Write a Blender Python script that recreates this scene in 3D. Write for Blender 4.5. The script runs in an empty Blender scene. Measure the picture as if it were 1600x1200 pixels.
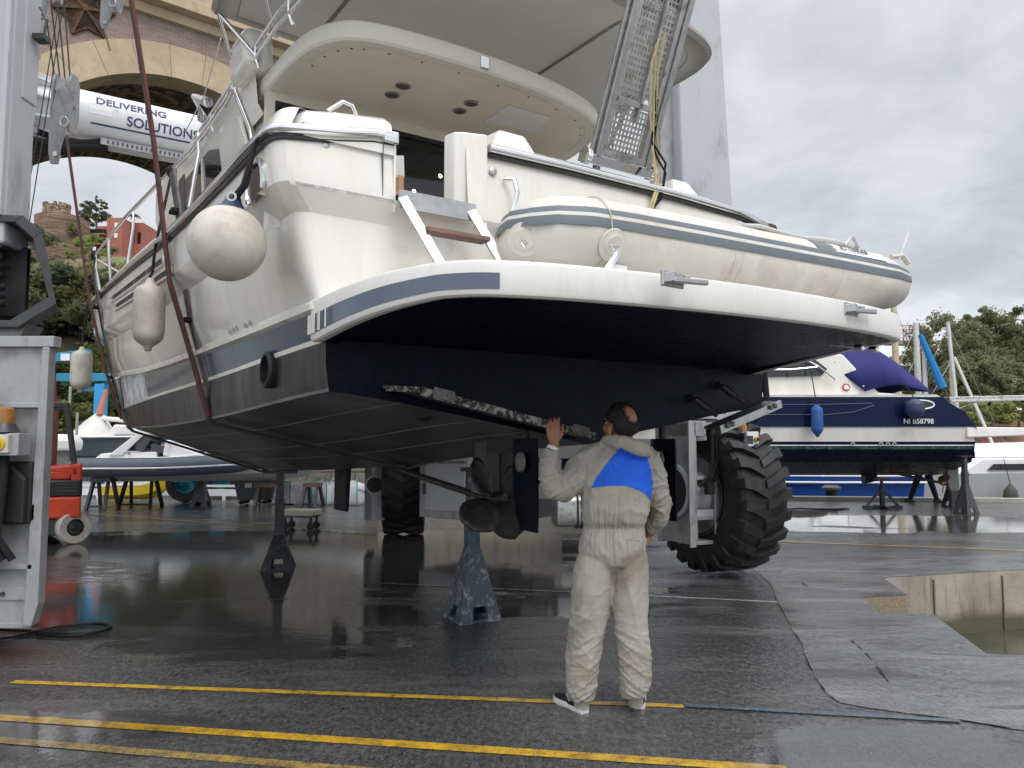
import bpy, bmesh, math, random
from mathutils import Vector as V3, Matrix, noise
R=math.radians; PI=math.pi
random.seed(7)
sc=bpy.context.scene; col=sc.collection
# ---------------------------------------------------------------- camera, world, sun, exposure
FPX=1202.0; CH=1.56; PITCH=math.atan(90/FPX)
cam=bpy.data.cameras.new('camera'); cam.sensor_width=36; cam.lens=36*FPX/1600; cam.clip_end=3000; cam.clip_start=.05
camo=bpy.data.objects.new('camera',cam); col.objects.link(camo); camo.location=(0,0,CH); camo.rotation_euler=(PI/2+PITCH,0,0)
sc.camera=camo
sc.view_settings.view_transform='Standard'; sc.view_settings.look='None'; sc.view_settings.gamma=1; sc.view_settings.exposure=.5
sc.render.resolution_x=1024; sc.render.resolution_y=768
SUN_EL=R(52); SUN_AZ=R(150)   # azimuth from +Y clockwise: behind the camera, a little to the right
wd=bpy.data.worlds.new('World'); sc.world=wd; wd.use_nodes=True
def build_world():
    nt=wd.node_tree; N=nt.nodes; L=nt.links; N.clear()
    out=N.new('ShaderNodeOutputWorld'); bg=N.new('ShaderNodeBackground'); bg.inputs[1].default_value=.1
    sky=N.new('ShaderNodeTexSky'); sky.sky_type='NISHITA'; sky.sun_disc=False; sky.sun_elevation=SUN_EL; sky.sun_rotation=SUN_AZ
    tc=N.new('ShaderNodeTexCoord'); sep=N.new('ShaderNodeSeparateXYZ'); L.new(tc.outputs['Generated'],sep.inputs[0])
    # project the view direction on a cloud layer: dir.xy/(z+.18)
    ad=N.new('ShaderNodeMath'); ad.operation='ADD'; ad.inputs[1].default_value=.22; L.new(sep.outputs['Z'],ad.inputs[0])
    mx=N.new('ShaderNodeMath'); mx.operation='MAXIMUM'; mx.inputs[1].default_value=.05; L.new(ad.outputs[0],mx.inputs[0])
    dx=N.new('ShaderNodeMath'); dx.operation='DIVIDE'; L.new(sep.outputs['X'],dx.inputs[0]); L.new(mx.outputs[0],dx.inputs[1])
    dy=N.new('ShaderNodeMath'); dy.operation='DIVIDE'; L.new(sep.outputs['Y'],dy.inputs[0]); L.new(mx.outputs[0],dy.inputs[1])
    cb=N.new('ShaderNodeCombineXYZ'); L.new(dx.outputs[0],cb.inputs[0]); L.new(dy.outputs[0],cb.inputs[1]); cb.inputs[2].default_value=3.7
    def noi(scale,det,rough,dist):
        n=N.new('ShaderNodeTexNoise'); n.inputs['Scale'].default_value=scale; n.inputs['Detail'].default_value=det; n.inputs['Roughness'].default_value=rough; n.inputs['Distortion'].default_value=dist
        L.new(cb.outputs[0],n.inputs['Vector']); return n
    n1=noi(.8,7,.5,.5); n2=noi(3.2,8,.58,.4)
    m=N.new('ShaderNodeMath'); m.operation='MULTIPLY_ADD'; m.inputs[1].default_value=.4; L.new(n2.outputs[0],m.inputs[0]); 
    m2=N.new('ShaderNodeMath'); m2.operation='MULTIPLY'; m2.inputs[1].default_value=.6; L.new(n1.outputs[0],m2.inputs[0]); L.new(m2.outputs[0],m.inputs[2])
    cr=N.new('ShaderNodeValToRGB'); e=cr.color_ramp.elements
    e[0].position=.37; e[0].color=(3.45,3.58,3.92,1); e[1].position=.60; e[1].color=(5.95,6.05,6.25,1)
    x=cr.color_ramp.elements.new(.47); x.color=(4.45,4.58,4.9,1)
    L.new(m.outputs[0],cr.inputs[0])
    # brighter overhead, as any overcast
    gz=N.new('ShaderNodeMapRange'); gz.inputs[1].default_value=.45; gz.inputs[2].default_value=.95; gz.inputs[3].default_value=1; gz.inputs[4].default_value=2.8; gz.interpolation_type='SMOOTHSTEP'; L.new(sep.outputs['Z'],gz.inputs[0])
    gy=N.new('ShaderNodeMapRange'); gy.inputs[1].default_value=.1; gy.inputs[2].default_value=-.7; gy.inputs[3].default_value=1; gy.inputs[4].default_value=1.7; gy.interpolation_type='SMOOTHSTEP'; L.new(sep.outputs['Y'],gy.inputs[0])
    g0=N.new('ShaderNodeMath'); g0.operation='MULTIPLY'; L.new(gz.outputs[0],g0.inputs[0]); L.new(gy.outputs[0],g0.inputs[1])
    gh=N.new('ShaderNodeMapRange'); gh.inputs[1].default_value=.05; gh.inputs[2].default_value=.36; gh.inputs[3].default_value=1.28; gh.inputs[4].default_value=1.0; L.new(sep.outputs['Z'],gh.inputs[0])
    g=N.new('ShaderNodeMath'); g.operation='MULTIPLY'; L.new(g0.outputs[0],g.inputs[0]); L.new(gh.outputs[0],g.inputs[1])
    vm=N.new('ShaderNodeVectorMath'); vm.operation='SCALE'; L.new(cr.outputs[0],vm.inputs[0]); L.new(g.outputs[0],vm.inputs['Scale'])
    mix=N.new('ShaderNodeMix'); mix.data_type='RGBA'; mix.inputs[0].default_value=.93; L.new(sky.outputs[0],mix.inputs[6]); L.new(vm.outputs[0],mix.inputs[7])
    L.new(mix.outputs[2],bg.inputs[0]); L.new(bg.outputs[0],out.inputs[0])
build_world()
sl=bpy.data.lights.new('sun','SUN'); sl.energy=.9; sl.angle=R(25); sl.color=(1,.96,.9)
so=bpy.data.objects.new('sun',sl); col.objects.link(so)
sd=V3((math.sin(SUN_AZ)*math.cos(SUN_EL),math.cos(SUN_AZ)*math.cos(SUN_EL),math.sin(SUN_EL)))
so.rotation_euler=(-sd).to_track_quat('-Z','Y').to_euler(); so.location=sd*60

# ---------------------------------------------------------------- pixel <-> world, boat frame
def ray(x,y):
    a=(x-800)/FPX; b=(600-y)/FPX
    return V3((a,math.cos(PITCH)-b*math.sin(PITCH),math.sin(PITCH)+b*math.cos(PITCH)))
CO=V3((0,0,CH))
def P(x,y,d): r=ray(x,y); return CO+r*(d/r.y)
def G(x,y,z=0.0): r=ray(x,y); return CO+r*((z-CH)/r.z)
TH=R(34); YU=V3((math.cos(TH),math.sin(TH),0)); YV=V3((-math.sin(TH),math.cos(TH),0)); YO=V3((.507,5.17,0))
def Y(u,v,z): return YO+YU*u+YV*v+V3((0,0,z))
def onv(x,y,v): r=ray(x,y); t=(v-(CO-YO).dot(YV))/r.dot(YV); return CO+r*t
def onu(x,y,u): r=ray(x,y); t=(u-(CO-YO).dot(YU))/r.dot(YU); return CO+r*t
def loc(p): d=p-YO; return V3((d.dot(YU),d.dot(YV),p.z))

# ---------------------------------------------------------------- mesh builder
class MB:
    def __init__(s): s.v=[]; s.f=[]
    def add(s,vs,fs):
        o=len(s.v); s.v+= [V3(p) for p in vs]; s.f+=[tuple(i+o for i in f) for f in fs]; return s
    def box(s,c,d,rz=0,rx=0,ry=0):
        m=Matrix.Translation(V3(c))@Matrix.Rotation(rz,4,'Z')@Matrix.Rotation(ry,4,'Y')@Matrix.Rotation(rx,4,'X')
        h=[x/2 for x in d]
        vs=[m@V3((a*h[0],b*h[1],k*h[2])) for a in(-1,1) for b in(-1,1) for k in(-1,1)]
        return s.add(vs,[(0,1,3,2),(4,6,7,5),(0,4,5,1),(2,3,7,6),(0,2,6,4),(1,5,7,3)])
    def bx(s,x0,x1,y0,y1,z0,z1): return s.box(((x0+x1)/2,(y0+y1)/2,(z0+z1)/2),(x1-x0,y1-y0,z1-z0))
    def bar(s,p,q,w,h=None,up=(0,0,1)):
        p=V3(p);q=V3(q);h=h or w;d=(q-p).normalized();up=V3(up)
        if abs(d.dot(up))>.98: up=V3((0,1,0))
        a=d.cross(up).normalized();b=a.cross(d)
        vs=[e+a*i*w/2+b*j*h/2 for e in(p,q) for i,j in((-1,-1),(1,-1),(1,1),(-1,1))]
        return s.add(vs,[(3,2,1,0),(4,5,6,7),(0,1,5,4),(1,2,6,5),(2,3,7,6),(3,0,4,7)])
    def loft(s,rings,closed=True,cap=True,cyc=False):
        n=len(rings[0]);vs=[p for r in rings for p in r];fs=[];m=len(rings)
        for i in range(m if cyc else m-1):
            for j in range(n if closed else n-1):
                a=i*n+j;b=i*n+(j+1)%n;c=((i+1)%m)*n+(j+1)%n;d=((i+1)%m)*n+j;fs.append((a,b,c,d))
        if cap and closed and not cyc: fs+= [tuple(range(n))[::-1],tuple(range((m-1)*n,m*n))]
        return s.add(vs,fs)
    def tube(s,pts,r,n=8,cyc=False,cap=True,sq=None):
        pts=[V3(p) for p in pts];rr=r if isinstance(r,(list,tuple)) else [r]*len(pts);rings=[];ref=None;m=len(pts)
        for i,p in enumerate(pts):
            a=pts[(i-1)%m] if (cyc or i>0) else p;b=pts[(i+1)%m] if (cyc or i<m-1) else p
            d=(b-a).normalized()
            if ref is None:
                ref=V3((0,0,1)) if abs(d.z)<.9 else V3((0,1,0))
            x=d.cross(ref);x.normalize();y=x.cross(d).normalized();ref=y
            rings.append([p+x*math.cos(2*PI*k/n)*rr[i]+y*math.sin(2*PI*k/n)*rr[i]*(sq or 1) for k in range(n)])
        return s.loft(rings,True,cap,cyc)
    def lathe(s,prof,o=(0,0,0),ax=(0,0,1),n=24,cap=True):
        o=V3(o);ax=V3(ax).normalized();t=V3((0,0,1)) if abs(ax.z)<.9 else V3((1,0,0));x=ax.cross(t).normalized();y=ax.cross(x)
        return s.loft([[o+ax*h+(x*math.cos(2*PI*k/n)+y*math.sin(2*PI*k/n))*r for k in range(n)] for r,h in prof],True,cap)
    def cyl(s,p,q,r,n=16,r2=None):
        p=V3(p);q=V3(q);return s.lathe([(r,0),(r if r2 is None else r2,(q-p).length)],p,q-p,n)
    def prism(s,poly,d):
        d=V3(d);return s.loft([[V3(p) for p in poly],[V3(p)+d for p in poly]])
    def ell(s,c,r,n=16,m=10):
        c=V3(c);rr=r if isinstance(r,(tuple,list)) else (r,r,r)
        rings=[[c+V3((math.sin(PI*(i/m))*math.cos(2*PI*k/n)*rr[0],math.sin(PI*(i/m))*math.sin(2*PI*k/n)*rr[1],-math.cos(PI*i/m)*rr[2])) for k in range(n)] for i in range(1,m)]
        s.loft(rings,True,True);return s
    def quad(s,a,b,c,d): return s.add([a,b,c,d],[(0,1,2,3)])
    def build(s,name,mt,par=None,world=False,smooth=None,bev=0,inv=None):
        me=bpy.data.meshes.new(name);vs=s.v
        if world and par is not None:
            im=mw(par).inverted();vs=[im@p for p in vs]
        me.from_pydata([tuple(p) for p in vs],[],s.f)
        bm=bmesh.new();bm.from_mesh(me);bmesh.ops.recalc_face_normals(bm,faces=bm.faces);bm.to_mesh(me);bm.free()
        me.materials.append(mt)
        if smooth:
            for p in me.polygons:p.use_smooth=True
            me.set_sharp_from_angle(angle=R(smooth))
        o=bpy.data.objects.new(name,me);col.objects.link(o)
        if par is not None:o.parent=par
        if bev:
            b=o.modifiers.new('bevel','BEVEL');b.width=bev;b.segments=2;b.limit_method='ANGLE';b.angle_limit=R(35)
        return o
def mw(o):
    m=Matrix.LocRotScale(o.location,o.rotation_euler,o.scale)
    return mw(o.parent)@m if o.parent else m
def tag(o,label=None,cat=None,group=None,kind=None):
    if label:o['label']=label
    if cat:o['category']=cat
    if group:o['group']=group
    if kind:o['kind']=kind
    return o
def thing(name,label,cat,l=(0,0,0),rz=0,group=None):
    o=bpy.data.objects.new(name,None);col.objects.link(o);o.location=l;o.rotation_euler=(0,0,rz);o.empty_display_size=.2
    return tag(o,label,cat,group)
def dup(o,par=None):
    c=o.copy();col.objects.link(c);c.parent=par
    for ch in list(o.children):dup(ch,c)
    return c
def struct(name,mb,mt,**k):
    o=mb.build(name,mt,**k);o['kind']='structure';return o
def text_mesh(name,txt,size,mt,par,M,ext=.002,world=True,bold=0,align='LEFT',sx=1):
    cu=bpy.data.curves.new(name,'FONT');cu.body=txt;cu.size=size;cu.extrude=ext;cu.offset=bold;cu.align_x=align
    t=bpy.data.objects.new(name+'_c',cu);col.objects.link(t)
    dg=bpy.context.evaluated_depsgraph_get();me=bpy.data.meshes.new_from_object(t.evaluated_get(dg))
    bpy.data.objects.remove(t);me.name=name
    if world and par is not None:M=mw(par).inverted()@M
    me.transform(M@Matrix.Diagonal((sx,1,1,1)));me.materials.clear();me.materials.append(mt)
    o=bpy.data.objects.new(name,me);col.objects.link(o)
    if par is not None:o.parent=par
    return o
def frame(o,x,y):   # matrix with origin o, x axis, y axis
    x=V3(x).normalized();y=V3(y);z=x.cross(y).normalized();y=z.cross(x)
    return Matrix(((x.x,y.x,z.x,o[0]),(x.y,y.y,z.y,o[1]),(x.z,y.z,z.z,o[2]),(0,0,0,1)))
def applied(o):
    dg=bpy.context.evaluated_depsgraph_get();me=bpy.data.meshes.new_from_object(o.evaluated_get(dg))
    o.modifiers.clear();o.data=me;return o

# ---------------------------------------------------------------- materials
def mat(name,c,rough=.5,metal=0,var=0,vs=4,dirt=None,ds=3,dth=.55,dw=.12,stretch=(1,1,1),bump=0,bs=60,coat=0,trans=0,alpha=1,emit=0,rvar=0,spec=.5,bd=.01,ior=1.45):
    m=bpy.data.materials.new(name);m.use_nodes=True;nt=m.node_tree;N=nt.nodes;L=nt.links;b=N['Principled BSDF']
    b.inputs['Base Color'].default_value=(*c,1);b.inputs['Roughness'].default_value=rough;b.inputs['Metallic'].default_value=metal
    b.inputs['Coat Weight'].default_value=coat;b.inputs['Coat Roughness'].default_value=.08;b.inputs['Transmission Weight'].default_value=trans;b.inputs['Alpha'].default_value=alpha
    b.inputs['Specular IOR Level'].default_value=spec;b.inputs['IOR'].default_value=ior
    if emit:b.inputs['Emission Color'].default_value=(*c,1);b.inputs['Emission Strength'].default_value=emit
    if not(var or dirt or bump or rvar):return m
    tc=N.new('ShaderNodeTexCoord');mp=N.new('ShaderNodeMapping');mp.inputs['Scale'].default_value=stretch;L.new(tc.outputs['Object'],mp.inputs[0])
    def noi(s,d=6,r=.6,vec=mp):
        n=N.new('ShaderNodeTexNoise');n.inputs['Scale'].default_value=s;n.inputs['Detail'].default_value=d;n.inputs['Roughness'].default_value=r;L.new(vec.outputs[0],n.inputs['Vector']);return n.outputs[0]
    def rng(s,a,b2,c0,d0):
        r=N.new('ShaderNodeMapRange');r.inputs[1].default_value=a;r.inputs[2].default_value=b2;r.inputs[3].default_value=c0;r.inputs[4].default_value=d0;L.new(s,r.inputs[0]);return r.outputs[0]
    cur=None
    if var:
        mx=N.new('ShaderNodeMix');mx.data_type='RGBA';L.new(rng(noi(vs),.3,.7,0,1),mx.inputs[0])
        mx.inputs[6].default_value=(*[x*(1-var) for x in c],1);mx.inputs[7].default_value=(*[min(1,x*(1+var)) for x in c],1);cur=mx.outputs[2]
    if dirt:
        mx=N.new('ShaderNodeMix');mx.data_type='RGBA';L.new(rng(noi(ds,9,.68),dth-dw/2,dth+dw/2,0,1),mx.inputs[0])
        if cur:L.new(cur,mx.inputs[6])
        else:mx.inputs[6].default_value=(*c,1)
        mx.inputs[7].default_value=(*dirt,1);cur=mx.outputs[2]
    if cur:L.new(cur,b.inputs['Base Color'])
    if rvar:L.new(rng(noi(vs*1.7),.3,.7,max(.02,rough-rvar),min(1,rough+rvar)),b.inputs['Roughness'])
    if bump:
        bp=N.new('ShaderNodeBump');bp.inputs['Strength'].default_value=bump;bp.inputs['Distance'].default_value=bd;L.new(noi(bs,8,.62,tc if False else mp),bp.inputs['Height']);L.new(bp.outputs[0],b.inputs['Normal'])
    return m
M={}
M['gel']=mat('white_gelcoat',(.75,.73,.675),.16,var=.05,vs=1.2,dirt=(.66,.63,.55),ds=2.6,dth=.60,dw=.3,stretch=(1.6,1.6,.3),coat=.4,rvar=.08)
M['gelin']=mat('cream_gelcoat',(.66,.64,.56),.3,var=.05,vs=1.5,rvar=.05)
M['plat']=mat('platform_gelcoat',(.70,.69,.65),.28,var=.06,vs=3,dirt=(.50,.48,.43),ds=3,dth=.64,dw=.22,stretch=(1,1,.4),rvar=.08)
M['anti']=mat('navy_antifouling',(.0014,.0026,.010),.22,var=.35,vs=3,dirt=(.006,.008,.016),ds=4,dth=.6,dw=.2,bump=.9,bs=55,rvar=.10,spec=.15)
M['antis']=mat('worn_antifouling',(.022,.021,.021),.42,var=.25,vs=2.2,dirt=(.07,.07,.068),ds=3,dth=.62,dw=.2,stretch=(1,1,.35),bump=.2,bs=60,rvar=.1)
M['antib']=mat('grey_antifouling',(.085,.087,.092),.36,var=.22,vs=.9,dirt=(.022,.023,.028),ds=.8,dth=.62,dw=.35,bump=.06,bs=40,rvar=.08)
M['boot']=mat('slate_stripe',(.085,.11,.155),.18,var=.08,vs=2,coat=.3,rvar=.06)
M['chrome']=mat('polished_steel',(.72,.72,.72),.12,1,rvar=.05,vs=8)
M['steel']=mat('brushed_steel',(.42,.42,.41),.34,.9,var=.15,vs=12,rvar=.1)
M['alu']=mat('dull_aluminium',(.46,.46,.45),.42,.75,var=.18,vs=9,dirt=(.14,.13,.12),ds=11,dth=.62,dw=.2)
M['teak']=mat('weathered_teak',(.20,.12,.09),.6,var=.3,vs=14,stretch=(1,6,6),bump=.2,bs=50)
M['glass']=mat('dark_glass',(.012,.013,.015),.05,spec=.6)
M['wglass']=mat('smoked_window',(.02,.022,.025),.06,spec=.6)
M['black']=mat('black_rubber',(.012,.012,.013),.55,var=.3,vs=9)
M['blackp']=mat('black_plastic',(.018,.018,.02),.38,var=.2,vs=7)
M['canv']=mat('grey_canvas',(.40,.385,.35),.85,var=.07,vs=2.5,bump=.12,bs=90)
def translucent(m,c,f):
    nt=m.node_tree;N=nt.nodes;L=nt.links;b=N['Principled BSDF'];o=N['Material Output'];t=N.new('ShaderNodeBsdfTranslucent');t.inputs[0].default_value=(*c,1);x=N.new('ShaderNodeMixShader');x.inputs[0].default_value=f;L.new(b.outputs[0],x.inputs[1]);L.new(t.outputs[0],x.inputs[2]);L.new(x.outputs[0],o.inputs[0])
translucent(M['canv'],(.20,.19,.17),.35)
M['canvd']=mat('dark_grey_canvas',(.075,.08,.09),.85,var=.1,vs=3,bump=.1,bs=80)
M['hyp']=mat('cream_hypalon',(.62,.60,.55),.55,var=.06,vs=3,dirt=(.44,.37,.29),ds=2.6,dth=.64,dw=.3,bump=.06,bs=120)
M['grey']=mat('grey_band',(.13,.145,.16),.5,var=.1,vs=5)
M['fend']=mat('dirty_white_vinyl',(.60,.57,.49),.42,var=.08,vs=5,dirt=(.36,.32,.25),ds=5,dth=.56,dw=.3,bump=.04,bs=50)
M['navyv']=mat('navy_vinyl',(.03,.04,.09),.4)
M['rope']=mat('black_rope',(.010,.010,.012),.85,bump=.6,bs=160)
M['sling']=mat('brown_webbing',(.115,.04,.033),.75,var=.25,vs=8,dirt=(.05,.025,.022),ds=5,dth=.56,dw=.2,stretch=(3,3,.5),bump=.25,bs=70)
M['slingw']=mat('wet_black_webbing',(.008,.008,.009),.35,var=.2,vs=8,bump=.2,bs=60)
M['sleeve']=mat('grubby_sling_sleeve',(.22,.21,.2),.8,var=.25,vs=9,dirt=(.08,.08,.08),ds=7,dth=.55,dw=.2)
M['lift']=mat('grey_crane_paint',(.42,.43,.45),.35,var=.06,vs=1.4,dirt=(.26,.26,.26),ds=4,dth=.66,dw=.2,stretch=(1,1,.4),rvar=.08)
M['liftd']=mat('galvanised_grey',(.34,.345,.35),.45,.2,var=.14,vs=5,dirt=(.17,.165,.155),ds=5,dth=.60,dw=.2,stretch=(1,1,.5),rvar=.1)
M['liftw']=mat('white_crane_paint',(.66,.67,.69),.3,var=.05,vs=1.3,dirt=(.42,.40,.36),ds=3,dth=.68,dw=.2)
M['tyre']=mat('muddy_tyre',(.013,.013,.014),.55,var=.3,vs=4,dirt=(.035,.034,.033),ds=6,dth=.6,dw=.25,bump=.25,bs=40)
M['navy']=mat('navy_print',(.03,.035,.13),.5)
M['pale']=mat('faded_print',(.60,.60,.60),.5)
M['amber']=mat('amber_lens',(.42,.16,.02),.2,trans=.25,var=.25,vs=12)
M['amberd']=mat('dull_amber_lens',(.27,.13,.03),.35,var=.3,vs=9)
M['yel']=mat('yellow_plastic',(.60,.45,.03),.4,var=.1,vs=9)
M['redb']=mat('red_button',(.16,.03,.035),.45)
M['red']=mat('forklift_red',(.62,.06,.02),.35,var=.12,vs=3,dirt=(.25,.04,.02),ds=4,dth=.64,dw=.2)
M['jack']=mat('blue_steel_stand',(.045,.070,.095),.45,.2,var=.2,vs=8,dirt=(.26,.27,.27),ds=13,dth=.58,dw=.14,bump=.2,bs=60)
M['jackd']=mat('dark_steel_stand',(.018,.021,.026),.4,.2,var=.3,vs=8,dirt=(.10,.10,.10),ds=16,dth=.62,dw=.14)
M['scab']=mat('barnacled_steel',(.018,.018,.018),.65,var=.3,vs=20,dirt=(.34,.33,.29),ds=34,dth=.53,dw=.12,bump=.8,bs=70)
M['bronze']=mat('fouled_bronze',(.028,.026,.024),.5,.25,var=.35,vs=14,dirt=(.12,.11,.09),ds=18,dth=.64,dw=.2,bump=.3,bs=50)
M['zinc']=mat('zinc_anode',(.17,.17,.165),.6,.3,var=.2,vs=20)
M['overall']=mat('stained_coverall',(.37,.348,.295),.8,var=.10,vs=5,dirt=(.20,.155,.10),ds=3.4,dth=.60,dw=.22,bump=.12,bs=90)
M['blue']=mat('royal_blue_cloth',(.012,.115,.68),.75,var=.07,vs=9,bump=.12,bs=90)
M['skin']=mat('tanned_skin',(.33,.15,.09),.5,var=.12,vs=30,bump=.1,bs=120)
M['hair']=mat('dark_hair',(.016,.012,.010),.6,var=.4,vs=60,stretch=(1,1,.3),bump=.7,bs=150)
M['shoe']=mat('black_mesh_shoe',(.014,.014,.015),.7,var=.3,vs=60,bump=.4,bs=200)
M['sole']=mat('white_sole',(.66,.65,.62),.5,var=.08,vs=20)
M['white']=mat('white_paint',(.72,.72,.71),.35,var=.05,vs=3)
M['whited']=mat('offwhite_hull',(.60,.60,.58),.3,var=.06,vs=2)
M['tarp']=mat('white_tarpaulin',(.60,.59,.55),.75,var=.07,vs=3,bump=.4,bs=6,bd=.05)
M['bag']=mat('woven_white_sack',(.60,.60,.63),.7,var=.1,vs=4,bump=.5,bs=9,bd=.04)
M['teal']=mat('teal_green',(.03,.32,.24),.6)
M['lblue']=mat('sky_blue_paint',(.03,.29,.60),.4,var=.08,vs=2,dirt=(.04,.2,.4),ds=3,dth=.64,dw=.2)
M['tblue']=mat('teal_blue_paint',(.025,.22,.34),.45,var=.1,vs=2)
M['ribg']=mat('slate_grey_tube',(.075,.09,.115),.45,var=.1,vs=3)
M['bin']=mat('grey_bin_plastic',(.10,.105,.11),.5,var=.12,vs=4)
M['wood']=mat('old_timber',(.10,.075,.055),.8,var=.3,vs=12,dirt=(.16,.05,.02),ds=7,dth=.62,dw=.2)
M['bwood']=mat('light_wood',(.42,.24,.13),.5,var=.15,vs=9)
M['navyh']=mat('navy_hull',(.005,.010,.040),.16,spec=.14,var=.12,vs=1.5)
M['bluec']=mat('blue_boat_cover',(.018,.018,.135),.75,var=.15,vs=2,bump=.35,bs=4,bd=.05)
M['sailb']=mat('blue_sailboat_hull',(.010,.065,.33),.2,coat=.3,var=.06,vs=2)
M['algae']=mat('algae_band',(.008,.035,.028),.5,var=.4,vs=9,dirt=(.05,.20,.13),ds=9,dth=.60,dw=.2)
M['bfend']=mat('blue_fender_cloth',(.03,.09,.28),.7,var=.15,vs=8)
M['gfend']=mat('green_fender_cloth',(.05,.065,.045),.7,var=.15,vs=8)
M['mast']=mat('pale_mast',(.55,.55,.53),.4,.2,var=.08,vs=4)
M['mastw']=mat('varnished_mast',(.46,.40,.24),.45,var=.12,vs=5)
M['trouser']=mat('black_trousers',(.012,.012,.013),.85)
M['copper']=mat('copper_hose',(.55,.47,.26),.4)
M['dgrey']=mat('dark_grey_metal',(.055,.056,.058),.42,.3,var=.2,vs=6,rvar=.1)
M['beige']=mat('beige_headliner',(.66,.62,.52),.55,var=.05,vs=2)
M['lamp']=mat('lit_spotlight',(1,.86,.6),.4,emit=9)
M['lampoff']=mat('unlit_lens',(.10,.085,.07),.25)
M['zip']=mat('white_lining',(.75,.75,.74),.8)
M['wallst']=mat('dock_iron',(.03,.03,.032),.5,.4,var=.2,vs=9)
# ---------------------------------------------------------------- ground
def nodes(name):
    m=bpy.data.materials.new(name);m.use_nodes=True;return m,m.node_tree.nodes,m.node_tree.links,m.node_tree.nodes['Principled BSDF']
class NT:
    def __init__(s,name): s.m,s.N,s.L,s.b=nodes(name); s.tc=s.N.new('ShaderNodeTexCoord')
    def mp(s,sx=1,sy=1,sz=1,rz=0,out='Object'):
        n=s.N.new('ShaderNodeMapping');n.inputs['Scale'].default_value=(sx,sy,sz);n.inputs['Rotation'].default_value=(0,0,rz);s.L.new(s.tc.outputs[out],n.inputs[0]);return n.outputs[0]
    def noise(s,v,sc,d=6,r=.6,dist=0):
        n=s.N.new('ShaderNodeTexNoise');n.inputs['Scale'].default_value=sc;n.inputs['Detail'].default_value=d;n.inputs['Roughness'].default_value=r;n.inputs['Distortion'].default_value=dist;s.L.new(v,n.inputs['Vector']);return n.outputs[0]
    def rng(s,x,a,b,c=0,d=1,smooth=False):
        n=s.N.new('ShaderNodeMapRange');n.inputs[1].default_value=a;n.inputs[2].default_value=b;n.inputs[3].default_value=c;n.inputs[4].default_value=d
        if smooth:n.interpolation_type='SMOOTHSTEP'
        s.L.new(x,n.inputs[0]);return n.outputs[0]
    def mth(s,op,a,b):
        n=s.N.new('ShaderNodeMath');n.operation=op
        for i,x in enumerate((a,b)):
            if isinstance(x,(int,float)):n.inputs[i].default_value=x
            else:s.L.new(x,n.inputs[i])
        return n.outputs[0]
    def mix(s,f,a,b):
        n=s.N.new('ShaderNodeMix');n.data_type='RGBA'
        for i,x in((0,f),(6,a),(7,b)):
            if isinstance(x,(int,float)):n.inputs[i].default_value=x
            elif isinstance(x,tuple):n.inputs[i].default_value=(*x,1)
            else:s.L.new(x,n.inputs[i])
        return n.outputs[2]
    def fmix(s,f,a,b): return s.mth('ADD',s.mth('MULTIPLY',s.mth('SUBTRACT',1.0,f),a),s.mth('MULTIPLY',f,b))
    def blob(s,cx,cy,rx,ry,rot=0):
        sp=s.N.new('ShaderNodeMapping');sp.vector_type='TEXTURE';sp.inputs['Location'].default_value=(cx,cy,0);sp.inputs['Scale'].default_value=(rx,ry,1e6);sp.inputs['Rotation'].default_value=(0,0,rot)
        s.L.new(s.tc.outputs['Object'],sp.inputs[0]);l=s.N.new('ShaderNodeVectorMath');l.operation='LENGTH';s.L.new(sp.outputs[0],l.inputs[0]);return s.rng(l.outputs['Value'],1.0,.45,0,1,True)
    def bump(s,h,st,dist,prev=None):
        n=s.N.new('ShaderNodeBump');n.inputs['Distance'].default_value=dist
        if isinstance(st,(int,float)):n.inputs['Strength'].default_value=st
        else:s.L.new(st,n.inputs['Strength'])
        s.L.new(h,n.inputs['Height'])
        if prev:s.L.new(prev,n.inputs['Normal'])
        return n.outputs[0]
    def set(s,k,x):
        if isinstance(x,(int,float)):s.b.inputs[k].default_value=x
        elif isinstance(x,tuple):s.b.inputs[k].default_value=(*x,1)
        else:s.L.new(x,s.b.inputs[k])
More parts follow.
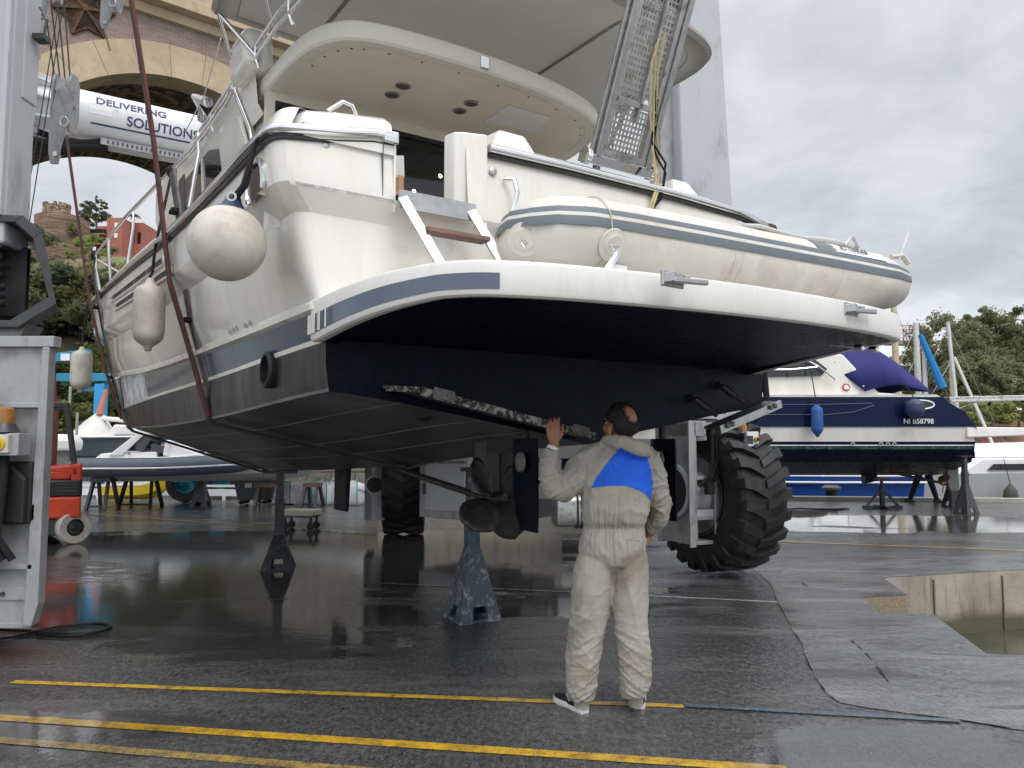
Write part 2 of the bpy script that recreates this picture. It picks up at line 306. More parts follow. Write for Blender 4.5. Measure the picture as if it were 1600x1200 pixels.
def wet(name,c1,c2,paint=None,pth=.5,pw=.16,concrete=False,streak=.0):
    t=NT(name);o=t.mp();st=t.mp(.55,1.6,1,R(-14))
    big=t.noise(st,.62,7,.6,.5);mid=t.noise(st,2.3,7,.62,.3);fine=t.noise(o,62,3,.75);grit=t.noise(o,75,2,.7);med=t.noise(o,9,6,.6);peb=t.noise(t.mp(1,.55,1),30,3,.62)
    # standing water lies in the hollows of the yard
    low=t.mth('ADD',t.blob(-1.9,8.4,5.2,3.6),t.mth('ADD',t.mth('MULTIPLY',t.blob(-3.4,12.0,7.5,2.6),1.15),t.blob(7.5,15.0,6.0,2.4)))
    low=t.mth('ADD',low,t.mth('ADD',t.mth('MULTIPLY',t.blob(2.7,3.9,2.3,.9),.9),t.mth('MULTIPLY',t.blob(-2.3,4.25,1.6,.55),.85)))
    pud=t.mth('ADD',t.mth('MULTIPLY',big,.62),t.mth('ADD',t.mth('MULTIPLY',mid,.20),t.mth('ADD',t.mth('MULTIPLY',low,.235 if not concrete else .10),t.mth('MULTIPLY',t.mth('SUBTRACT',peb,.5),.16))))
    film=t.rng(pud,.515 if not concrete else .43,.585 if not concrete else .56,0,1,True)
    damp=t.rng(t.mth('ADD',t.mth('MULTIPLY',big,.5),t.mth('MULTIPLY',mid,.5)),.36,.56,0,1,True)
    stone=t.rng(t.mth('ADD',t.mth('MULTIPLY',fine,.5),t.mth('MULTIPLY',peb,.5)),.36,.66,0,1);base=t.mix(stone,c1,c2)
    speck=t.rng(grit,.655,.69,0,1);base=t.mix(t.mth('MULTIPLY',speck,.8),base,(.42,.41,.38))
    base=t.mix(t.mth('MULTIPLY',t.rng(t.noise(st,1.1,8,.66,.4),.5,.72,0,1),.55),base,tuple(x*1.9 for x in c2))
    if concrete:
        base=t.mix(t.mth('MULTIPLY',t.rng(t.noise(t.mp(.7,2.2,1),1.6,7,.6),.58,.68),.5),base,(.018,.045,.032))
        base=t.mix(t.mth('MULTIPLY',t.rng(t.mth('ADD',t.mth('MULTIPLY',t.noise(t.mp(.8,2.4,1,R(-10)),1.2,9,.7,.6),.8),t.mth('MULTIPLY',fine,.2)),.54,.60),.85),base,(.022,.022,.022))
    if paint:
        wear=t.rng(t.mth('ADD',t.mth('MULTIPLY',med,.35),t.mth('MULTIPLY',fine,.65)),pth-pw/2,pth+pw/2)
        pc=t.mix(t.rng(med,.35,.65),paint,tuple(x*.62 for x in paint));base=t.mix(wear,pc,base)
    base=t.mix(t.mth('MULTIPLY',film,.4),base,(.022,.022,.021) if not concrete else (.07,.07,.07))
    t.set('Base Color',base)
    rough=t.fmix(damp,.30,.09);rough=t.fmix(film,rough,.03);t.set('Roughness',rough)
    inv=t.mth('SUBTRACT',1.0,film)
    b1=t.bump(t.mth('ADD',t.mth('MULTIPLY',fine,.35),peb),t.mth('ADD',t.mth('MULTIPLY',t.mth('MULTIPLY',inv,t.fmix(damp,1.0,.55)),.72 if not concrete else .45),.02),.022)
    b2=t.bump(t.noise(t.mp(1,1.0,1),9,5,.6),t.mth('ADD',t.mth('MULTIPLY',inv,.30),.05),.02,b1)
    t.set('Normal',b2);t.set('IOR',1.72);return t.m
M['asph']=wet('wet_asphalt',(.012,.012,.012),(.115,.113,.110))
M['conc']=wet('wet_concrete',(.06,.06,.06),(.165,.165,.163),concrete=True)
M['pyel']=wet('worn_yellow_paint',(.04,.04,.04),(.10,.098,.095),paint=(.70,.42,.02),pth=.58)
M['pyelf']=wet('faint_yellow_paint',(.04,.04,.04),(.10,.098,.095),paint=(.46,.30,.06),pth=.53,pw=.2)
M['pwhi']=wet('worn_white_paint',(.04,.04,.04),(.10,.098,.095),paint=(.42,.42,.41),pth=.60)
M['pblu']=wet('worn_blue_paint',(.05,.05,.05),(.09,.09,.09),paint=(.09,.18,.25),pth=.48)
QA,QB=V3((-70,32.3,0)),V3((70,11.9,0))
def qy(x): return 22.12-.146*x
pit=[V3(p) for p in [(4.26,8.97,0),(4.02,7.97,0),(3.51,7.84,0),(3.36,7.15,0),(3.80,7.07,0),(3.49,5.79,0),(14,4.2,0),(14,11.75,0)]]
def ground():
    bm=bmesh.new();outer=[(-70,-18,0),(70,-18,0),(70,qy(70),0),(-70,qy(-70),0)]
    def ring(ps):
        vs=[bm.verts.new(p) for p in ps];return vs,[bm.edges.new((vs[i],vs[(i+1)%len(vs)])) for i in range(len(vs))]
    v1,e1=ring(outer);v2,e2=ring(pit)
    bmesh.ops.triangle_fill(bm,edges=e1+e2,use_beauty=True)
    bmesh.ops.recalc_face_normals(bm,faces=bm.faces)
    for f in bm.faces:
        if f.normal.z<0:f.normal_flip()
    me=bpy.data.meshes.new('yard_ground');bm.to_mesh(me);bm.free();me.materials.append(M['asph'])
    o=bpy.data.objects.new('yard_ground',me);col.objects.link(o);o['kind']='structure'
    m=MB();m.quad((-70,qy(-70),0),(70,qy(70),0),(70,qy(70),-4),(-70,qy(-70),-4));struct('quay_face',m,M['pitw'])
    m=MB();m.bar((-70,qy(-70)-.2,.05),(70,qy(70)-.2,.05),.4,.1);struct('quay_kerb',m,M['pitc'])
def pitwall():
    t=NT('stained_dock_concrete');o=t.mp();n=t.noise(o,1.3,8,.65);s=t.noise(t.mp(4,4,.35),2.2,8,.65)
    c=t.mix(t.rng(n,.3,.7),(.20,.175,.13),(.40,.37,.30));c=t.mix(t.mth('MULTIPLY',t.rng(s,.52,.68),.7),c,(.10,.085,.06))
    sp=t.N.new('ShaderNodeSeparateXYZ');t.L.new(t.tc.outputs['Object'],sp.inputs[0])
    tide=t.rng(t.mth('ADD',sp.outputs['Z'],t.mth('MULTIPLY',n,.25)),-.42,-.30,1,0);c=t.mix(tide,c,(.10,.092,.055));t.set('Base Color',c);t.set('Roughness',.7)
    t.set('Normal',t.bump(t.noise(o,30,8,.65),.5,.015));M['pitw']=t.m
    t=NT('rough_aggregate_edge');o=t.mp();n=t.noise(o,60,4,.7);c=t.mix(t.rng(n,.35,.65),(.20,.155,.095),(.38,.31,.21));t.set('Base Color',c);t.set('Roughness',.8);t.set('Normal',t.bump(n,.9,.02));M['agg']=t.m
    M['jointst']=mat('stained_joint',(.15,.13,.095),.8);M['pitc']=mat('pale_concrete',(.34,.33,.30),.7,var=.15,vs=5,bump=.3,bs=30)
pitwall();ground()
m=MB()
for i in range(len(pit)):
    if i in(1,2):continue
    a,b=pit[i],pit[(i+1)%len(pit)];m.quad(a,b,b+V3((0,0,-3.5)),a+V3((0,0,-3.5)))
# shrinkage joints stand as dark vertical grooves of their own
struct('dock_wall',m,M['pitw'])
m=MB()
for k in(1,2):
    a,b=pit[k],pit[k+1];m.quad(a,b,b+V3((0,0,-3.5)),a+V3((0,0,-3.5)))
struct('dock_ledge',m,M['agg'])
m=MB()
for px_ in(1459,1567):
    r_=ray(px_,930);n_=V3((-.27,.963,0)).normalized();t_=((pit[0]-CO).dot(n_))/r_.dot(n_);q=CO+r_*t_
    m.box((q.x,q.y-.004,-1.2),(.010,.02,2.3),rz=R(15.9))
struct('dock_joint',m,M['jointst'])
t=NT('harbour_water');o=t.mp();t.set('Base Color',t.mix(t.rng(t.noise(o,1.1,6,.6),.35,.65),(.045,.048,.032),(.085,.085,.06)));t.set('Roughness',.10);t.set('Normal',t.bump(t.noise(o,2.2,4,.5),.12,.06));M['water']=t.m
m=MB();m.quad((-1500,-60,-.7),(1500,-60,-.7),(1500,2000,-.7),(-1500,2000,-.7));struct('water',m,M['water'])
# lighter concrete pad round the dock, a sheet 4 mm up
edge=[G(*p) for p in [(1168,884),(1205,912),(1212,935),(1226,960),(1238,985),(1252,1003),(1262,1035),(1275,1060),(1290,1082),(1312,1099),(1360,1107),(1430,1117),(1500,1126),(1600,1142)]]
def pad():
    bm=bmesh.new();pts=[V3((p.x,p.y,.004)) for p in edge]
    # densify and roughen the broken edge
    q=[]
    for a,b in zip(pts,pts[1:]):
        for k in range(6):
            p=a.lerp(b,k/6);w=.02*(noise.noise(p*6));q.append(V3((p.x+w,p.y+w*.4,.004)))
    tail=[V3((14,3.4,.004)),V3((14,4.2,.004))]
    far=[V3((14,11.75,.004)),V3((14,12.4,.004)),V3((3.6,10.0,.004))]
    poly=q+[V3((pts[-1].x,pts[-1].y,.004))]+tail+[V3((p.x,p.y,.004)) for p in (pit[5],pit[4],pit[3],pit[2],pit[1],pit[0])]+far
    vs=[bm.verts.new(p) for p in poly];es=[bm.edges.new((vs[i],vs[(i+1)%len(vs)])) for i in range(len(vs))]
    bmesh.ops.triangle_fill(bm,edges=es,use_beauty=True)
    for f in bm.faces:
        f.normal_update()
        if f.normal.z<0:f.normal_flip()
    me=bpy.data.meshes.new('concrete_apron');bm.to_mesh(me);bm.free();me.materials.append(M['conc']);o=bpy.data.objects.new('concrete_apron',me);col.objects.link(o);o['kind']='structure'
pad()
def ragged(pts,w,z,dens=14):
    m=MB();L=[];Rr=[]
    ps=[]
    for a,b in zip(pts,pts[1:]):
        for k in range(dens):ps.append(a.lerp(b,k/dens))
    ps.append(pts[-1])
    for i,p in enumerate(ps):
        a=ps[max(0,i-1)];b=ps[min(len(ps)-1,i+1)];d=(b-a).normalized();n=V3((-d.y,d.x,0));k=w*max(.0,.1+1.8*noise.noise(p*3.1)+.8*noise.noise(p*11))*(0.15 if i in(0,len(ps)-1) else 1)
        L.append(V3((p.x,p.y,z))+n*k*.5);Rr.append(V3((p.x,p.y,z))-n*k*.5)
    for i in range(len(ps)-1):m.quad(L[i],L[i+1],Rr[i+1],Rr[i])
    return m
M['crack']=mat('crack_shadow_fill',(.012,.012,.012),.7)
struct('pad_crack',ragged(edge[1:],.016,.0065),M['crack'])
struct('pad_crack',ragged([G(*p) for p in[(1328,1000),(1350,1018),(1372,1045),(1392,1072),(1420,1078),(1475,1090)]],.03,.008),M['crack'])
struct('pad_crack',ragged([G(*p) for p in[(1245,905),(1262,918),(1274,930)]],.02,.008),M['crack'])
def line(name,a,b,w,mt,z=.004,n=1):
    a,b=G(*a),G(*b);a.z=b.z=z;d=(b-a).normalized();s=V3((-d.y,d.x,0))*w/2
    m=MB();m.quad(a-s,b-s,b+s,a+s);struct(name,m,M[mt])
line('yellow_line',(20,1066),(1068,1104),.062,'pyel');line('yellow_line',(-60,1118),(1230,1203),.085,'pyel');line('yellow_line',(-60,1152),(700,1216),.075,'pyelf')
line('blue_line',(1072,1104),(1500,1128),.05,'pblu',.0085)
line('white_line',(585,911),(1216,941),.05,'pwhi')
line('yellow_line',(100,800),(585,836),.11,'pyelf');line('yellow_line',(1205,846),(1640,862),.11,'pyelf')

# ---------------------------------------------------------------- foliage tools
def leafmat(name,c,var=.45):
    t=NT(name);o=t.mp();c1=tuple(x*(1-var) for x in c);c2=tuple(x*(1+var) for x in c)
    col_=t.mix(t.rng(t.noise(o,.9,5,.6),.3,.7),c1,c2);t.set('Base Color',col_);t.set('Roughness',.65);translucent(t.m,tuple(min(1,x*1.5) for x in c),.42);return t.m
M['leaf1']=leafmat('olive_leaves',(.22,.225,.105));M['leaf2']=leafmat('green_leaves',(.24,.28,.095));M['leaf3']=leafmat('dark_leaves',(.11,.135,.075));M['leaf4']=leafmat('dry_leaves',(.32,.27,.15));M['leaf5']=leafmat('dusty_green_leaves',(.23,.24,.13))
M['leafa']=leafmat('oak_leaves',(.125,.135,.062));M['leafb']=leafmat('dusty_oak_leaves',(.165,.175,.09));M['bark']=mat('brown_bark',(.09,.07,.05),.9,var=.3,vs=6)
def crown(rnd,blobs,n,size,flat=.0):
    m=MB();tot=sum(b[1][0]*b[1][1]*b[1][2] for b in blobs)
    for c,r in blobs:
        k=int(n*(r[0]*r[1]*r[2])/tot)
        cl=[]
        for _ in range(max(8,k//130)):
            while 1:
                p=V3((rnd.uniform(-1,1),rnd.uniform(-1,1),rnd.uniform(-1,1)))
                if .35<p.length<1:break
            p=p*(p.length**-.35);cl.append((V3((p.x*r[0],p.y*r[1],p.z*r[2]))+V3(c),rnd.uniform(.14,.30)*max(r)))
        for _ in range(k):
            q,cr=rnd.choice(cl);d=V3((rnd.gauss(0,1),rnd.gauss(0,1),rnd.gauss(0,.75)));p=q+d*cr*.46
            a=V3((rnd.gauss(0,1),rnd.gauss(0,1),rnd.gauss(0,.8))).normalized();b=a.cross(V3((rnd.gauss(0,1),rnd.gauss(0,1),rnd.gauss(0,1)))).normalized()
            s=size*rnd.uniform(.6,1.5);m.quad(p-a*s,p-b*s*.5,p+a*s,p+b*s*.5)
    return m
def tree(name,label,cat,l,h,blobs,n,size,mt,seed,group=None,tr=.12):
    rnd=random.Random(seed);t=thing(name,label,cat,l,rnd.uniform(0,6),group)
    crown(rnd,blobs,n,size).build('crown',M[mt],t)
    m=MB();top=V3(blobs[0][0]);m.tube([(0,0,-.6),(.05,.02,h*.3),top*.6+V3((0,0,h*.1)),top],[tr*1.5,tr,tr*.7,tr*.2],8)
    for c,r in blobs[1:]:
        m.tube([(0.05,0.02,h*.3),V3(c)*.6+V3((0,0,h*.08)),V3(c)],[tr*.6,tr*.4,tr*.1],6)
    m.build('trunk',M['bark'],t,smooth=60);return t
# ---------------------------------------------------------------- left hillside
def hz(x,y):
    rto=x/max(y,1);base=max(0,(y-33))*.425
    base=min(base,23.5+(y-88)*.05);fall=max(0,min(1,(-rto-.20)/.16));w=noise.noise(V3((x*.05,y*.06,1)))*2.2+noise.noise(V3((x*.2,y*.2,4)))*.7
    return (base+w*min(1,base/6))*fall-(1-fall)*2-(1.0 if y<35 else 0)
t=NT('red_rock_hillside');o=t.mp();st=t.noise(t.mp(.25,.25,1.2),1.0,8,.65);c=t.mix(t.rng(st,.35,.65),(.15,.085,.06),(.27,.17,.12));gr=t.rng(t.noise(o,.22,6,.6),.42,.52);c=t.mix(gr,c,(.15,.16,.065));t.set('Base Color',c);t.set('Roughness',.9);t.set('Normal',t.bump(st,.9,.5));M['hill']=t.m
t=NT('layered_rock');o=t.mp();st=t.noise(t.mp(.35,.35,2.2),1.2,9,.68,.4);t.set('Base Color',t.mix(t.rng(st,.35,.65),(.13,.075,.055),(.30,.20,.15)));t.set('Roughness',.9);t.set('Normal',t.bump(st,1,.6));M['rock']=t.m
m=MB();gx=70;gy=40
vs=[]
for j in range(gy+1):
    d=31+j/gy*110
    for i in range(gx+1):
        x=(-1.35+i/gx*1.25)*d;vs.append((x,d,hz(x,d)))
m.add(vs,[(j*(gx+1)+i,j*(gx+1)+i+1,(j+1)*(gx+1)+i+1,(j+1)*(gx+1)+i) for j in range(gy) for i in range(gx)])
struct('hillside',m,M['hill'],smooth=80)
# rock outcrop under the tower
tw=P(88,345,88)
m=MB();rings=[]
for k in range(9):
    z=-7.0+k*.95;rr=3.9-.16*k;rings.append([V3((math.cos(a)*rr*(1+.16*noise.noise(V3((math.cos(a)*2,math.sin(a)*2,k*.9)))),math.sin(a)*rr*1.1,z)) for a in [2*PI*i/28 for i in range(28)]])
m.loft(rings);o=struct('rock_outcrop',m,M['rock'],smooth=50);o.location=(tw.x+.7,tw.y,tw.z-.4)
# watch tower
t=NT('rubble_stone');o=t.mp();v=t.N.new('ShaderNodeTexVoronoi');v.inputs['Scale'].default_value=3.2;t.L.new(t.mp(1,1,1.5),v.inputs['Vector']);c=t.mix(t.rng(t.noise(o,3,6,.7),.3,.7),(.20,.135,.085),(.40,.29,.19));c=t.mix(t.rng(v.outputs['Distance'],.42,.62),c,(.10,.07,.05));t.set('Base Color',c);t.set('Roughness',.9);t.set('Normal',t.bump(v.outputs['Distance'],.6,.1));M['rubble']=t.m
tower=thing('stone_tower','round ruined stone tower with notched top standing on the red rock','tower',(tw.x,tw.y,tw.z))
m=MB();m.lathe([(1.70,-1.2),(1.55,0),(1.42,1.4),(1.46,1.65),(1.2,1.65),(1.15,1.0)],(0,0,0),(0,0,1),32);m.build('tower_wall',M['rubble'],tower)
for k in range(16):
    a=2*PI*k/16
    if k%5==2:continue
    m=MB();m.box((1.33*math.cos(a),1.33*math.sin(a),1.78),(.24,.34,.30),rz=a);m.build('battlement',M['rubble'],tower)
m=MB();m.cyl((-.9,0,1.6),(-.9,0,3.0),.02,6);m.build('antenna',M['mast'],tower)
# red houses
M['rhouse']=mat('salmon_render',(.36,.125,.095),.8,var=.08,vs=.8);M['rdark']=mat('shaded_loggia_paint',(.20,.10,.09),.8)
def house(x0,x1,y0,y1,d,label,blocks):
    a,b=P(x0,y1,d),P(x1,y0,d);t=thing('red_house',label,'house',(a.x,d,a.z-2.5),group='red houses on the hill');w=b.x-a.x;h=b.z-a.z+2.5
    for(fx0,fx1,fz,dy) in blocks:
        m=MB();m.bx(fx0*w,fx1*w-.01,dy,5,0,fz*h);m.build('wall',M['rhouse'],t)
    return t,w,h
hs,w,h=house(146,192,340,378,90,'angular salmon red house with balconies on the hilltop',[(0,.45,.84,.6),(.45,1,1,0)])
for k,z in enumerate((.42,.64)):
    m=MB();m.bx(.06*w,.40*w,.54,.62,z*h,z*h+.75);o=m.build('loggia',M['wglass'],hs)
    m=MB();m.bx(-.08*w,.44*w,-.5,.6,z*h-.22,z*h-.06);m.build('balcony',M['rhouse'],hs)
    m=MB();m.bx(-.08*w,.44*w,-.48,-.44,z*h-.06,z*h+.45);m.build('railing',M['wglass'],hs)
for z in(.55,.78):
    m=MB();m.bx(.72*w,.84*w,-.06,.1,z*h,z*h+.55);f=m.build('window',M['white'],hs)
h2,w,h=house(193,224,348,385,93,'long low salmon red house behind the guard rail',[(0,1,1,0)])
for k in range(3):
    m=MB();m.bx((.08+.32*k)*w,(.26+.32*k)*w,-.06,.1,.52*h,.78*h);m.build('window',M['wglass'],h2)
# bushes: nine kinds, then copies
rb=random.Random(5);protos=[]
kinds=[('leaf2','low bright green bush',1.0),('leaf1','olive green bush',1.1),('leaf3','dark evergreen bush',1.3),('leaf4','dry tan bush',.8),('leaf5','dusty pale green bush',1.0)]
allp=[]
for k in range(240):
    d=rb.uniform(36,86);rto=rb.uniform(-.72,-.40);allp.append((rto*d,d))
allp.sort(key=lambda p:p[1])
cnt=0
for i,(x,y) in enumerate(allp):
    z=hz(x,y)
    dx=abs(800+FPX*x/y-(800+FPX*tw.x/tw.y))
    if y>62 and dx<55:continue
    if y>70 and 135<800+FPX*x/y<235:continue
    ki=rb.choices(range(5),[4,4,3,2,4])[0];mtn,lb,sc_=kinds[ki]
    ex=[p for p in protos if p[0]==ki]
    zone='on the lower hillside' if y<52 else('halfway up the hillside' if y<68 else 'high on the hillside under the houses')
    lab=f'{lb} {zone}'
    if len(ex)<2:
        t=tree('hillside_bush',lab,'bush',(x,y,z+.3),1.6,[((0,0,.8),(1.3,1.2,.95)),((.9,.3,.5),(.8,.8,.7)),((-.8,.4,.6),(.9,.8,.8))],2600,.085,mtn,100+i,'bushes on the hillside',.06);protos.append((ki,t))
    else:
        t=dup(rb.choice(ex)[1]);t.location=(x,y,z+.3);t['label']=lab
    t.rotation_euler=(0,0,rb.uniform(0,6));s=rb.uniform(.9,1.9)*sc_*(.8 if y<45 else 1.15);t.scale=(s,s,s*rb.uniform(.8,1.1))
for k,(x,y,d,s,lab,mt) in enumerate([(152,338,99,.95,'tall dark pine on the hilltop behind the red house','leaf3'),(130,350,96,.8,'smaller dark pine beside the brown strap on the hilltop','leaf3'),(112,352,86,.55,'scrubby dark tree at the foot of the stone tower','leaf1')]):
    p=P(x,y,d)
    t=tree('pine_tree',lab,'tree',(p.x,p.y,p.z-2.0),3,[((0,0,2.4),(1.7,1.6,.9)),((.9,.2,3.4),(1.1,1.1,.6)),((-.5,.2,3.7),(.9,.9,.55)),((.3,0,4.4),(.7,.7,.45))],3800,.16,mt,300+k,'trees on the hilltop');t.scale=(s,s,s)
pq=P(207,345,92);t=thing('palm_tree','small palm poking up behind the long red house','palm',(pq.x,pq.y,pq.z-2.2));m=MB()
for k in range(14):
    a=2*PI*k/14;m.tube([(0,0,2.6),(.5*math.cos(a),.5*math.sin(a),2.95),(1.0*math.cos(a),1.0*math.sin(a),2.6)],[.05,.09,.02],4)
m.build('crown',M['leaf3'],t);m=MB();m.tube([(0,0,0),(0,0,2.6)],[.14,.1],8);m.build('trunk',M['bark'],t)
# ---------------------------------------------------------------- right bank and trees
bank=MB();vs=[]
for j in range(15):
    for i in range(41):
        x=14+i*1.6;y=46+j*4.0;h=max(0,min(1,(y-46)/14.0))*5.2*min(1,(i)/9+.05)+noise.noise(V3((x*.25,y*.25,0)))*1.0*min(1,j/2)
        vs.append((x,y,h-.9))
bank.add(vs,[(j*41+i,j*41+i+1,(j+1)*41+i+1,(j+1)*41+i) for j in range(14) for i in range(40)])
t=NT('red_earth');o=t.mp();n=t.noise(o,.6,8,.65);c=t.mix(t.rng(n,.35,.65),(.16,.07,.045),(.31,.16,.115));c=t.mix(t.rng(t.noise(o,.35,5,.6),.55,.66),c,(.07,.075,.03));t.set('Base Color',c);t.set('Roughness',.9);t.set('Normal',t.bump(n,1,.4));M['earth']=t.m
struct('red_earth_bank',bank,M['earth'],smooth=80)
for k,(x,y,d,rx,rzz,lab,mt) in enumerate([(1480,548,58,3.5,3.4,'big dusty evergreen oak at the left end of the wood above the marina','leafb'),(1540,540,64,3.6,3.7,'tall rounded oak in the middle of the wood above the marina','leafa'),(1598,535,66,3.4,3.9,'dark tree with open top at the right edge of the picture','leafa'),(1512,592,52,2.5,1.8,'low pale bushy oak in front of the wood','leafb'),(1565,600,54,2.6,2.0,'low bushy oak above the red earth bank','leafb'),(1442,590,60,1.8,2.0,'small yellowish tree beside the masts','leaf2'),(1640,590,60,3.6,3.2,'dense tree just past the right edge of the picture','leafa')]):
    p=P(x,y,d);zb=3.4;hh=p.z-zb
    bl=[((0,0,hh),(rx*.8,rx*.8,rzz*.8)),((rx*.55,-.4,hh-.5),(rx*.6,rx*.6,rzz*.6)),((-rx*.6,-.3,hh-.7),(rx*.55,rx*.6,rzz*.55)),((.1,-rx*.5,hh-rzz*.35),(rx*.7,rx*.5,rzz*.5)),((rx*.2,0,hh+rzz*.55),(rx*.45,rx*.45,rzz*.35))]
    tt_=tree('oak_tree',lab,'tree',(p.x,p.y,zb),hh,bl,16000,.12,mt,500+k,'trees in the wood above the marina',.22);tt_.rotation_euler=(0,0,0)
for k,(x,y,d,lab) in enumerate([(1500,632,47,'low scrub at the top of the red earth bank, nearest the passerelle'),(1545,628,48,'olive scrub hanging over the red earth bank'),(1590,630,49,'scrub on the red earth bank at the right edge')]):
    p=P(x,y,d);t=tree('scrub_bush',lab,'bush',(p.x,p.y,p.z-1.2),1,[((0,0,.8),(1.5,1.0,.8)),((1,0,.5),(1,.8,.6)),((-1,0,.6),(1,.8,.6))],2600,.11,'leaf2',700+k,'scrub on the red earth bank',.06);t.rotation_euler=(0,0,0)
# ---------------------------------------------------------------- viaduct (local x along the wall, y away from the camera)
W0=P(215,118,32.0);VR=R(40)
def wallmat():
    t=NT('purple_brown_brick');br=t.N.new('ShaderNodeTexBrick');cb=t.N.new('ShaderNodeCombineXYZ');sp=t.N.new('ShaderNodeSeparateXYZ');t.L.new(t.tc.outputs['Object'],sp.inputs[0]);t.L.new(sp.outputs['X'],cb.inputs[0]);t.L.new(sp.outputs['Z'],cb.inputs[1])
    t.L.new(cb.outputs[0],br.inputs['Vector']);br.inputs['Scale'].default_value=1;br.inputs['Brick Width'].default_value=.34;br.inputs['Row Height'].default_value=.115;br.inputs['Mortar Size'].default_value=.012
    br.inputs['Color1'].default_value=(.20,.145,.12,1);br.inputs['Color2'].default_value=(.28,.205,.175,1);br.inputs['Mortar'].default_value=(.30,.25,.22,1)
    c=t.mix(t.mth('MULTIPLY',t.rng(t.noise(t.mp(),.5,7,.65),.5,.7),.5),br.outputs['Color'],(.10,.075,.07));t.set('Base Color',c);t.set('Roughness',.9);t.set('Normal',t.bump(br.outputs['Fac'],-.4,.02));M['brick']=t.m
    t=NT('rubble_vault');v=t.N.new('ShaderNodeTexVoronoi');v.inputs['Scale'].default_value=2.6;t.L.new(t.mp(1,1,1.6),v.inputs['Vector']);n=t.noise(t.mp(),2,7,.7);c=t.mix(t.rng(n,.3,.7),(.13,.09,.068),(.25,.18,.135));c=t.mix(t.rng(v.outputs['Distance'],.4,.62),c,(.05,.04,.035));t.set('Base Color',c);t.set('Roughness',.9);t.set('Normal',t.bump(v.outputs['Distance'],.8,.15));M['vault']=t.m
    t=NT('ochre_dressed_stone');n=t.noise(t.mp(),.7,8,.65,.4);c=t.mix(t.rng(n,.3,.7),(.37,.29,.185),(.50,.41,.28));c=t.mix(t.mth('MULTIPLY',t.rng(t.noise(t.mp(1,1,.6),1.7,8,.7,.8),.56,.66),.5),c,(.36,.22,.14));t.set('Base Color',c);t.set('Roughness',.85);t.set('Normal',t.bump(t.noise(t.mp(),14,6,.6),.25,.03));M['ochre']=t.m
wallmat()
M['greyst']=mat('grey_stained_stone',(.36,.33,.27),.9,var=.2,vs=1.2,dirt=(.20,.175,.15),ds=1.5,dth=.55,dw=.2,bump=.4,bs=6)
M['rust']=mat('rusty_iron',(.07,.045,.03),.7,.3,var=.4,vs=4,dirt=(.16,.075,.03),ds=4,dth=.58,dw=.2,bump=.4,bs=20)
via=thing('viaduct','tall brick and ochre stone railway viaduct arch above the yard','viaduct',(W0.x,W0.y,0),VR)
cx_,cz_,r0,r1,top,thk=2.0,10.55,7.06,8.5,20.05,12.5
m=MB();NA=48
for side,yy in((0,0),(1,thk)):
    for k in range(NA):
        a0=PI-PI*k/NA;a1=PI-PI*(k+1)/NA;pa=(cx_+r1*.97*math.cos(a0),yy,cz_+r1*.97*math.sin(a0));pb=(cx_+r1*.97*math.cos(a1),yy,cz_+r1*.97*math.sin(a1))
        m.quad(pa,pb,(pb[0],yy,top),(pa[0],yy,top))
    for s in(-1,1):
        x0=cx_+s*r1*.97;x1=cx_+s*16;m.quad((x0,yy,cz_),(x1,yy,cz_),(x1,yy,top),(x0,yy,top))
m.build('wall',M['brick'],via)
m=MB()
for s in(-1,1):
    x0,x1=sorted((cx_+s*(r0+.01),cx_+s*16));m.bx(x0,x1,.004,thk-.004,-1.5,cz_)
m.build('pier',M['greyst'],via)
m=MB()
for k in range(NA):
    a0=PI-PI*k/NA;a1=PI-PI*(k+1)/NA
    for(ra,y0,y1) in((r0,1.2,thk),):
        m.quad((cx_+ra*math.cos(a0),y0,cz_+ra*math.sin(a0)),(cx_+ra*math.cos(a0),y1,cz_+ra*math.sin(a0)),(cx_+ra*math.cos(a1),y1,cz_+ra*math.sin(a1)),(cx_+ra*math.cos(a1),y0,cz_+ra*math.sin(a1)))
m.build('vault',M['vault'],via,smooth=60)
def ringpart(y0,y1,nm,mt,g=.0012,nv=17,ri=r0,ro=r1):
    m=MB()
    for k in range(nv):
        a0=PI-PI*k/nv-g;a1=PI-PI*(k+1)/nv+g
        sec=[]
        for q in range(6):
            a=a0+(a1-a0)*q/5;sec.append([(cx_+ri*math.cos(a),y0,cz_+ri*math.sin(a)),(cx_+ro*math.cos(a),y0,cz_+ro*math.sin(a)),(cx_+ro*math.cos(a),y1,cz_+ro*math.sin(a)),(cx_+ri*math.cos(a),y1,cz_+ri*math.sin(a))])
        m.loft(sec)
    return m.build(nm,mt,via,smooth=30)
ringpart(-.12,1.25,'arch_ring',M['ochre'])
ringpart(thk-1.6,thk+.12,'rear_arch_ring',M['greyst'],ro=r1+.6)
m=MB();m.bx(-18,22,-.25,.2,top-.002,top+.45);m.bx(-18,22,-.8,.2,top+.45,top+.95);m.bx(-18,22,-.65,.2,top+.95,top+2.2);m.bx(-18,22,thk-.2,thk+.6,top,top+2.2);m.bx(-18,22,.2,thk-.2,top+.2,top+.9)
m.build('cornice',M['ochre'],via,bev=.03)
m=MB();c0=V3((-2.15,-.02,19.35));pts=[]
for k in range(12):
    a=2*PI*k/12+.2;rr=1.18 if k%2==0 else .62;pts.append(c0+V3((rr*math.cos(a),0,rr*math.sin(a))))
n_=len(pts);m.add(pts+[c0+V3((0,-.30,0))]+[p+V3((0,.06,0)) for p in pts],[(k,(k+1)%n_,n_) for k in range(n_)]+[(k,(k+1)%n_,n_+1+(k+1)%n_,n_+1+k) for k in range(n_)])
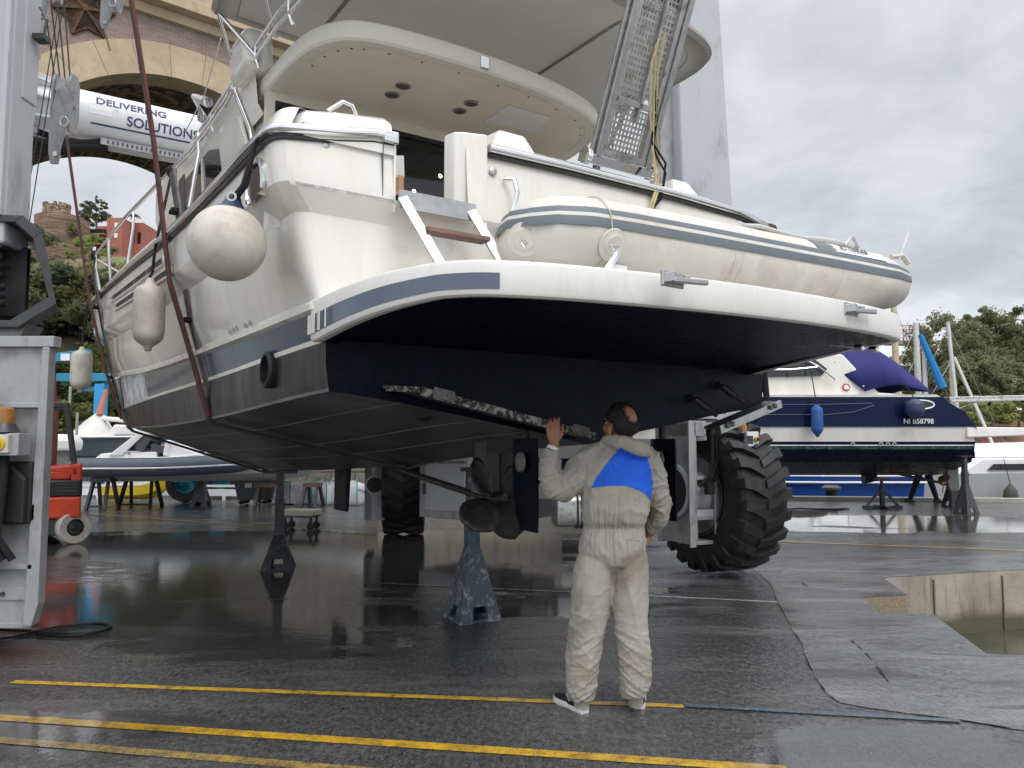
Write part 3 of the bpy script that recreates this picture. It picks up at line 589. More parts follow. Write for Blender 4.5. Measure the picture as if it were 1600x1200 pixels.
for k in range(6):
    a=2*PI*k/6+.2;m.bar(c0+V3((0,-.25,0)),c0+V3((1.2*math.cos(a),-.06,1.2*math.sin(a))),.12,.12)
for k in range(6):
    a=2*PI*k/6+.2;b=2*PI*(k+1)/6+.2;mid=(a+b)/2;m.tube([c0+V3((1.16*math.cos(a),-.05,1.16*math.sin(a))),c0+V3((.74*math.cos(mid),-.05,.74*math.sin(mid))),c0+V3((1.16*math.cos(b),-.05,1.16*math.sin(b)))],.06,6)
m.lathe([(.2,0),(.14,.12),(.02,.14)],c0+V3((0,-.22,0)),(0,-1,0),12)
m.build('tie_plate',M['rust'],via)

# ---------------------------------------------------------------- stone wall and things along the far quay, left
def stonewall():
    t=NT('grey_block_stone');o=t.tc.outputs['Object'];br=t.N.new('ShaderNodeTexBrick');cb=t.N.new('ShaderNodeCombineXYZ');sp=t.N.new('ShaderNodeSeparateXYZ');t.L.new(o,sp.inputs[0]);t.L.new(sp.outputs['X'],cb.inputs[0]);t.L.new(sp.outputs['Z'],cb.inputs[1]);t.L.new(cb.outputs[0],br.inputs['Vector'])
    br.inputs['Scale'].default_value=1;br.inputs['Brick Width'].default_value=.62;br.inputs['Row Height'].default_value=.38;br.inputs['Mortar Size'].default_value=.018;br.inputs['Color1'].default_value=(.19,.175,.15,1);br.inputs['Color2'].default_value=(.29,.265,.225,1);br.inputs['Mortar'].default_value=(.09,.085,.075,1)
    n=t.noise(t.mp(),3,8,.7);c=t.mix(t.mth('MULTIPLY',t.rng(n,.4,.65),.6),br.outputs['Color'],(.12,.105,.09));t.set('Base Color',c);t.set('Roughness',.9);t.set('Normal',t.bump(t.mth('ADD',t.mth('MULTIPLY',br.outputs['Fac'],-1.0),n),.9,.06));M['block']=t.m
stonewall()
wl=thing('stone_wall','high grey block stone wall behind the white bulk bags','wall',(-6.0,20.3,0),R(4))
m=MB();m.bx(0,9.5,0,.9,.0,3.6);m.build('wall_face',M['block'],wl,bev=.03)
m=MB();m.bx(-.05,9.55,-.06,.96,3.6,3.8);m.build('coping',M['pitc'],wl)
m=MB();m.bx(2.5,9.4,-.35,-.01,.0,1.05);m.build('plinth',M['greyst'],wl,bev=.03)
# ---------------------------------------------------------------- motor yacht: local x = starboard, y = forward, z up
yt=thing('motor_yacht','big white motor yacht with black bottom hanging in brown slings over the wet yard','yacht',tuple(YO),TH)
SV=[0,2.5,5,7.5,9,10.5,11.7,12.6,13.2]
def tab(v,ys,xs=SV):
    if v<=xs[0]:return ys[0]
    for i in range(len(xs)-1):
        if v<=xs[i+1]:
            f=(v-xs[i])/(xs[i+1]-xs[i]);
            # smooth (Catmull-Rom)
            p0=ys[max(0,i-1)];p1=ys[i];p2=ys[i+1];p3=ys[min(len(ys)-1,i+2)]
            return .5*((2*p1)+(-p0+p2)*f+(2*p0-5*p1+4*p2-p3)*f*f+(-p0+3*p1-3*p2+p3)*f**3)
    return ys[-1]
keel=lambda v:tab(v,[1.54,1.35,1.22,1.15,1.20,1.32,1.55,2.1,3.0])
ch=lambda v:(tab(v,[1.81,1.81,1.80,1.78,1.62,1.22,.76,.36,.02]),tab(v,[1.85,1.77,1.74,1.76,1.84,2.0,2.2,2.5,3.02]))
sb=lambda v:(tab(v,[1.83,1.84,1.85,1.86,1.74,1.36,.90,.45,.025]),tab(v,[2.10,2.06,2.04,2.0,2.02,2.12,2.3,2.6,3.05]))
st=lambda v:(tab(v,[1.88,1.89,1.90,1.92,1.80,1.46,1.0,.54,.03]),tab(v,[2.26,2.27,2.31,2.41,2.48,2.6,2.75,2.95,3.2]))
kl=lambda v:(tab(v,[2.01,2.02,2.02,2.03,1.95,1.66,1.2,.68,.04]),tab(v,[2.80,2.80,2.84,2.92,2.99,3.08,3.2,3.35,3.5]))
ku=lambda v:(tab(v,[2.12,2.12,2.12,2.13,2.07,1.77,1.28,.73,.045]),tab(v,[2.91,2.91,2.95,3.03,3.10,3.19,3.3,3.45,3.58]))
sh=lambda v:(tab(v,[2.15,2.16,2.16,2.17,2.13,1.88,1.42,.86,.05]),tab(v,[3.20,3.25,3.41,3.53,3.62,3.72,3.83,3.95,4.03]))
def gw(v): a=sh(v);return(a[0]-.05,a[1]+(.17 if v<7 else .17*max(.35,1-(v-7)/4)))
RC=.085
def rc(v): return 0 if v>=RC else RC*(1-math.sqrt(max(0,1-(1-v/RC)**2)))
vs_st=[0,.004,.013,.028,.05,.085,.15]+[.15+(13.2-.15)*k/60 for k in range(1,61)]
vs_lo=[13.2*k/64 for k in range(65)]
def strip(cols,stations,both=True):
    m=MB()
    for s in((-1,1) if both else(-1,)):
        rings=[[(s*u,v,z) for(u,z) in cols(v)] for v in stations];m.loft(rings,closed=False,cap=False)
    return m
def bottom(v):
    k=keel(v);u,z=ch(v);o=[(0.0,k)]
    f0=lambda f:(u*f,k+(z-k)*(f**.94))
    for f in(.25,.46):
        a=f0(f);o+=[a,(a[0]+.008*min(1,u),a[1]-.004*min(1,u)),(a[0]+.009*min(1,u),a[1]+.003)]
    a=f0(.76);o+=[a,(a[0]+.008*min(1,u),a[1]-.004*min(1,u)),(a[0]+.009*min(1,u),a[1]+.003)]
    o+=[(u-.06*min(1,u),z-.022),(u,z-.02),(u,z)]
    return o
strip(bottom,vs_lo).build('hull_bottom',M['antib'],yt,smooth=25)
strip(lambda v:[ch(v),((ch(v)[0]+sb(v)[0])/2+.008,(ch(v)[1]+sb(v)[1])/2),sb(v)],vs_lo).build('hull_side_below_waterline',M['antis'],yt,smooth=30)
strip(lambda v:[sb(v),(sb(v)[0]+.006,sb(v)[1]+.003),(sb(v)[0]+.008,sb(v)[1]+.03),(sb(v)[0]+.002,sb(v)[1]+.034)],vs_lo).build('waterline',M['gel'],yt,smooth=30)
def stp(v):
    a=sb(v);b=st(v);return[(a[0]+.002,a[1]+.034),(b[0],b[1])]
strip(stp,[v for v in vs_lo if v<=5.6]).build('hull_stripe',M['boot'],yt,smooth=30)
M['worn']=mat('scuffed_primer',(.36,.37,.38),.5,var=.2,vs=3,dirt=(.62,.62,.6),ds=2.5,dth=.52,dw=.06)
strip(stp,[v for v in vs_lo if v>=5.5]).build('scuffed_stripe',M['worn'],yt,smooth=30)
def tops(v):
    r=rc(v);a=st(v);k=kl(v);k2=ku(v);s_=sh(v);g=gw(v)
    return[(a[0]-r*.0,a[1]),(a[0]+.035-r*.1,a[1]+.012),(a[0]+.035-r*.2,a[1]+.045),(a[0]+.01-r*.6,a[1]+.075),((a[0]+k[0])/2+.02-r,(a[1]+k[1])/2),(k[0]-r,k[1]),(k2[0]-r,k2[1]),(k2[0]+.012-r,k2[1]+.02),((k2[0]+s_[0])/2+.012-r,(k2[1]+s_[1])/2),(s_[0]-r,s_[1]),(s_[0]-.01-r,s_[1]+.06),(g[0]-r,g[1]-.02),(g[0]-.03-r,g[1]),(g[0]-.16-r,g[1]+.012),(g[0]-.19-r,g[1]-.08)]
AO=[0,0,0,0,0,0,.075,.078,.065,.05,.045,.03,.0,-.1,-.1]
def topstrip():
    m=MB()
    for s in(-1,1):m.loft([[(s*u,v-a*max(0,1-v/RC),z) for(u,z),a in zip(tops(v),AO)] for v in vs_st],closed=False,cap=False)
    return m
topstrip().build('hull_topsides',M['gel'],yt,smooth=22)
# deck
m=MB();rings=[]
for v in[.9]+[1.5+k*.6 for k in range(20)]:
    a=gw(v);rings.append([(-a[0]+.17,v,a[1]-.08),(0,v,a[1]-.02),(a[0]-.17,v,a[1]-.08)])
m.loft(rings,closed=False,cap=False);m.build('deck',M['gelin'],yt)
# black transom under the platform
m=MB();z1=2.12
a=[(0,keel(0))]+[(bottom(0)[i]) for i in range(1,len(bottom(0)))]
poly=[(-u,0,z) for u,z in a[::-1]]+[(u,0,z) for u,z in a[1:]]
poly=poly+[(1.83,0,2.10),(1.6,0.0,z1),(-1.6,0.0,z1),(-1.83,0,2.10)]
m.add(poly,[tuple(range(len(poly)))]);m.build('transom_below_waterline',M['anti'],yt)
# upper transom with boarding gate
m=MB()
T0=tops(0)
def wrow(i0,i1,uend,side=-1,ztop=None):
    m.loft([[(side*T0[i][0]+(uend-side*T0[i][0])*k/10,-AO[i],T0[i][1]) for k in range(11)] for i in range(i0,i1+1)],closed=False,cap=False)
wrow(3,6,1.5);wrow(6,9,-1.47);wrow(6,7,-.98)
m.loft([[(1.5,-AO[i],T0[i][1]),(1.7,-AO[i]+.0,T0[i][1]),(T0[i][0],-AO[i],T0[i][1])] for i in range(3,10)],closed=False,cap=False)
m.loft([[(-.98+k*.248,v,z) for k in range(11)] for v,z in((-.075,2.91),(-.078,2.93),(-.06,3.1),(-.045,3.30),(-.04,3.36))],closed=False,cap=False)
m.build('transom',M['gel'],yt,smooth=25)
# port quarter coaming with rounded top, gate jamb and starboard coaming
m=MB()
prof=[(-.05,3.26),(-.045,3.33),(-.02,3.40),(.02,3.435),(.10,3.445),(.22,3.445),(.25,3.40),(.25,2.85)]
m.loft([[(u,v+dv,z+dz_) for v,z in prof] for u,dv,dz_ in((-2.08,.10,-.12),(-2.04,.04,-.085),(-1.96,.0,-.065),(-1.75,.0,-.03),(-1.6,0,-.012),(-1.5,.0,0),(-1.47,0,-.01))],closed=False,cap=False)
m.add([(-1.47,v,z-.01) for v,z in prof]+[(-1.47,-.05,2.86)],[tuple(range(9))])
m.bx(-1.475,-1.462,-.075,.24,2.86,3.28)
m.bx(-2.0,-1.47,-.072,-.03,3.19,3.27);m.build('port_coaming',M['gel'],yt,smooth=35)
m=MB();m.tube([(-1.80,.12,3.44),(-1.72,.10,3.51),(-1.66,.10,3.50),(-1.63,.10,3.44)],.014,8);m.build('coaming_handle',M['chrome'],yt,smooth=60)
m=MB();m.bx(-1.5435,-1.540,-.0785,.0,2.94,3.26);m.build('locker_seam',M['grey'],yt)
m=MB()
m.prism([(-1.06,.10,2.86),(-1.04,.0,2.86),(-.99,-.03,2.86),(-.84,-.075,2.86),(-.82,.12,2.86)],(0,0,.60))
m.build('gate_jamb',M['gel'],yt,bev=.015)
m=MB()
prof=[(-.04,3.36),(-.045,3.40),(.0,3.43),(.08,3.49),(.14,3.505),(.24,3.51),(.25,2.9)]
us=[-.84+2.72*k/14 for k in range(15)]
m.loft([[(u,v+(.0 if u<1.3 else .12*(u-1.3)),z-(0 if u<1.1 else .06*((u-1.1)/.7)**2)) for v,z in prof] for u in us],closed=False,cap=False)
m.add([(-.84,v,z) for v,z in prof],[tuple(range(7))])
m.build('starboard_coaming',M['gel'],yt,smooth=35)
m=MB();m.loft([[(-.72,.06,3.46),(-.36,.06,3.46),(-.36,.25,3.5),(-.72,.25,3.5)],[(-.64,.10,3.60),(-.44,.10,3.60),(-.42,.24,3.6),(-.66,.24,3.6)]]);m.build('coaming_block',M['gel'],yt,bev=.02);m=MB();m.loft([[(.98,.12,3.48),(1.3,.12,3.48),(1.3,.45,3.5),(.98,.45,3.5)],[(1.03,.18,3.62),(1.2,.18,3.62),(1.22,.42,3.62),(1.03,.42,3.62)]])
m.build('coaming_block',M['gel'],yt,bev=.02)
# cockpit floor, sill
m=MB();m.bx(-1.85,1.85,.02,2.75,2.80,2.90);m.build('cockpit_floor',M['gelin'],yt)
m=MB();m.bx(-1.455,-1.0,-.13,.10,2.93,2.965);m.build('gate_sill',M['blackp'],yt);
m=MB();m.bx(-1.47,-.97,-.145,-.13,2.87,2.975);m.build('sill_plate',M['steel'],yt)
# rub rail of polished steel, port side to the gate and starboard side
def railpts(off,dz,v1=12.9):
    o=[]
    for v in[.085,.06,.04,.02,.006,0][::-1]:
        s_=sh(v);o.append((-(s_[0]-rc(v)+off),v-(off+.05)*(1-v/RC),s_[1]+dz))
    for k in range(1,50):
        v=.15+(v1-.15)*k/49;s_=sh(v);o.append((-(s_[0]+off),v,s_[1]+dz))
    return o
pt=[(-1.47,-.075,3.295),(-1.6,-.075,3.29),(-1.8,-.075,3.25)]+railpts(.02,.01)
m=MB();m.tube(pt,.030,8);m.build('rub_rail',M['chrome'],yt,smooth=60)
m=MB();m.tube([(p[0]+(.012 if p[0]<-1.85 else 0),p[1]+.012,p[2]-.045) for p in pt],.012,6);m.build('rail_backing',M['dgrey'],yt,smooth=60)
m=MB();m.tube([(-.83,-.07,3.375),(-.2,-.072,3.385),(.8,-.072,3.385),(1.5,-.06,3.37),(1.88,-.02,3.33),(2.06,.2,3.28)],.030,8);m.build('rub_rail',M['chrome'],yt,smooth=60)
m=MB();m.tube([(-.83,-.06,3.335),(-.2,-.062,3.345),(.8,-.062,3.345),(1.5,-.05,3.33),(1.88,-.02,3.29)],.016,6);m.build('rail_backing',M['dgrey'],yt,smooth=60)
m=MB();m.box((-1.50,-.085,3.285),(.09,.035,.07));m.build('rail_end',M['chrome'],yt,bev=.008)
# boarding ladder
ld=MB();A0,A1=V3((-1.45,-.14,2.93)),V3((-1.25,-.40,2.38));B0,B1=V3((-1.0,-.14,2.93)),V3((-.80,-.40,2.38))
ld.bar(A0,A1,.055,.018,up=(0,-.8,-.3));ld.bar(B0,B1,.055,.018,up=(0,-.8,-.3));lad=ld.build('boarding_ladder',M['alu'],yt)
for f in(.35,.74):
    a=A0.lerp(A1,f);b=B0.lerp(B1,f);m=MB();m.bar(a+V3((.02,0,0)),b-V3((.02,0,0)),.10,.028);m.build('rung',M['teak'],lad,bev=.004)
# grab handle, filler caps
m=MB();m.tube([(-.72,-.07,3.20),(-.68,-.125,3.19),(-.665,-.14,3.10),(-.70,-.14,2.98),(-.745,-.125,2.88),(-.77,-.07,2.865)],.016,8);m.build('grab_handle',M['chrome'],yt,smooth=60)
for(u,z) in((-1.87,3.17),(-.795,3.235)):
    m=MB();m.lathe([(.026,0),(.026,.012),(.014,.018)],(u,-.055 if u>-1 else -.04,z),(0,-1,0),14);m.build('filler_cap',M['steel'],yt,smooth=40)
# ---- swim platform
OUT=[(-1.905,.03),(-1.885,-.35),(-1.83,-.68),(-1.73,-.93),(-1.62,-1.09),(-1.48,-1.19),(-1.15,-1.30),(-.6,-1.40),(0,-1.46),(.6,-1.475),(1.1,-1.44),(1.42,-1.37),(1.56,-1.27),(1.64,-1.05),(1.70,-.6),(1.76,0)]
def dens(ps,n):
    xs=list(range(len(ps)));o=[]
    for i in range(len(ps)-1):
        for k in range(n):
            t_=i+k/n;o.append((tab(t_,[p[0] for p in ps],xs),tab(t_,[p[1] for p in ps],xs)))
    return o+[ps[-1]]
OD=dens(OUT,5)
def blend(v): return max(0,min(1,(v+1.0)/1.0))
zt=lambda v:2.365-.04*blend(v)
zbm=lambda v:2.205-.105*blend(v)
def offp(i,d):
    a=V3((*OD[max(0,i-1)],0));b=V3((*OD[min(len(OD)-1,i+1)],0));t_=(b-a).normalized();n=V3((t_.y,-t_.x,0));p=V3((*OD[i],0));return p+n*d   # outward
rim=[];
for i,(u,v) in enumerate(OD):
    a=zt(v);b=zbm(v);row=[]
    for d,z in((-.06,a+.0),(-.02,a+.002),(-.005,a-.006),(0,a-.02),(0,b+.02),(-.006,b+.004),(-.02,b-.004),(-.06,b)):
        q=offp(i,d);row.append((q.x,q.y,z))
    rim.append(row)
m=MB();m.loft(rim,closed=False,cap=False)
tp=[rim[i][0] for i in range(len(OD))];cpt=(0,0,2.33)
for i in range(len(tp)-1):m.add([tp[i],tp[i+1],(tp[i+1][0]*.9,0.02,2.33),(tp[i][0]*.9,0.02,2.33)],[(0,1,2,3)])
m.build('swim_platform',M['plat'],yt,smooth=30)
m=MB();bt=[rim[i][-1] for i in range(len(OD))]
for i in range(len(bt)-1):
    a,b=bt[i],bt[i+1];c=(max(-1.80,min(1.72,b[0])),.0,2.115);d=(max(-1.80,min(1.72,a[0])),.0,2.115)
    mid1=(a[0]*.96,a[1]*.86,a[2]-.012);mid2=(b[0]*.96,b[1]*.86,b[2]-.012);m.add([a,b,mid2,mid1],[(0,1,2,3)]);m.add([mid1,mid2,c,d],[(0,1,2,3)])
m.build('platform_underside',M['anti'],yt,smooth=40)
# slate stripe with white bars sweeping round the platform's port corner
def decal(i0,i1,f0,f1,d=.004):
    m=MB()
    for i in range(i0,i1):
        r=[]
        for k in(i,i+1):
            v=OD[k][1];a=zt(v);b=zbm(v);q=offp(k,d);r.append([(q.x,q.y,b+(a-b)*f0),(q.x,q.y,b+(a-b)*f1)])
        m.quad(r[0][0],r[1][0],r[1][1],r[0][1])
    return m
decal(4,25,.17,.62).build('platform_stripe',M['boot'],yt,smooth=40)
decal(0,4,.17,.62).build('platform_stripe',M['boot'],yt,smooth=40)
for i,w in((0,.05),(1,.04),(2,.026),(3,.014)):
    f=i+.4;k=int(f);u=OD[k][0];v=OD[k][1];a=zt(v);b=zbm(v);q=offp(k,.008);m=MB();m.box((q.x,q.y,(a*.395+b*.605)),(.004,w,(a-b)*.46));m.build('stripe_bar',M['gel'],yt)
# mooring cleats on the platform edge
def cleat(u,v):
    m=MB();m.box((0,0,0),(.15,.02,.075));c=m.build('cleat',M['steel'],yt,bev=.006);c.location=(u,v,2.315);c.rotation_euler=(0,0,R(4))
    m=MB();m.bar((-.05,-.045,-.015),(.19,-.05,.0),.028,.026);m.bar((-.055,-.0,.0),(-.04,-.055,.0),.03,.05);m.bar((.055,-.0,.0),(.05,-.055,.0),.03,.04);m.build('horn',M['steel'],c,bev=.006)
for p in((1048,444),(1326,482)):
    q=loc(onv(*p,-1.47 if p[0]<1200 else -1.455));cleat(q.x,q.y-.01)
m=MB()
for k in range(2):m.lathe([(.022,0),(.022,.05),(.012,.055)],(1.33+.17*k,-1.12,2.17),(.1,-1,-.1),10)
m.bar((1.15,-1.05,2.19),(1.55,-1.05,2.19),.02,.02);m.build('underwater_light',M['chrome'],yt)
# ---- portlight, hull vents, drains, exhaust
def hullpt(px,py,uu):return loc(onu(px,py,uu))
def sidep(v,z,off=0):    # topsides surface point on the port side at station v, height z
    k2=ku(v);s_=sh(v);f=(z-k2[1]-.02)/(s_[1]-k2[1]-.02);u=k2[0]+.012+(s_[0]-k2[0]-.012)*f
    if z<k2[1]:
        a=st(v);k=kl(v);f=(z-a[1]-.075)/(k[1]-a[1]-.075);u=a[0]+.01+(k[0]-a[0]-.01)*f
    return V3((-(u+off),v,z))
def rrect(v0,z0,w,h,r,off,n=6,skew=0):
    o=[]
    for cx,cz,a0 in((w/2-r,h/2-r,0),(-w/2+r,h/2-r,90),(-w/2+r,-h/2+r,180),(w/2-r,-h/2+r,270)):
        for k in range(n+1):
            a=R(a0+90*k/n);x=cx+r*math.cos(a);z=cz+r*math.sin(a);o.append(sidep(v0+x,z0+z+skew*x,off))
    return o
pl=MB();pl.loft([rrect(.30,3.0,.36,.25,.11,.004),rrect(.30,3.0,.36,.25,.11,.022),rrect(.30,3.0,.30,.195,.085,.026),rrect(.30,3.0,.275,.17,.075,-.02)],True,False);po=pl.build('portlight',M['chrome'],yt,smooth=40)
m=MB();m.add(rrect(.30,3.0,.28,.175,.075,.012),[tuple(range(28))]);m.build('pane',M['glass'],po)
for v0,z0,w in((4.75,3.20,3.5),(4.45,3.06,3.5)):
    m=MB();m.loft([rrect(v0,z0,w,.10,.045,.006,4,.055),rrect(v0,z0,w-.02,.085,.04,.022,4,.055),rrect(v0,z0,w-.10,.05,.02,.022,4,.055),rrect(v0,z0,w-.10,.05,.02,.003,4,.055)],True,False);ve=m.build('hull_vent',M['gel'],yt,smooth=30)
    m=MB()
    for k in range(4):
        x0=v0-w/2+.12+k*(w-.2)/4;m.add(rrect(x0+(w-.2)/8-.03,z0+.055*(x0+(w-.2)/8-.03-v0),(w-.2)/4-.10,.045,.01,.013,2,.055),[tuple(range(12))])
    m.build('slot',M['black'],ve)
for i,(px_,py_) in enumerate([(346,517),(351,514),(356,511),(369,507),(376,503)]):
    q=hullpt(px_,py_,-1.97);p_=sidep(q.y,q.z,.0);m=MB();m.lathe([(.017,0),(.017,.018),(.009,.02)],p_,(-1,0,0),10);m.build('drain_outlet',M['steel'],yt,smooth=40)
ex=MB();c=V3((-1.835,.97,2.02));ex.lathe([(.118,-.03),(.12,.03),(.105,.045),(.092,.045),(.088,-.2)],c,(-1,0,0),24,cap=False);e_=ex.build('exhaust_outlet',M['black'],yt,smooth=40)
m=MB();m.lathe([(.09,0),(.02,.01)],c+V3((.05,0,0)),(-1,0,0),20);m.build('flap',M['blackp'],e_)
q=hullpt(175,520,-2.0);m=MB();m.loft([rrect(9.3,3.19,.55,.2,.09,.004,5,.05),rrect(9.3,3.19,.55,.2,.09,.02,5,.05),rrect(9.3,3.19,.45,.14,.06,.02,5,.05)],True,False);pf_=m.build('fairlead',M['chrome'],yt,smooth=40)
m=MB();m.add(rrect(9.3,3.19,.46,.15,.06,.012,5,.05),[tuple(range(24))]);m.build('opening',M['black'],pf_)
# ---- underwater gear
def tabplate(px0,px1,s):
    a=loc(onv(*px0,-.02));b=loc(onv(*px1,-.02));m=MB()
    d=(b-a).normalized();m.prism([a+V3((0,.03,.0)),b+V3((0,.03,0)),b-d*.10+V3((0,-.26,-.02)),a+d*.10+V3((0,-.26,-.02))],(0,0,.018))
    return m,a,b,d
m,a,b,d=tabplate((600,606),(905,684),-1)
tb=m.build('trim_tab',M['antib'],yt)
m=MB();m.bar(a+V3((0,-.272,-.012))+d*.10,b+V3((0,-.272,-.012))-d*.10,.02,.046,up=(0,0,1));m.bar(a+d*.02+V3((0,-.02,0)),a+V3((0,-.26,-.0))+d*.11,.05,.03);m.build('tab_lip',M['scab'],tb)
for f in(.115,.80):
    m=MB();p0=a.lerp(b,f)+V3((0,-.288,.0));m.bar(p0,p0+d*.13,.016,.058)
    for k in(.03,.10):m.lathe([(.022,0),(.022,.012),(.012,.012),(.010,.02)],p0+d*k+V3((0,-.006,0)),(0,-1,0),12)
    m.build('anode',M['zinc'],tb,bev=.004)
m=MB();a=loc(onv(1105,670,-.02));b=loc(onv(1200,630,-.02));d=(b-a).normalized()
m.prism([a+V3((0,.03,0)),b+V3((0,.03,0)),b+V3((0,-.11,-.01)),a+V3((0,-.11,-.01))],(0,0,.02));tb2=m.build('trim_tab',M['antib'],yt)
m=MB();m.bar(a+V3((0,-.12,-.01)),b+V3((0,-.12,-.01)),.02,.06);m.build('tab_lip',M['steel'],tb2)
for f in(.1,.8):
    m=MB();p0=a.lerp(b,f)+V3((0,-.135,.0))
    for k in(.0,.05):m.lathe([(.020,0),(.020,.012),(.010,.018)],p0+d*k,(0,-1,0),12)
    m.build('anode',M['zinc'],tb2)
for(pa,pb) in(((1078,622),(1120,650)),((1120,602),(1163,630))):
    p0=loc(onv(*pa,-.01));p1=loc(onv(*pb,-.14));p0.y=-.01;m=MB();m.bar(p0,p0+V3((0,-.05,-.01)),.05,.06);q=p0+V3((0,-.05,-.01));m.tube([q,q.lerp(p1,.55)],.026,10);m.tube([q.lerp(p1,.55),p1],.016,8);m.build('trim_ram',M['blackp'],yt,smooth=40)
m=MB();m.lathe([(.075,0),(.06,.03),(.02,.045)],(-1.05,.35,1.735),(0,-.1,-1),14);o=m.build('water_intake',M['bronze'],yt,smooth=40)
def rudder(u,v):
    o=MB();sec=lambda z,l0,l1,t_:[(0,l0,z),(t_,l0+(l1-l0)*.3,z),(t_*.7,l0+(l1-l0)*.65,z),(.006,l1,z),(-.006,l1,z),(-t_*.7,l0+(l1-l0)*.65,z),(-t_,l0+(l1-l0)*.3,z)]
    o.loft([sec(-.60,.10,-.20,.018),sec(-.5,.17,-.21,.028),sec(-.3,.22,-.21,.036),sec(-.02,.22,-.20,.042)]);r=o.build('rudder',M['anti'],yt,smooth=50);r.location=(u,v,1.60);r.rotation_euler=(0,0,R(-13 if u<0 else -20))
    m=MB();m.cyl((0,0,-.03),(0,0,.12),.03,12);m.build('rudder_stock',M['bronze'],r)
    for s in(-1,1):
        m=MB();m.lathe([(.068,0),(.062,.02),(.02,.028)],(s*.036,-.03,-.17),(s,0,0),18);m.build('anode',M['zinc'],r,smooth=40)
rudder(-.47,.06);rudder(.76,.06)
def prop(u,v,z,rot):
    t_=MB();t_.lathe([(.028,-.10),(.045,-.06),(.05,.05),(.045,.09)],(0,0,0),(0,1,0),16);p=t_.build('propeller',M['bronze'],yt,smooth=40);p.location=(u,v,z);p.rotation_euler=(R(-8),rot,0)
    for k in range(4):
        m=MB();rings=[];n=9
        for i in range(n):
            f=i/(n-1);rr=.04+.265*f;w=.33*math.sin(PI*min(.97,.13+f*.80))**.8*.5;tw_=R(58-34*f);row=[]
            for s in range(7):
                g=(s/6*2-1);x=g*w*math.cos(tw_)+.05*f*f;y=g*w*math.sin(tw_);row.append((x,y*.8,rr))
            rings.append(row)
        m.loft(rings,closed=False,cap=False);b=m.build('blade',M['bronze'],p,smooth=60);so_=b.modifiers.new('thick','SOLIDIFY');so_.thickness=.012;b.rotation_euler=(0,2*PI*k/4+.6,0)
    m=MB();m.tube([(0,.08,0),(0,1.5,.36)],.026,10);m.build('shaft',M['bronze'],p,smooth=40)
    m=MB();m.prism([(-.02,.14,.03),(.02,.14,.03),(.02,.30,.03),(-.02,.30,.03)],(0,.02,.42));m.build('bracket',M['antib'],p)
prop(-.42,.48,1.17,R(12));prop(.70,.48,1.17,R(70))
m=MB();p0=loc(P(537,728,9.7));m.loft([[(p0.x-.03,p0.y-.2,p0.z+.1),(p0.x+.03,p0.y-.2,p0.z+.1),(p0.x+.03,p0.y+.24,p0.z+.1),(p0.x-.03,p0.y+.24,p0.z+.1)],[(p0.x-.018,p0.y-.15,p0.z-.56),(p0.x+.018,p0.y-.15,p0.z-.56),(p0.x+.018,p0.y+.27,p0.z-.56),(p0.x-.018,p0.y+.27,p0.z-.56)]]);m.build('stabiliser_fin',M['anti'],yt,bev=.01)
# ---- cabin, door, flybridge
m=MB()
vv=[2.78,4.5,6.2,7.4]
for s in(-1,1):
    m.loft([[(s*1.58,v,3.3),(s*1.53,v,4.0),(s*1.50,v,4.47)] for v in(2.2,4.2,5.6,6.6)],closed=False,cap=False)
m.build('cabin_side',M['gelin'],yt,smooth=30)
m=MB();m.bx(-1.56,-1.49,2.19,2.26,2.9,4.46);m.bx(-1.49,1.5,2.19,2.26,4.37,4.46);m.bx(1.3,1.54,2.19,2.26,2.9,4.46);m.build('cabin_bulkhead',M['gelin'],yt)
m=MB();m.bx(-1.49,1.3,2.22,2.235,2.9,4.37);dr=m.build('saloon_door',M['glass'],yt)
m=MB();m.bx(-1.49,-1.455,2.195,2.22,2.9,4.37);m.bx(-1.455,1.3,2.195,2.22,4.33,4.37);m.bx(.14,.17,2.19,2.22,2.9,4.33);m.build('door_frame',M['blackp'],dr)
m=MB();m.bx(.2,.22,2.175,2.195,3.1,4.2);m.build('door_handle',M['steel'],dr)
for p in((688,275),(647,299)):
    q=loc(onv(*p,2.215));m=MB();m.lathe([(.018,0),(.014,.006)],q,(0,-1,0),12);m.build('saloon_light',M['lamp'],dr)
# side windows of the saloon with the wing door aft of them
sw=MB();f=lambda px_,py_,o=0:loc(onu(px_,py_,-1.60+o))
w0=[f(288,287),f(330,235),f(352,233),f(352,262),f(318,318),f(288,325)]
sw.prism(w0,(-.02,0,0));swo=sw.build('side_window',M['wglass'],yt)
m=MB();m.bar(f(316,250,-.025),f(318,322,-.025),.05,.02,up=(1,0,0));m.build('window_post',M['gelin'],swo)
m=MB();m.prism([f(347,222),f(372,182),f(379,184),f(392,232),f(352,268)],(-.035,0,0));m.build('wing_door',M['gel'],yt,bev=.008)
m=MB();m.prism([f(282,262),f(292,250),f(292,330),f(284,338)],(-.025,0,0));m.build('cabin_post',M['dgrey'],yt)
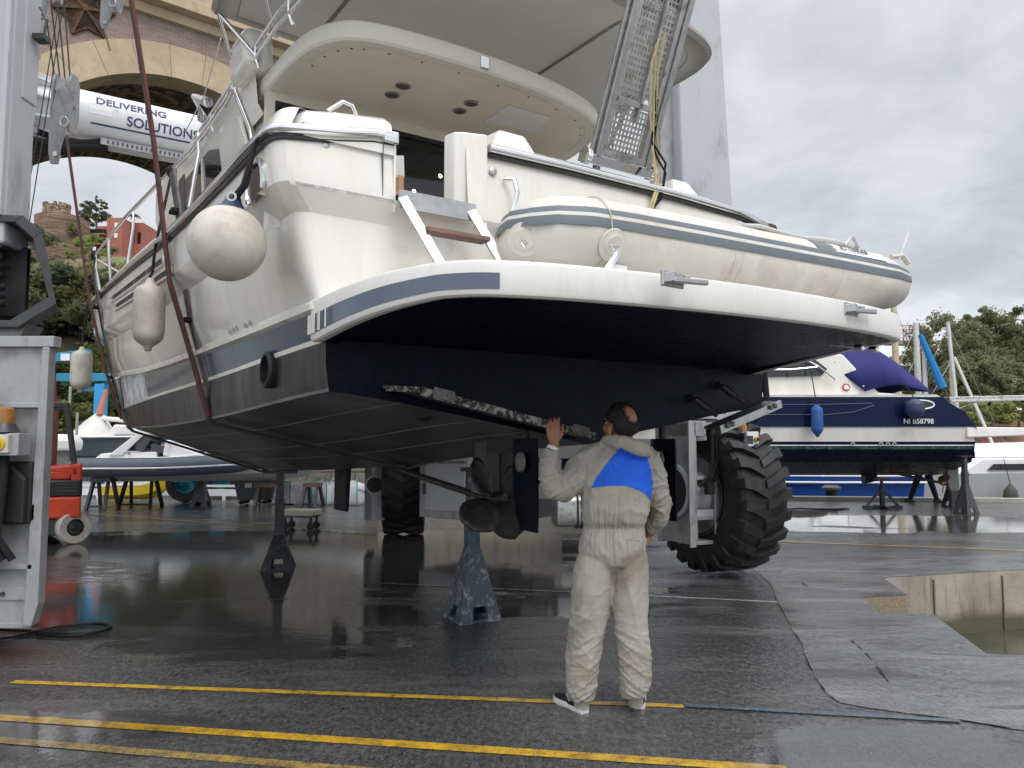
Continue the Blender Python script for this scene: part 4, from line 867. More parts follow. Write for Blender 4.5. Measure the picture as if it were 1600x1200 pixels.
# windscreen cover forward
m=MB();a=[(-1.62,6.5,3.5),(-1.55,6.4,4.45),(-1.3,6.9,4.45),(-1.3,8.6,3.62)];m.loft([[a[0],a[1],a[2],a[3]],[(1.62,6.5,3.5),(1.55,6.4,4.45),(1.3,6.9,4.45),(1.3,8.6,3.62)]]);m.build('windscreen_cover',M['canvd'],yt)
m=MB();
for s in(-1,1):m.loft([[(s*1.9,v,gw(v)[1]-.06),(s*1.72,v,gw(v)[1]+.02+.14*max(0,min(1,(v-5.8)/1.5))),(s*1.4,v,gw(v)[1]+.06+.22*max(0,min(1,(v-5.8)/1.5))),(0,v,gw(v)[1]+.1+.25*max(0,min(1,(v-5.8)/1.5)))] for v in(5.8,7,8,8.8)],closed=False,cap=False)
m.build('coachroof',M['gel'],yt,smooth=50)
# flybridge overhang: underside panel, rounded rim, side band
FO=[(-1.62,7.0),(-1.60,4.5),(-1.58,2.8),(-1.56,1.95),(-1.54,1.6),(-1.49,1.33),(-1.37,1.12),(-1.20,1.01),(-.9,.955),(-.5,.93),(0,.94),(.45,.985),(.92,1.10),(1.20,1.27),(1.36,1.50),(1.45,1.8),(1.50,2.3),(1.55,4.5),(1.55,7.0)]
OD2=dens(FO,4)
def off2(i,d):
    a=V3((*OD2[max(0,i-1)],0));b=V3((*OD2[min(len(OD2)-1,i+1)],0));t_=(b-a).normalized();n=V3((t_.y,-t_.x,0));return V3((*OD2[i],0))+n*d
zc=4.45
rim=[[tuple(off2(i,d)+V3((0,0,z))) for d,z in((-.13,zc+.012),(-.125,zc-.0),(-.07,zc-.012),(-.02,zc-.006),(-.004,zc+.01),(.008,zc+.06),(.0,zc+.125),(-.02,zc+.145),(-.10,zc+.15))] for i in range(len(OD2))]
m=MB();m.loft(rim,closed=False,cap=False)
tp=[r[-1] for r in rim];n_=len(tp);m.add(tp,[tuple(range(n_))]);m.build('flybridge_deck',M['gelin'],yt,smooth=24)
bt=[off2(i,-.128)+V3((0,0,zc+.006)) for i in range(len(OD2))];hole=None
# headliner, left whole: the open hatch over the starboard side is not cut
def onzz(px_,py_,z):r=ray(px_,py_);return loc(CO+r*((z-CH)/r.z))
hh=[onzz(*p,zc+.006) for p in((795,163),(860,182),(835,205),(755,190))]
hl=MB();hl.add([(p.x,p.y,p.z) for p in bt],[tuple(range(len(bt)))]);hlo=hl.build('headliner',M['beige'],yt)
for p in((630,134),(613,148),(736,161),(718,173)):
    q=onzz(*p,zc+.004);m=MB();m.lathe([(.062,0),(.062,.006),(.045,.012)],(q.x,q.y,zc+.004),(0,0,-1),18);dl=m.build('downlight',M['steel'],hlo,smooth=40);m=MB();m.lathe([(.043,0),(.02,.002)],(q.x,q.y,zc-.009),(0,0,-1),16);m.build('lens',M['lampoff'],dl)
m=MB()
for i in range(16,len(OD2)-16,3):
    q=off2(i,-.16);m.lathe([(.010,0),(.006,.004)],(q.x,q.y,zc+.005),(0,0,-1),8)
m.build('screw',M['dgrey'],hlo)
m=MB();m.bar((-.6,1.5,zc+.005),(-.6,2.45,zc+.005),.003,.003);m.bar((.35,1.2,zc+.005),(.35,2.45,zc+.005),.003,.003);m.build('panel_seam',M['gelin'],hlo)
q=loc(onv(757,98,.925));m=MB();m.box(q,(.075,.03,.10));m.build('rim_bracket',M['chrome'],hlo,bev=.006)
# white panel painted in for the bright sky through the open hatch, starboard
m=MB();m.prism([V3((p.x,p.y,zc+.0045)) for p in hh],(0,0,-.006));m.build('bright_hatch_panel',M['white'],hlo)
# flybridge side band, fairing up, with the registration number
m=MB();m.loft([[(-1.55,v,4.28),(-1.60,v,4.36),(-1.625,v,4.60),(-1.63,v,4.86 if v>3 else 4.62),(-1.55,v,4.88 if v>3 else 4.63)] for v in(2.3,2.9,3.3,4,6,7)],closed=False,cap=False);m.loft([[(1.52,v,4.28),(1.58,v,4.36),(1.6,v,4.62),(1.5,v,4.88)] for v in(2.4,4,6,7)],closed=False,cap=False);m.build('flybridge_fascia',M['gel'],yt)
a=onu(308,225,-1.66);b=onu(344,180,-1.66);d_=(YV*-1);Mx=frame(onu(313,222,-1.64),d_,V3((0,0,1)))
text_mesh('registration_number','NI749190',.20,M['navy'],yt,Mx,.001,sx=1.35)
# flybridge seats, rails
m=MB();m.loft([[(-1.74,2.15,4.6),(-1.5,2.15,4.6),(-1.5,2.7,4.6),(-1.74,2.7,4.6)],[(-1.76,2.2,4.88),(-1.5,2.2,4.88),(-1.5,2.72,4.88),(-1.76,2.72,4.88)],[(-1.72,2.3,5.0),(-1.54,2.3,5.0),(-1.54,2.66,5.0),(-1.72,2.66,5.0)]]);m.build('seat_back',M['gel'],yt,bev=.07,smooth=50)
m=MB();pts=[loc(onu(*p,-1.68)) for p in((478,-8),(452,20),(435,38),(400,90),(365,142),(330,192),(304,232))];m.tube(pts,.016,8);pts2=[p+V3((0,0,.10)) for p in pts];m.tube(pts2,.016,8)
for k in(1,3,4,5):m.tube([pts2[k],pts[k],pts[k]+V3((.03,0,-.08))],.014,6)
m.build('flybridge_rail',M['chrome'],yt,smooth=50)
m=MB();m.tube([loc(onu(325,160,-1.7)),loc(onu(306,152,-1.7)),loc(onu(316,185,-1.7))],.05,8);m.build('fold_down_light',M['chrome'],yt,smooth=50)
# side deck guard rail
gr=[loc(onu(396,228,-1.98)),loc(onu(392,205,-1.97)),loc(onu(368,142,-1.96)),loc(onu(362,140,-1.96))]
top_=[loc(onu(*p,uu)) for p,uu in(((352,158),-1.96),((300,233),-1.96),((262,272),-1.97),((225,310),-2.0),((200,335),-2.05),((175,365),-2.1),((147,402),-2.1),((142,430),-2.08),((146,470),-1.9))]
m=MB();m.tube(gr+top_[:-2],.021,8);m.tube([top_[6],top_[6]+V3((.5,1.2,.05)),top_[6]+V3((1.2,2.2,.08)),(0,13.6,4.85)],.021,8)
for p,uu in(((310,208),-1.96),((208,332),-2.0),((170,372),-2.1),((150,400),-2.1)):
    q=loc(onu(*p,uu));g=gw(q.y);m.tube([q,(q.x+.0,q.y-.05,q.z-.2),(-g[0]+.06,q.y-.10,g[1]-.04)],.018,8)
m.build('guard_rail',M['chrome'],yt,smooth=50)
for q,r_ in((loc(onu(268,268,-1.97)),(.05,.07,.06)),(loc(onu(148,400,-2.1)),(.06,.12,.07))):
    m=MB();m.ell(q,r_,10,8);m.build('rope_lashing',M['rope'],yt)
# hardtop awning above the flybridge
BO=[(-1.98,2.35),(-2.06,1.6),(-2.05,.95),(-1.85,.55),(-1.4,.36),(-.7,.26),(0,.22),(.7,.26),(1.4,.36),(1.9,.52),(2.09,.85),(2.10,1.6),(2.05,2.6),(1.9,3.4)]
BO=dens(BO,4)+[(.4,3.2),(-1.0,2.45)]
def inset(ps,f):
    c=V3((0,1.8,0));return[(c.x+(u-c.x)*f,c.y+(v-c.y)*f) for u,v in ps]
bz=5.03
def cam_(u,v):return bz+.10*(1-(u/2.1)**2)
oc=BO
m=MB();rr=[[(u,v,cam_(u,v)*0+bz+dz) for u,v in inset(oc,f)] for f,dz in((.90,.02),(.925,.0),(.95,-.008),(.985,.0),(1.0,.04),(.99,.09),(.95,.11))];m.loft(rr,True,False);m.build('hardtop_rim',M['canv'],yt,smooth=40)
m=MB();a=[(u,v,bz+.018) for u,v in inset(oc,.905)];b=[(u,v,bz+.075) for u,v in inset(oc,.5)];m.loft([a,b],True,False);m.add(b,[tuple(range(len(b)))])
m.build('hardtop_cloth',M['canv'],yt,smooth=60)
m=MB()
for f in(-.55,.45):m.bar((f*2.0,.45,bz+.035),(f*2.0,2.3,bz+.06),.03,.012)
m.build('hardtop_batten',M['canv'],yt)
m=MB()
for(a,b) in(((-1.93,2.33,bz+.02),(-1.66,2.75,4.72)),((-1.93,2.33,bz+.02),(-1.64,2.1,4.62)),((1.9,2.5,bz),(1.62,2.5,4.8)),((1.9,1.6,bz),(1.62,1.9,4.8)),((-1.7,1.8,bz),(-1.55,2.0,4.8))):m.tube([a,b],.016,8)
m.build('hardtop_strut',M['chrome'],yt,smooth=50)
m=MB();m.tube([loc(onu(345,60,-1.75)),loc(onu(318,152,-1.75)),loc(onu(290,205,-1.75))],.006,5);m.build('halyard',M['mast'],yt)
# ---- gangway stowed upright on the transom
a0=V3((.40,.10,3.58));ax=(V3((.40,-.34,4.58))-a0).normalized();side=V3((1,0,0));nrm=side.cross(ax)
def gp(s,l,n=0):return a0+side*s+ax*l+nrm*n
def gbar(mb,s0,s1,l0,l1,n0,n1):
    mb.loft([[gp(s0,l,n0),gp(s1,l,n0),gp(s1,l,n1),gp(s0,l,n1)] for l in(l0,l1)])
m=MB();gbar(m,-.26,-.215,0,2.2,-.04,.05);gbar(m,.215,.26,0,2.2,-.04,.05);gbar(m,-.29,-.262,.03,2.2,-.01,.02);pr=m.build('gangway',M['steel'],yt,bev=.005)
m=MB();gbar(m,-.212,-.17,.06,2.2,-.035,.03);gbar(m,.17,.212,.06,2.2,-.035,.03);gbar(m,.03,.055,.3,2.2,-.035,.03);gbar(m,-.21,.21,0.02,.07,-.03,.04);gbar(m,-.2,.2,.40,.44,-.03,.03);m.build('gangway_frame',M['alu'],pr,bev=.003)
def perf(mb,s0,s1,l0,l1,ns,nl):   # perforated plate: a grid of strips round square holes
    ds=(s1-s0)/ns;dl=(l1-l0)/nl
    for i in range(nl+1):gbar(mb,s0,s1,l0+i*dl-dl*.20,l0+i*dl+dl*.20,-.005,.002)
    for j in range(ns+1):gbar(mb,s0+j*ds-ds*.18,s0+j*ds+ds*.18,l0,l1,-.006,.001)
m=MB();perf(m,-.165,.02,.48,2.2,6,42);perf(m,.062,.165,.48,2.2,3,42);perf(m,-.165,.165,.08,.38,10,8);m.build('gangway_deck',M['alu'],pr)
m=MB();gbar(m,-.21,.21,1.12,1.42,-.045,-.034);m.build('gangway_bracket',M['alu'],pr,bev=.004)
m=MB();m.tube([gp(.07,1.38,-.06),gp(.07,.60,-.08)],.028,10);m.tube([gp(.07,.62,-.08),gp(.03,-.12,-.30)],.014,8);m.build('gangway_ram',M['steel'],pr,smooth=50)
m=MB();gbar(m,-.34,.34,-.05,.02,-.05,.05);m.lathe([(.06,-.02),(.06,.02)],gp(-.31,.0),side,16);m.lathe([(.06,-.02),(.06,.02)],gp(.31,.0),side,16);m.build('gangway_hinge',M['chrome'],pr,bev=.004)
for k,(mt_,pts) in enumerate((('copper',[(1030,60),(1018,100),(1016,180),(1025,250),(1023,300),(1014,328)]),('copper',[(1040,50),(1028,110),(1024,190),(1030,250),(1028,300),(1018,328)]),('copper',[(1025,70),(1022,140),(1020,230),(1026,290),(1020,326)]),('rope',[(1022,140),(1026,190),(1021,225),(1040,255),(1035,300),(1020,328)]),('rope',[(1028,155),(1018,220),(1026,245),(1040,270),(1034,310),(1016,330)]))):
    m=MB();ps=[loc(onv(x,y,-.46+.0018*(y-50) if y<250 else -.08)) for x,y in pts];m.tube(ps,.008,6);m.build('gangway_hose',M[mt_],pr,smooth=60)
# teak chair inside the cockpit stands on the yacht and is a thing of its own
cq=loc(onv(622,300,.85));chair=thing('folding_chair','wooden folding chair with pale grey cloth back inside the yacht cockpit','chair',tuple(Y(cq.x,cq.y,2.90)),TH)
m=MB();f=lambda px_,py_:loc(onv(px_,py_,.85))-V3((cq.x,cq.y,2.90))
q0=f(612,243);q1=f(631,277);m.prism([f(608,243),f(631,243),f(632,277),f(608,277)],(0,.02,0));m.build('backrest',M['mast'],chair)
m=MB();m.bx(f(624,0).x,f(632,0).x,-.02,.03,0,f(628,276).z);m.build('leg',M['bwood'],chair)
m=MB();m.bar(f(612,318),f(628,292),.03,.03);m.build('armrest',M['bwood'],chair)
m=MB();zz=f(612,316).z;m.bx(-.35,.06,.0,.4,max(.02,zz-.05),max(.05,zz));m.build('seat',M['mast'],chair)
# ---------------------------------------------------------------- inflatable tender on the platform
din=thing('inflatable_dinghy','cream inflatable dinghy with dark grey band lying across the yacht swim platform','dinghy',tuple(Y(0,-.6,2.36)),TH)
def dz(u): return .30+.022*(u)
ax=[(2.13,-.37,.0),(2.10,-.37,.11),(2.02,-.37,.165),(1.85,-.37,.195),(1.3,-.37,.203),(.6,-.37,.203),(-.1,-.37,.203),(-.6,-.37,.20),(-.86,-.368,.192),(-.98,-.335,.184),(-1.05,-.25,.174),(-1.045,-.12,.166),(-1.02,-.02,.165)]
def tubering(lst,n=20):
    rings=[];m_=len(lst)
    for i,(u,v,r) in enumerate(lst):
        a=lst[max(0,i-1)];b=lst[min(m_-1,i+1)];d=V3((b[0]-a[0],b[1]-a[1],0)).normalized();x=V3((d.y,-d.x,0));z0=dz(u)-.02+(.0 if u>-1 else (-1-u)*.12)
        rings.append([V3((u,v,z0))+x*math.cos(2*PI*k/n)*max(r,.004)+V3((0,0,1))*math.sin(2*PI*k/n)*max(r,.004) for k in range(n)])
    return rings
ax=ax[:-3]+[(-1.05,-.25,.174),(-1.0,-.12,.168)]
full=ax+[(-.90,0,.165),(-.80,.12,.165),(-.70,.25,.172),(-.58,.34,.182),(-.42,.37,.192)]+[(u,-v,r) for u,v,r in ax[::-1] if u>-.3]
m=MB();m.loft(tubering(full,24));m.build('tube',M['hyp'],din,smooth=60)
def band(a0,a1,off,lst=ax,i0=1):
    m=MB();rows=[];ll=[(u,v,r+off) for u,v,r in lst]
    dl=[]
    for i in range(len(ll)-1):
        for k in range(4):dl.append(tuple(ll[i][j]+(ll[i+1][j]-ll[i][j])*k/4 for j in range(3)))
    dl.append(ll[-1]);dl=dl[i0*4:]
    for i,(u,v,r) in enumerate(dl):
        a=dl[max(0,i-1)];b=dl[min(len(dl)-1,i+1)];d=V3((b[0]-a[0],b[1]-a[1],0)).normalized();x=V3((-d.y,d.x,0));z0=dz(u)-.02+(.0 if u>-1 else (-1-u)*.12)
        if v<0 and x.y>0 and abs(d.x)>.5:x=-x
        rows.append([V3((u,v,z0))+x*math.cos(R(a))*r+V3((0,0,1))*math.sin(R(a))*r for a in[a0+(a1-a0)*q/4 for q in range(5)]])
    m.loft(rows,False,False);return m
band(20,30,.004).build('rubbing_band',M['grey'],din,smooth=60);band(-1,13,.006).build('rubbing_band',M['grey'],din,smooth=60);band(13,20,.003).build('band_inlay',M['hyp'],din,smooth=60)
# dark label patch with lettering near the stern
def onT(u,a,off=.006):
    r=.2+off;return V3((u,-.37-r*math.cos(R(a)),dz(u)-.02+r*math.sin(R(a))))
m=MB();m.loft([[onT(u,a) for a in(30,38,46,54,62,70)] for u in(.93,1.0,1.06,1.12)],False,False);m.build('label_patch',M['grey'],din,smooth=60)
m=MB();m.loft([[onT(u,a,.007) for a in(32,40,48,56)] for u in(1.14,1.3,1.5,1.72)],False,False);m.build('label_plate',M['zip'],din,smooth=60)
a_=40;o_=onT(1.18,38,.016);Mx=frame(o_,(1,0,.02),(0,math.sin(R(a_)),math.cos(R(a_))));text_mesh('lettering','3D TENDER',.062,M['blackp'],din,Mx,.001,world=False,bold=.0004,sx=1.0)
# seams, lifting patches, handles
def seam(u,w=.02):
    m=MB();m.tube([onT(u,a,.001)+V3((0,0,0)) for a in range(-88,120,8)],.004,4);m.build('seam',M['fend'],din)
for u in(-.80,.12,.19,1.15):seam(u)
for u,a in((-.78,-25),(-1.08,-30)):
    c=onT(u,a,.0) if u>-1 else V3((-1.165,-.33,.20));n=V3((0,-math.cos(R(a)),math.sin(R(a)))) if u>-1 else V3((-.62,-.72,-.35))
    m=MB();m.lathe([(.085,-.004),(.083,.004),(.055,.007),(.05,.014),(.01,.016)],c,n,24);p_=m.build('lifting_patch',M['hyp'],din,smooth=50)
    m=MB();m.tube([c+n*.016+V3((-.03,0,0)),c+n*.03+V3((0,0,-.035)),c+n*.016+V3((.03,0,0))],.006,6,True);m.build('d_ring',M['chrome'],p_)
c=onT(-.78,-25);m=MB();m.tube([c+V3((0,-.03,-.03)),c+V3((-.04,-.06,-.08)),c+V3((-.08,-.04,-.14))],.018,6);m.build('snap_hook',M['chrome'],din,smooth=50)
m=MB();m.tube([onT(.40,83,.02),onT(.55,82,.03),onT(.75,82,.02),onT(1.0,82,.015),onT(1.2,83,.03),onT(1.45,83,.03),onT(1.6,83,.015)],[.010,.016,.014,.014,.018,.018,.01],8);m.tube([onT(1.42,78,.02),onT(1.5,80,.09),onT(1.58,78,.02)],.012,6);m.build('oar',M['mast'],din,smooth=50)
m=MB();m.tube([onT(2.0,58,.0)+V3((-.12,0,0)),onT(1.98,55,.03),onT(2.02,40,.0)],.02,6);m.build('tie_rope',M['fend'],din,smooth=50)
m=MB();m.cyl(onT(1.93,50),onT(2.08,50)+V3((0,0,.22)),.006,6);m.build('whip_aerial',M['mast'],din)
m=MB();m.bx(-1.1,1.9,-.30,.30,.09,.13);m.build('floor',M['grey'],din);m=MB();m.bx(1.62,1.66,-.30,.30,.12,.5);m.build('transom_board',M['grey'],din)
for u in(-.7,1.2):
    m=MB();m.bx(u-.06,u+.06,-.5,.5,-.03,.10);m.build('chock',M['white'],din)

# ---------------------------------------------------------------- fenders
def rope(name,label,pts,r,grp=None):
    m=MB();m.tube(pts,r,8);o=m.build(name,M['rope'],None,smooth=60);return o
fb=onu(355,380,-2.3)
ball=thing('round_fender','round grubby white fender with navy eye hanging by the yacht portlight','fender',tuple(fb))
m=MB();m.ell((0,0,0),(.205,.205,.205),36,24);m.build('ball',M['fend'],ball,smooth=80)
eye=V3((.03,.02,.34));m=MB();m.lathe([(.125,.16),(.10,.18),(.068,.20),(.045,.235),(.038,.26),(.02,.27)],(0,0,0),(.09,.06,1),20);m.build('neck',M['navyv'],ball,smooth=50)
m=MB();m.tube([(.03+.022*math.cos(a),-.035,.245+.022*math.sin(a)) for a in[2*PI*k/12 for k in range(12)]],.007,6,True);m.build('eyelet',M['mast'],ball)
q=[fb+V3((.03,.0,.245)),onu(382,290,-2.24),onu(398,225,-2.20),onu(404,214,-2.08)];m=MB();m.tube([p-fb for p in q],[.02,.02,.013,.013],8);m.build('fender_rope',M['rope'],ball,smooth=60)
def cylf(c,r,h,name,label,rp,group=None,mt='fend',rt='rope'):
    t=thing(name,label,'fender',tuple(c),0,group)
    m=MB();m.lathe([(.018,-h*.5-.055),(.03,-h*.5-.045),(.033,-h*.5-.02),(r*.5,-h*.5),(r*.8,-h*.5+.03),(r*.95,-h*.5+.065),(r,-h*.5+.11),(r,h*.5-.09),(r*.96,h*.5-.05),(r*.8,h*.5-.02),(r*.45,h*.5),(.038,h*.5+.02),(.028,h*.5+.06)],(0,0,0),(0,0,1),28);m.build('fender_body',M[mt],t,smooth=50)
    m=MB();m.tube([V3((0,0,h*.5+.08))]+[p-V3(c) for p in rp],.013,6);m.build('fender_rope',M[rt],t,smooth=60);return t
c2=onu(233,492,-2.26);cylf(c2,.125,.50,'cylinder_fender','cream sausage fender in the middle of the yacht side, over the vents',[onu(238,425,-2.22),onu(243,385,-2.20),onu(255,330,-2.12),onu(268,272,-2.0)],'sausage fenders along the yacht')
c3=onu(127,578,-2.33);cylf(c3,.135,.52,'cylinder_fender','cream sausage fender far along the yacht bow, in front of the blue crane',[onu(130,520,-2.3),onu(143,440,-2.25),onu(149,402,-2.12)],'sausage fenders along the yacht')

# ---------------------------------------------------------------- lifting slings
def sling(label,v,pts_side,keel_pts,w,sleeve):
    t=thing('lifting_sling',label,'sling',tuple(Y(-1.8,v,1.75)),TH,'boat lifting slings')
    b=V3((-1.8,v,1.75))
    def ribbon(ps,mt,name,w=w,th=.02):
        m=MB();rings=[]
        for i,p in enumerate(ps):
            a=ps[max(0,i-1)];c=ps[min(len(ps)-1,i+1)];d=(c-a).normalized();n=V3((0,1,0)).cross(d).normalized();y=V3((0,1,0))
            rings.append([p-b+y*w/2+n*th/2,p-b+y*w/2-n*th/2,p-b-y*w/2-n*th/2,p-b-y*w/2+n*th/2])
        m.loft(rings);return m.build(name,M[mt],t)
    ribbon(pts_side,'sling','webbing')
    ribbon(keel_pts,'slingw','belly_webbing',w,.025)
    if sleeve:
        sp=[p+V3((.035,0,0)) for p in sleeve];ribbon(sp,'sleeve','sleeve',w*1.5,.02)
    for f in sleeve[1:-1:2] if sleeve else []:
        m=MB();m.box(f-b,(.06,w*1.15,.03));m.build('tie',M['rope'],t)
    return t
def bellypts(v,o=.03):
    b=bottom(v);ps=[(-u,z) for u,z in b[::-1]]+[(u,z) for u,z in b[1:]]
    hull=[ps[0]]+[ps[len(ps)//2]]+[ps[-1]]
    return[V3((ps[0][0]-.02,v,ps[0][1]-.0)),V3((ps[0][0]+.05,v,ps[0][1]-o-.03)),V3((0,v,keel(v)-o)),V3((-ps[0][0]-.05,v,ps[0][1]-o-.03)),V3((-ps[0][0]+.03,v,ps[0][1]))]
v1=2.75
s1=[loc(onv(x,y,v1)) for x,y in((190,-160),(205,0),(240,220),(265,440),(300,560),(325,650))]
sling('long brown sling nearest the stern, crossing the yacht side in front of the viaduct',v1,s1,bellypts(v1)+[V3((2.15,v1,3.2)),V3((2.9,v1,7.3))],.115,[loc(onv(x,y,v1)) for x,y in((262,265),(272,330),(280,430),(292,500),(313,580),(328,652))])
v2=7.5
s2=[loc(onv(x,y,v2)) for x,y in((104,215),(140,470),(165,580),(190,655))]
sling('brown sling nearer the bow, hanging from the grey pulley block',v2,s2,bellypts(v2)+[V3((2.15,v2,3.2)),V3((2.9,v2,7.3))],.15,[loc(onv(x,y,v2)) for x,y in((142,420),(150,480),(160,530),(172,590),(186,640))])

# ---------------------------------------------------------------- travel lift
lift=thing('travel_lift','big grey travelling boat crane straddling the yacht, on giant tyres','boat crane',(2.58,9.54,0))
W=lambda mb,name,mt,**k:mb.build(name,M[mt],lift,world=True,**k)
cA=V3((-3.72,5.95,0))     # near left corner
# near-left leg plate with recessed panels
X1=-3.33;yl=5.5
m=MB();m.bx(-4.6,X1-.05,yl+.05,yl+.07,.28,2.26)
m.prism([(-4.6,yl,2.24),(X1+.03,yl,2.24),(X1+.03,yl,2.32),(-4.6,yl,2.32)],(0,.10,0))
m.prism([(X1-.05,yl,2.24),(X1,yl,2.24),(X1+.0,yl,.42),(X1-.04,yl,.27),(X1-.10,yl,.27)],(0,.09,0))
for z0,z1 in((1.80,1.84),(1.0,1.12),(.66,.70),(.44,.53)):m.bx(-4.6,X1-.05,yl+.0 if z0!=.44 else yl+.035,yl+.05,z0,z1)
m.prism([(-4.6,yl+.02,.25),(X1-.06,yl+.02,.25),(X1-.06,yl+.02,.29),(-4.6,yl+.02,.29)],(0,.03,0))
lg=W(m,'leg','liftd',bev=.006)
m=MB()
for x in(-3.72,-3.60):m.lathe([(.018,0),(.016,.012)],(x,yl+.035,.485),(0,-1,0),10)
m.build('bolt',M['dgrey'],lg,world=True)
m=MB();m.lathe([(.66,-.3),(.92,-.26),(.92,.26),(.66,.3)],(-4.45,6.0,.92),(1,0,.05),40);tyA=W(m,'wheel','tyre',smooth=40)
m=MB();m.lathe([(.6,-.27),(.6,.27)],(-4.45,6.0,.92),(1,0,.05),32);m.build('rim',M['liftd'],tyA,world=True)
# hood and spring reel on top of the leg
hp=[(-4.6,3.23),(-3.55,3.20),(-3.41,3.08),(-3.28,2.55),(-3.55,2.38),(-4.6,2.38)]
m=MB();out=[V3((x,yl-.02,z)) for x,z in hp];inn=[V3((x if x<-4 else x-.06,yl-.02,z+(-.05 if z>2.8 else .05))) for x,z in hp]
n_=len(hp)
for k in range(n_-1):
    m.loft([[out[k],out[k+1],inn[k+1],inn[k]],[V3((-4.6+(p.x+4.6)*.84-.03,p.y+.42,2.8+(p.z-2.8)*.93)) for p in(out[k],out[k+1],inn[k+1],inn[k])]])
hd=W(m,'winch_hood','dgrey',bev=.004)
m=MB();m.bx(-4.6,-3.80,yl+.25,yl+.38,2.42,3.15);m.bx(-3.86,-3.66,yl+.22,yl+.26,2.5,3.02);m.build('winch_housing',M['black'],hd,world=True)
m=MB()
for k in range(5):m.tube([(-3.93+.125*math.cos(a),yl+.12+.125*math.sin(a),2.80+k*.075) for a in[2*PI*i/20 for i in range(20)]],.014,6,True)
m.build('spring',M['steel'],hd,world=True,smooth=50)
m=MB();m.cyl((-3.93,yl+.12,2.5),(-3.93,yl+.12,3.2),.05,12);m.bx(-3.86,-3.74,yl+.05,yl+.2,2.98,3.12);m.build('spring_post',M['dgrey'],hd,world=True)
m=MB()
for k in range(3):m.tube([(-4.4,yl-.02,2.50+k*.06),(-4.0,yl-.02,2.48+k*.06),(-3.82,yl+.02,2.53+k*.07),(-3.74,yl+.1,2.58+k*.06)],.026,8)
m.build('winch_hose',M['rope'],hd,world=True,smooth=60)
m=MB();m.prism([(-4.6,yl+.1,2.30),(-3.62,yl+.1,2.30),(-3.56,yl+.1,2.42),(-3.66,yl+.1,2.42),(-3.8,yl+.1,2.37),(-4.6,yl+.1,2.37)],(0,.2,0));m.build('hood_foot',M['liftd'],hd,world=True)
# control box with beacon on the leg
m=MB();m.box((-3.56,yl-.10,1.54),(.30,.14,.155));cb_=W(m,'control_box','liftd',bev=.006)
m=MB();m.box((-3.525,yl-.185,1.545),(.125,.03,.125));m.build('button_plate',M['fend'],cb_,world=True,bev=.004)
m=MB();m.lathe([(.045,0),(.044,.012),(.03,.014)],(-3.525,yl-.20,1.545),(0,-1,0),20);m.build('button_collar',M['yel'],cb_,world=True,smooth=40)
m=MB();m.lathe([(.014,.01),(.014,.03),(.027,.034),(.025,.05),(.01,.056)],(-3.525,yl-.20,1.545),(0,-1,0),16);m.build('stop_button',M['redb'],cb_,world=True,smooth=40)
m=MB();m.lathe([(.105,0),(.085,.03),(.07,.06)],(-3.56,yl-.10,1.625),(0,0,1),20);bc=W(m,'beacon','dgrey',smooth=40)
m=MB();m.lathe([(.068,.06),(.064,.13),(.058,.165),(.04,.175)],(-3.56,yl-.10,1.625),(0,0,1),20);m.build('beacon_lens',M['amberd'],bc,world=True,smooth=40)
m=MB();m.bx(-4.3,-3.40,yl-.02,yl+.045,.98,1.42);m.prism([(-3.55,yl-.06,1.42),(-3.42,yl-.06,1.30),(-3.42,yl-.06,.98),(-3.7,yl-.06,.98)],(0,.1,0));W(m,'hose_guard','black',bev=.02)
m=MB()
for k in range(4):
    o=k*.045;m.tube([(-4.5,yl-.06-o*.3,1.86+o*.5),(-4.0,yl-.07,1.93-o*.2),(-3.75+o*.3,yl-.08,1.88-o),(-3.66+o*.5,yl-.06,1.72),(-3.65+o*.5,yl-.02,1.5)],.032,8)
for k in range(5):
    x=-3.72+.045*k;m.tube([(x,yl-.1,1.47),(x+.01,yl-.13,1.2),(x-.02,yl-.12,.9),(x-.01+.02*k,yl-.08,.74)],.026,8)
m.tube([(-3.80,yl-.12,1.45),(-3.83,yl-.14,1.2),(-3.72,yl-.16,1.16),(-3.60,yl-.13,1.3),(-3.57,yl-.12,1.46)],.011,6)
m.tube([(-3.76,yl-.12,1.3),(-3.75,yl-.15,.9),(-3.66,yl-.15,.7),(-3.62,yl-.14,.52)],.015,6);m.tube([(-4.6,yl-.05,1.2),(-4.1,yl-.1,1.5),(-3.85,yl-.1,1.75),(-3.75,yl-.06,1.95)],.02,6)
W(m,'hose_bundle','rope',smooth=60)
m=MB();m.bx(-3.70,-3.62,yl-.12,yl,.62,.78);m.bx(-3.55,-3.44,yl+.10,yl+.145,.72,.95);W(m,'hose_clamp','dgrey',bev=.01)
# columns and beams
def col4(mb,a,b,w0,w1,d0,d1,rz):
    x=V3((math.cos(rz),math.sin(rz),0));y=V3((-math.sin(rz),math.cos(rz),0));a=V3(a);b=V3(b)
    mb.loft([[p+x*i*w/2+y*j*d/2 for i,j in((-1,-1),(1,-1),(1,1),(-1,1))] for p,w,d in((a,w0,d0),(b,w1,d1))])
m=MB();m.bx(-4.5,-3.70,5.5,5.80,3.0,8.4);colA=W(m,'column','lift',bev=.02)
m=MB();m.bx(-3.745,-3.705,5.46,5.50,3.2,8.4);m.bx(-3.72,-3.69,5.62,5.80,4.15,8.4);m.build('column_flange',M['lift'],colA,world=True,bev=.006)
m=MB()
for o in(0,.035):m.tube([(-3.58+o,5.9,8.4),(-3.60+o,5.9,5.2),(-3.84+o*1.5,5.9,3.1)],.0045,5)
m.build('cable',M['dgrey'],colA,world=True)
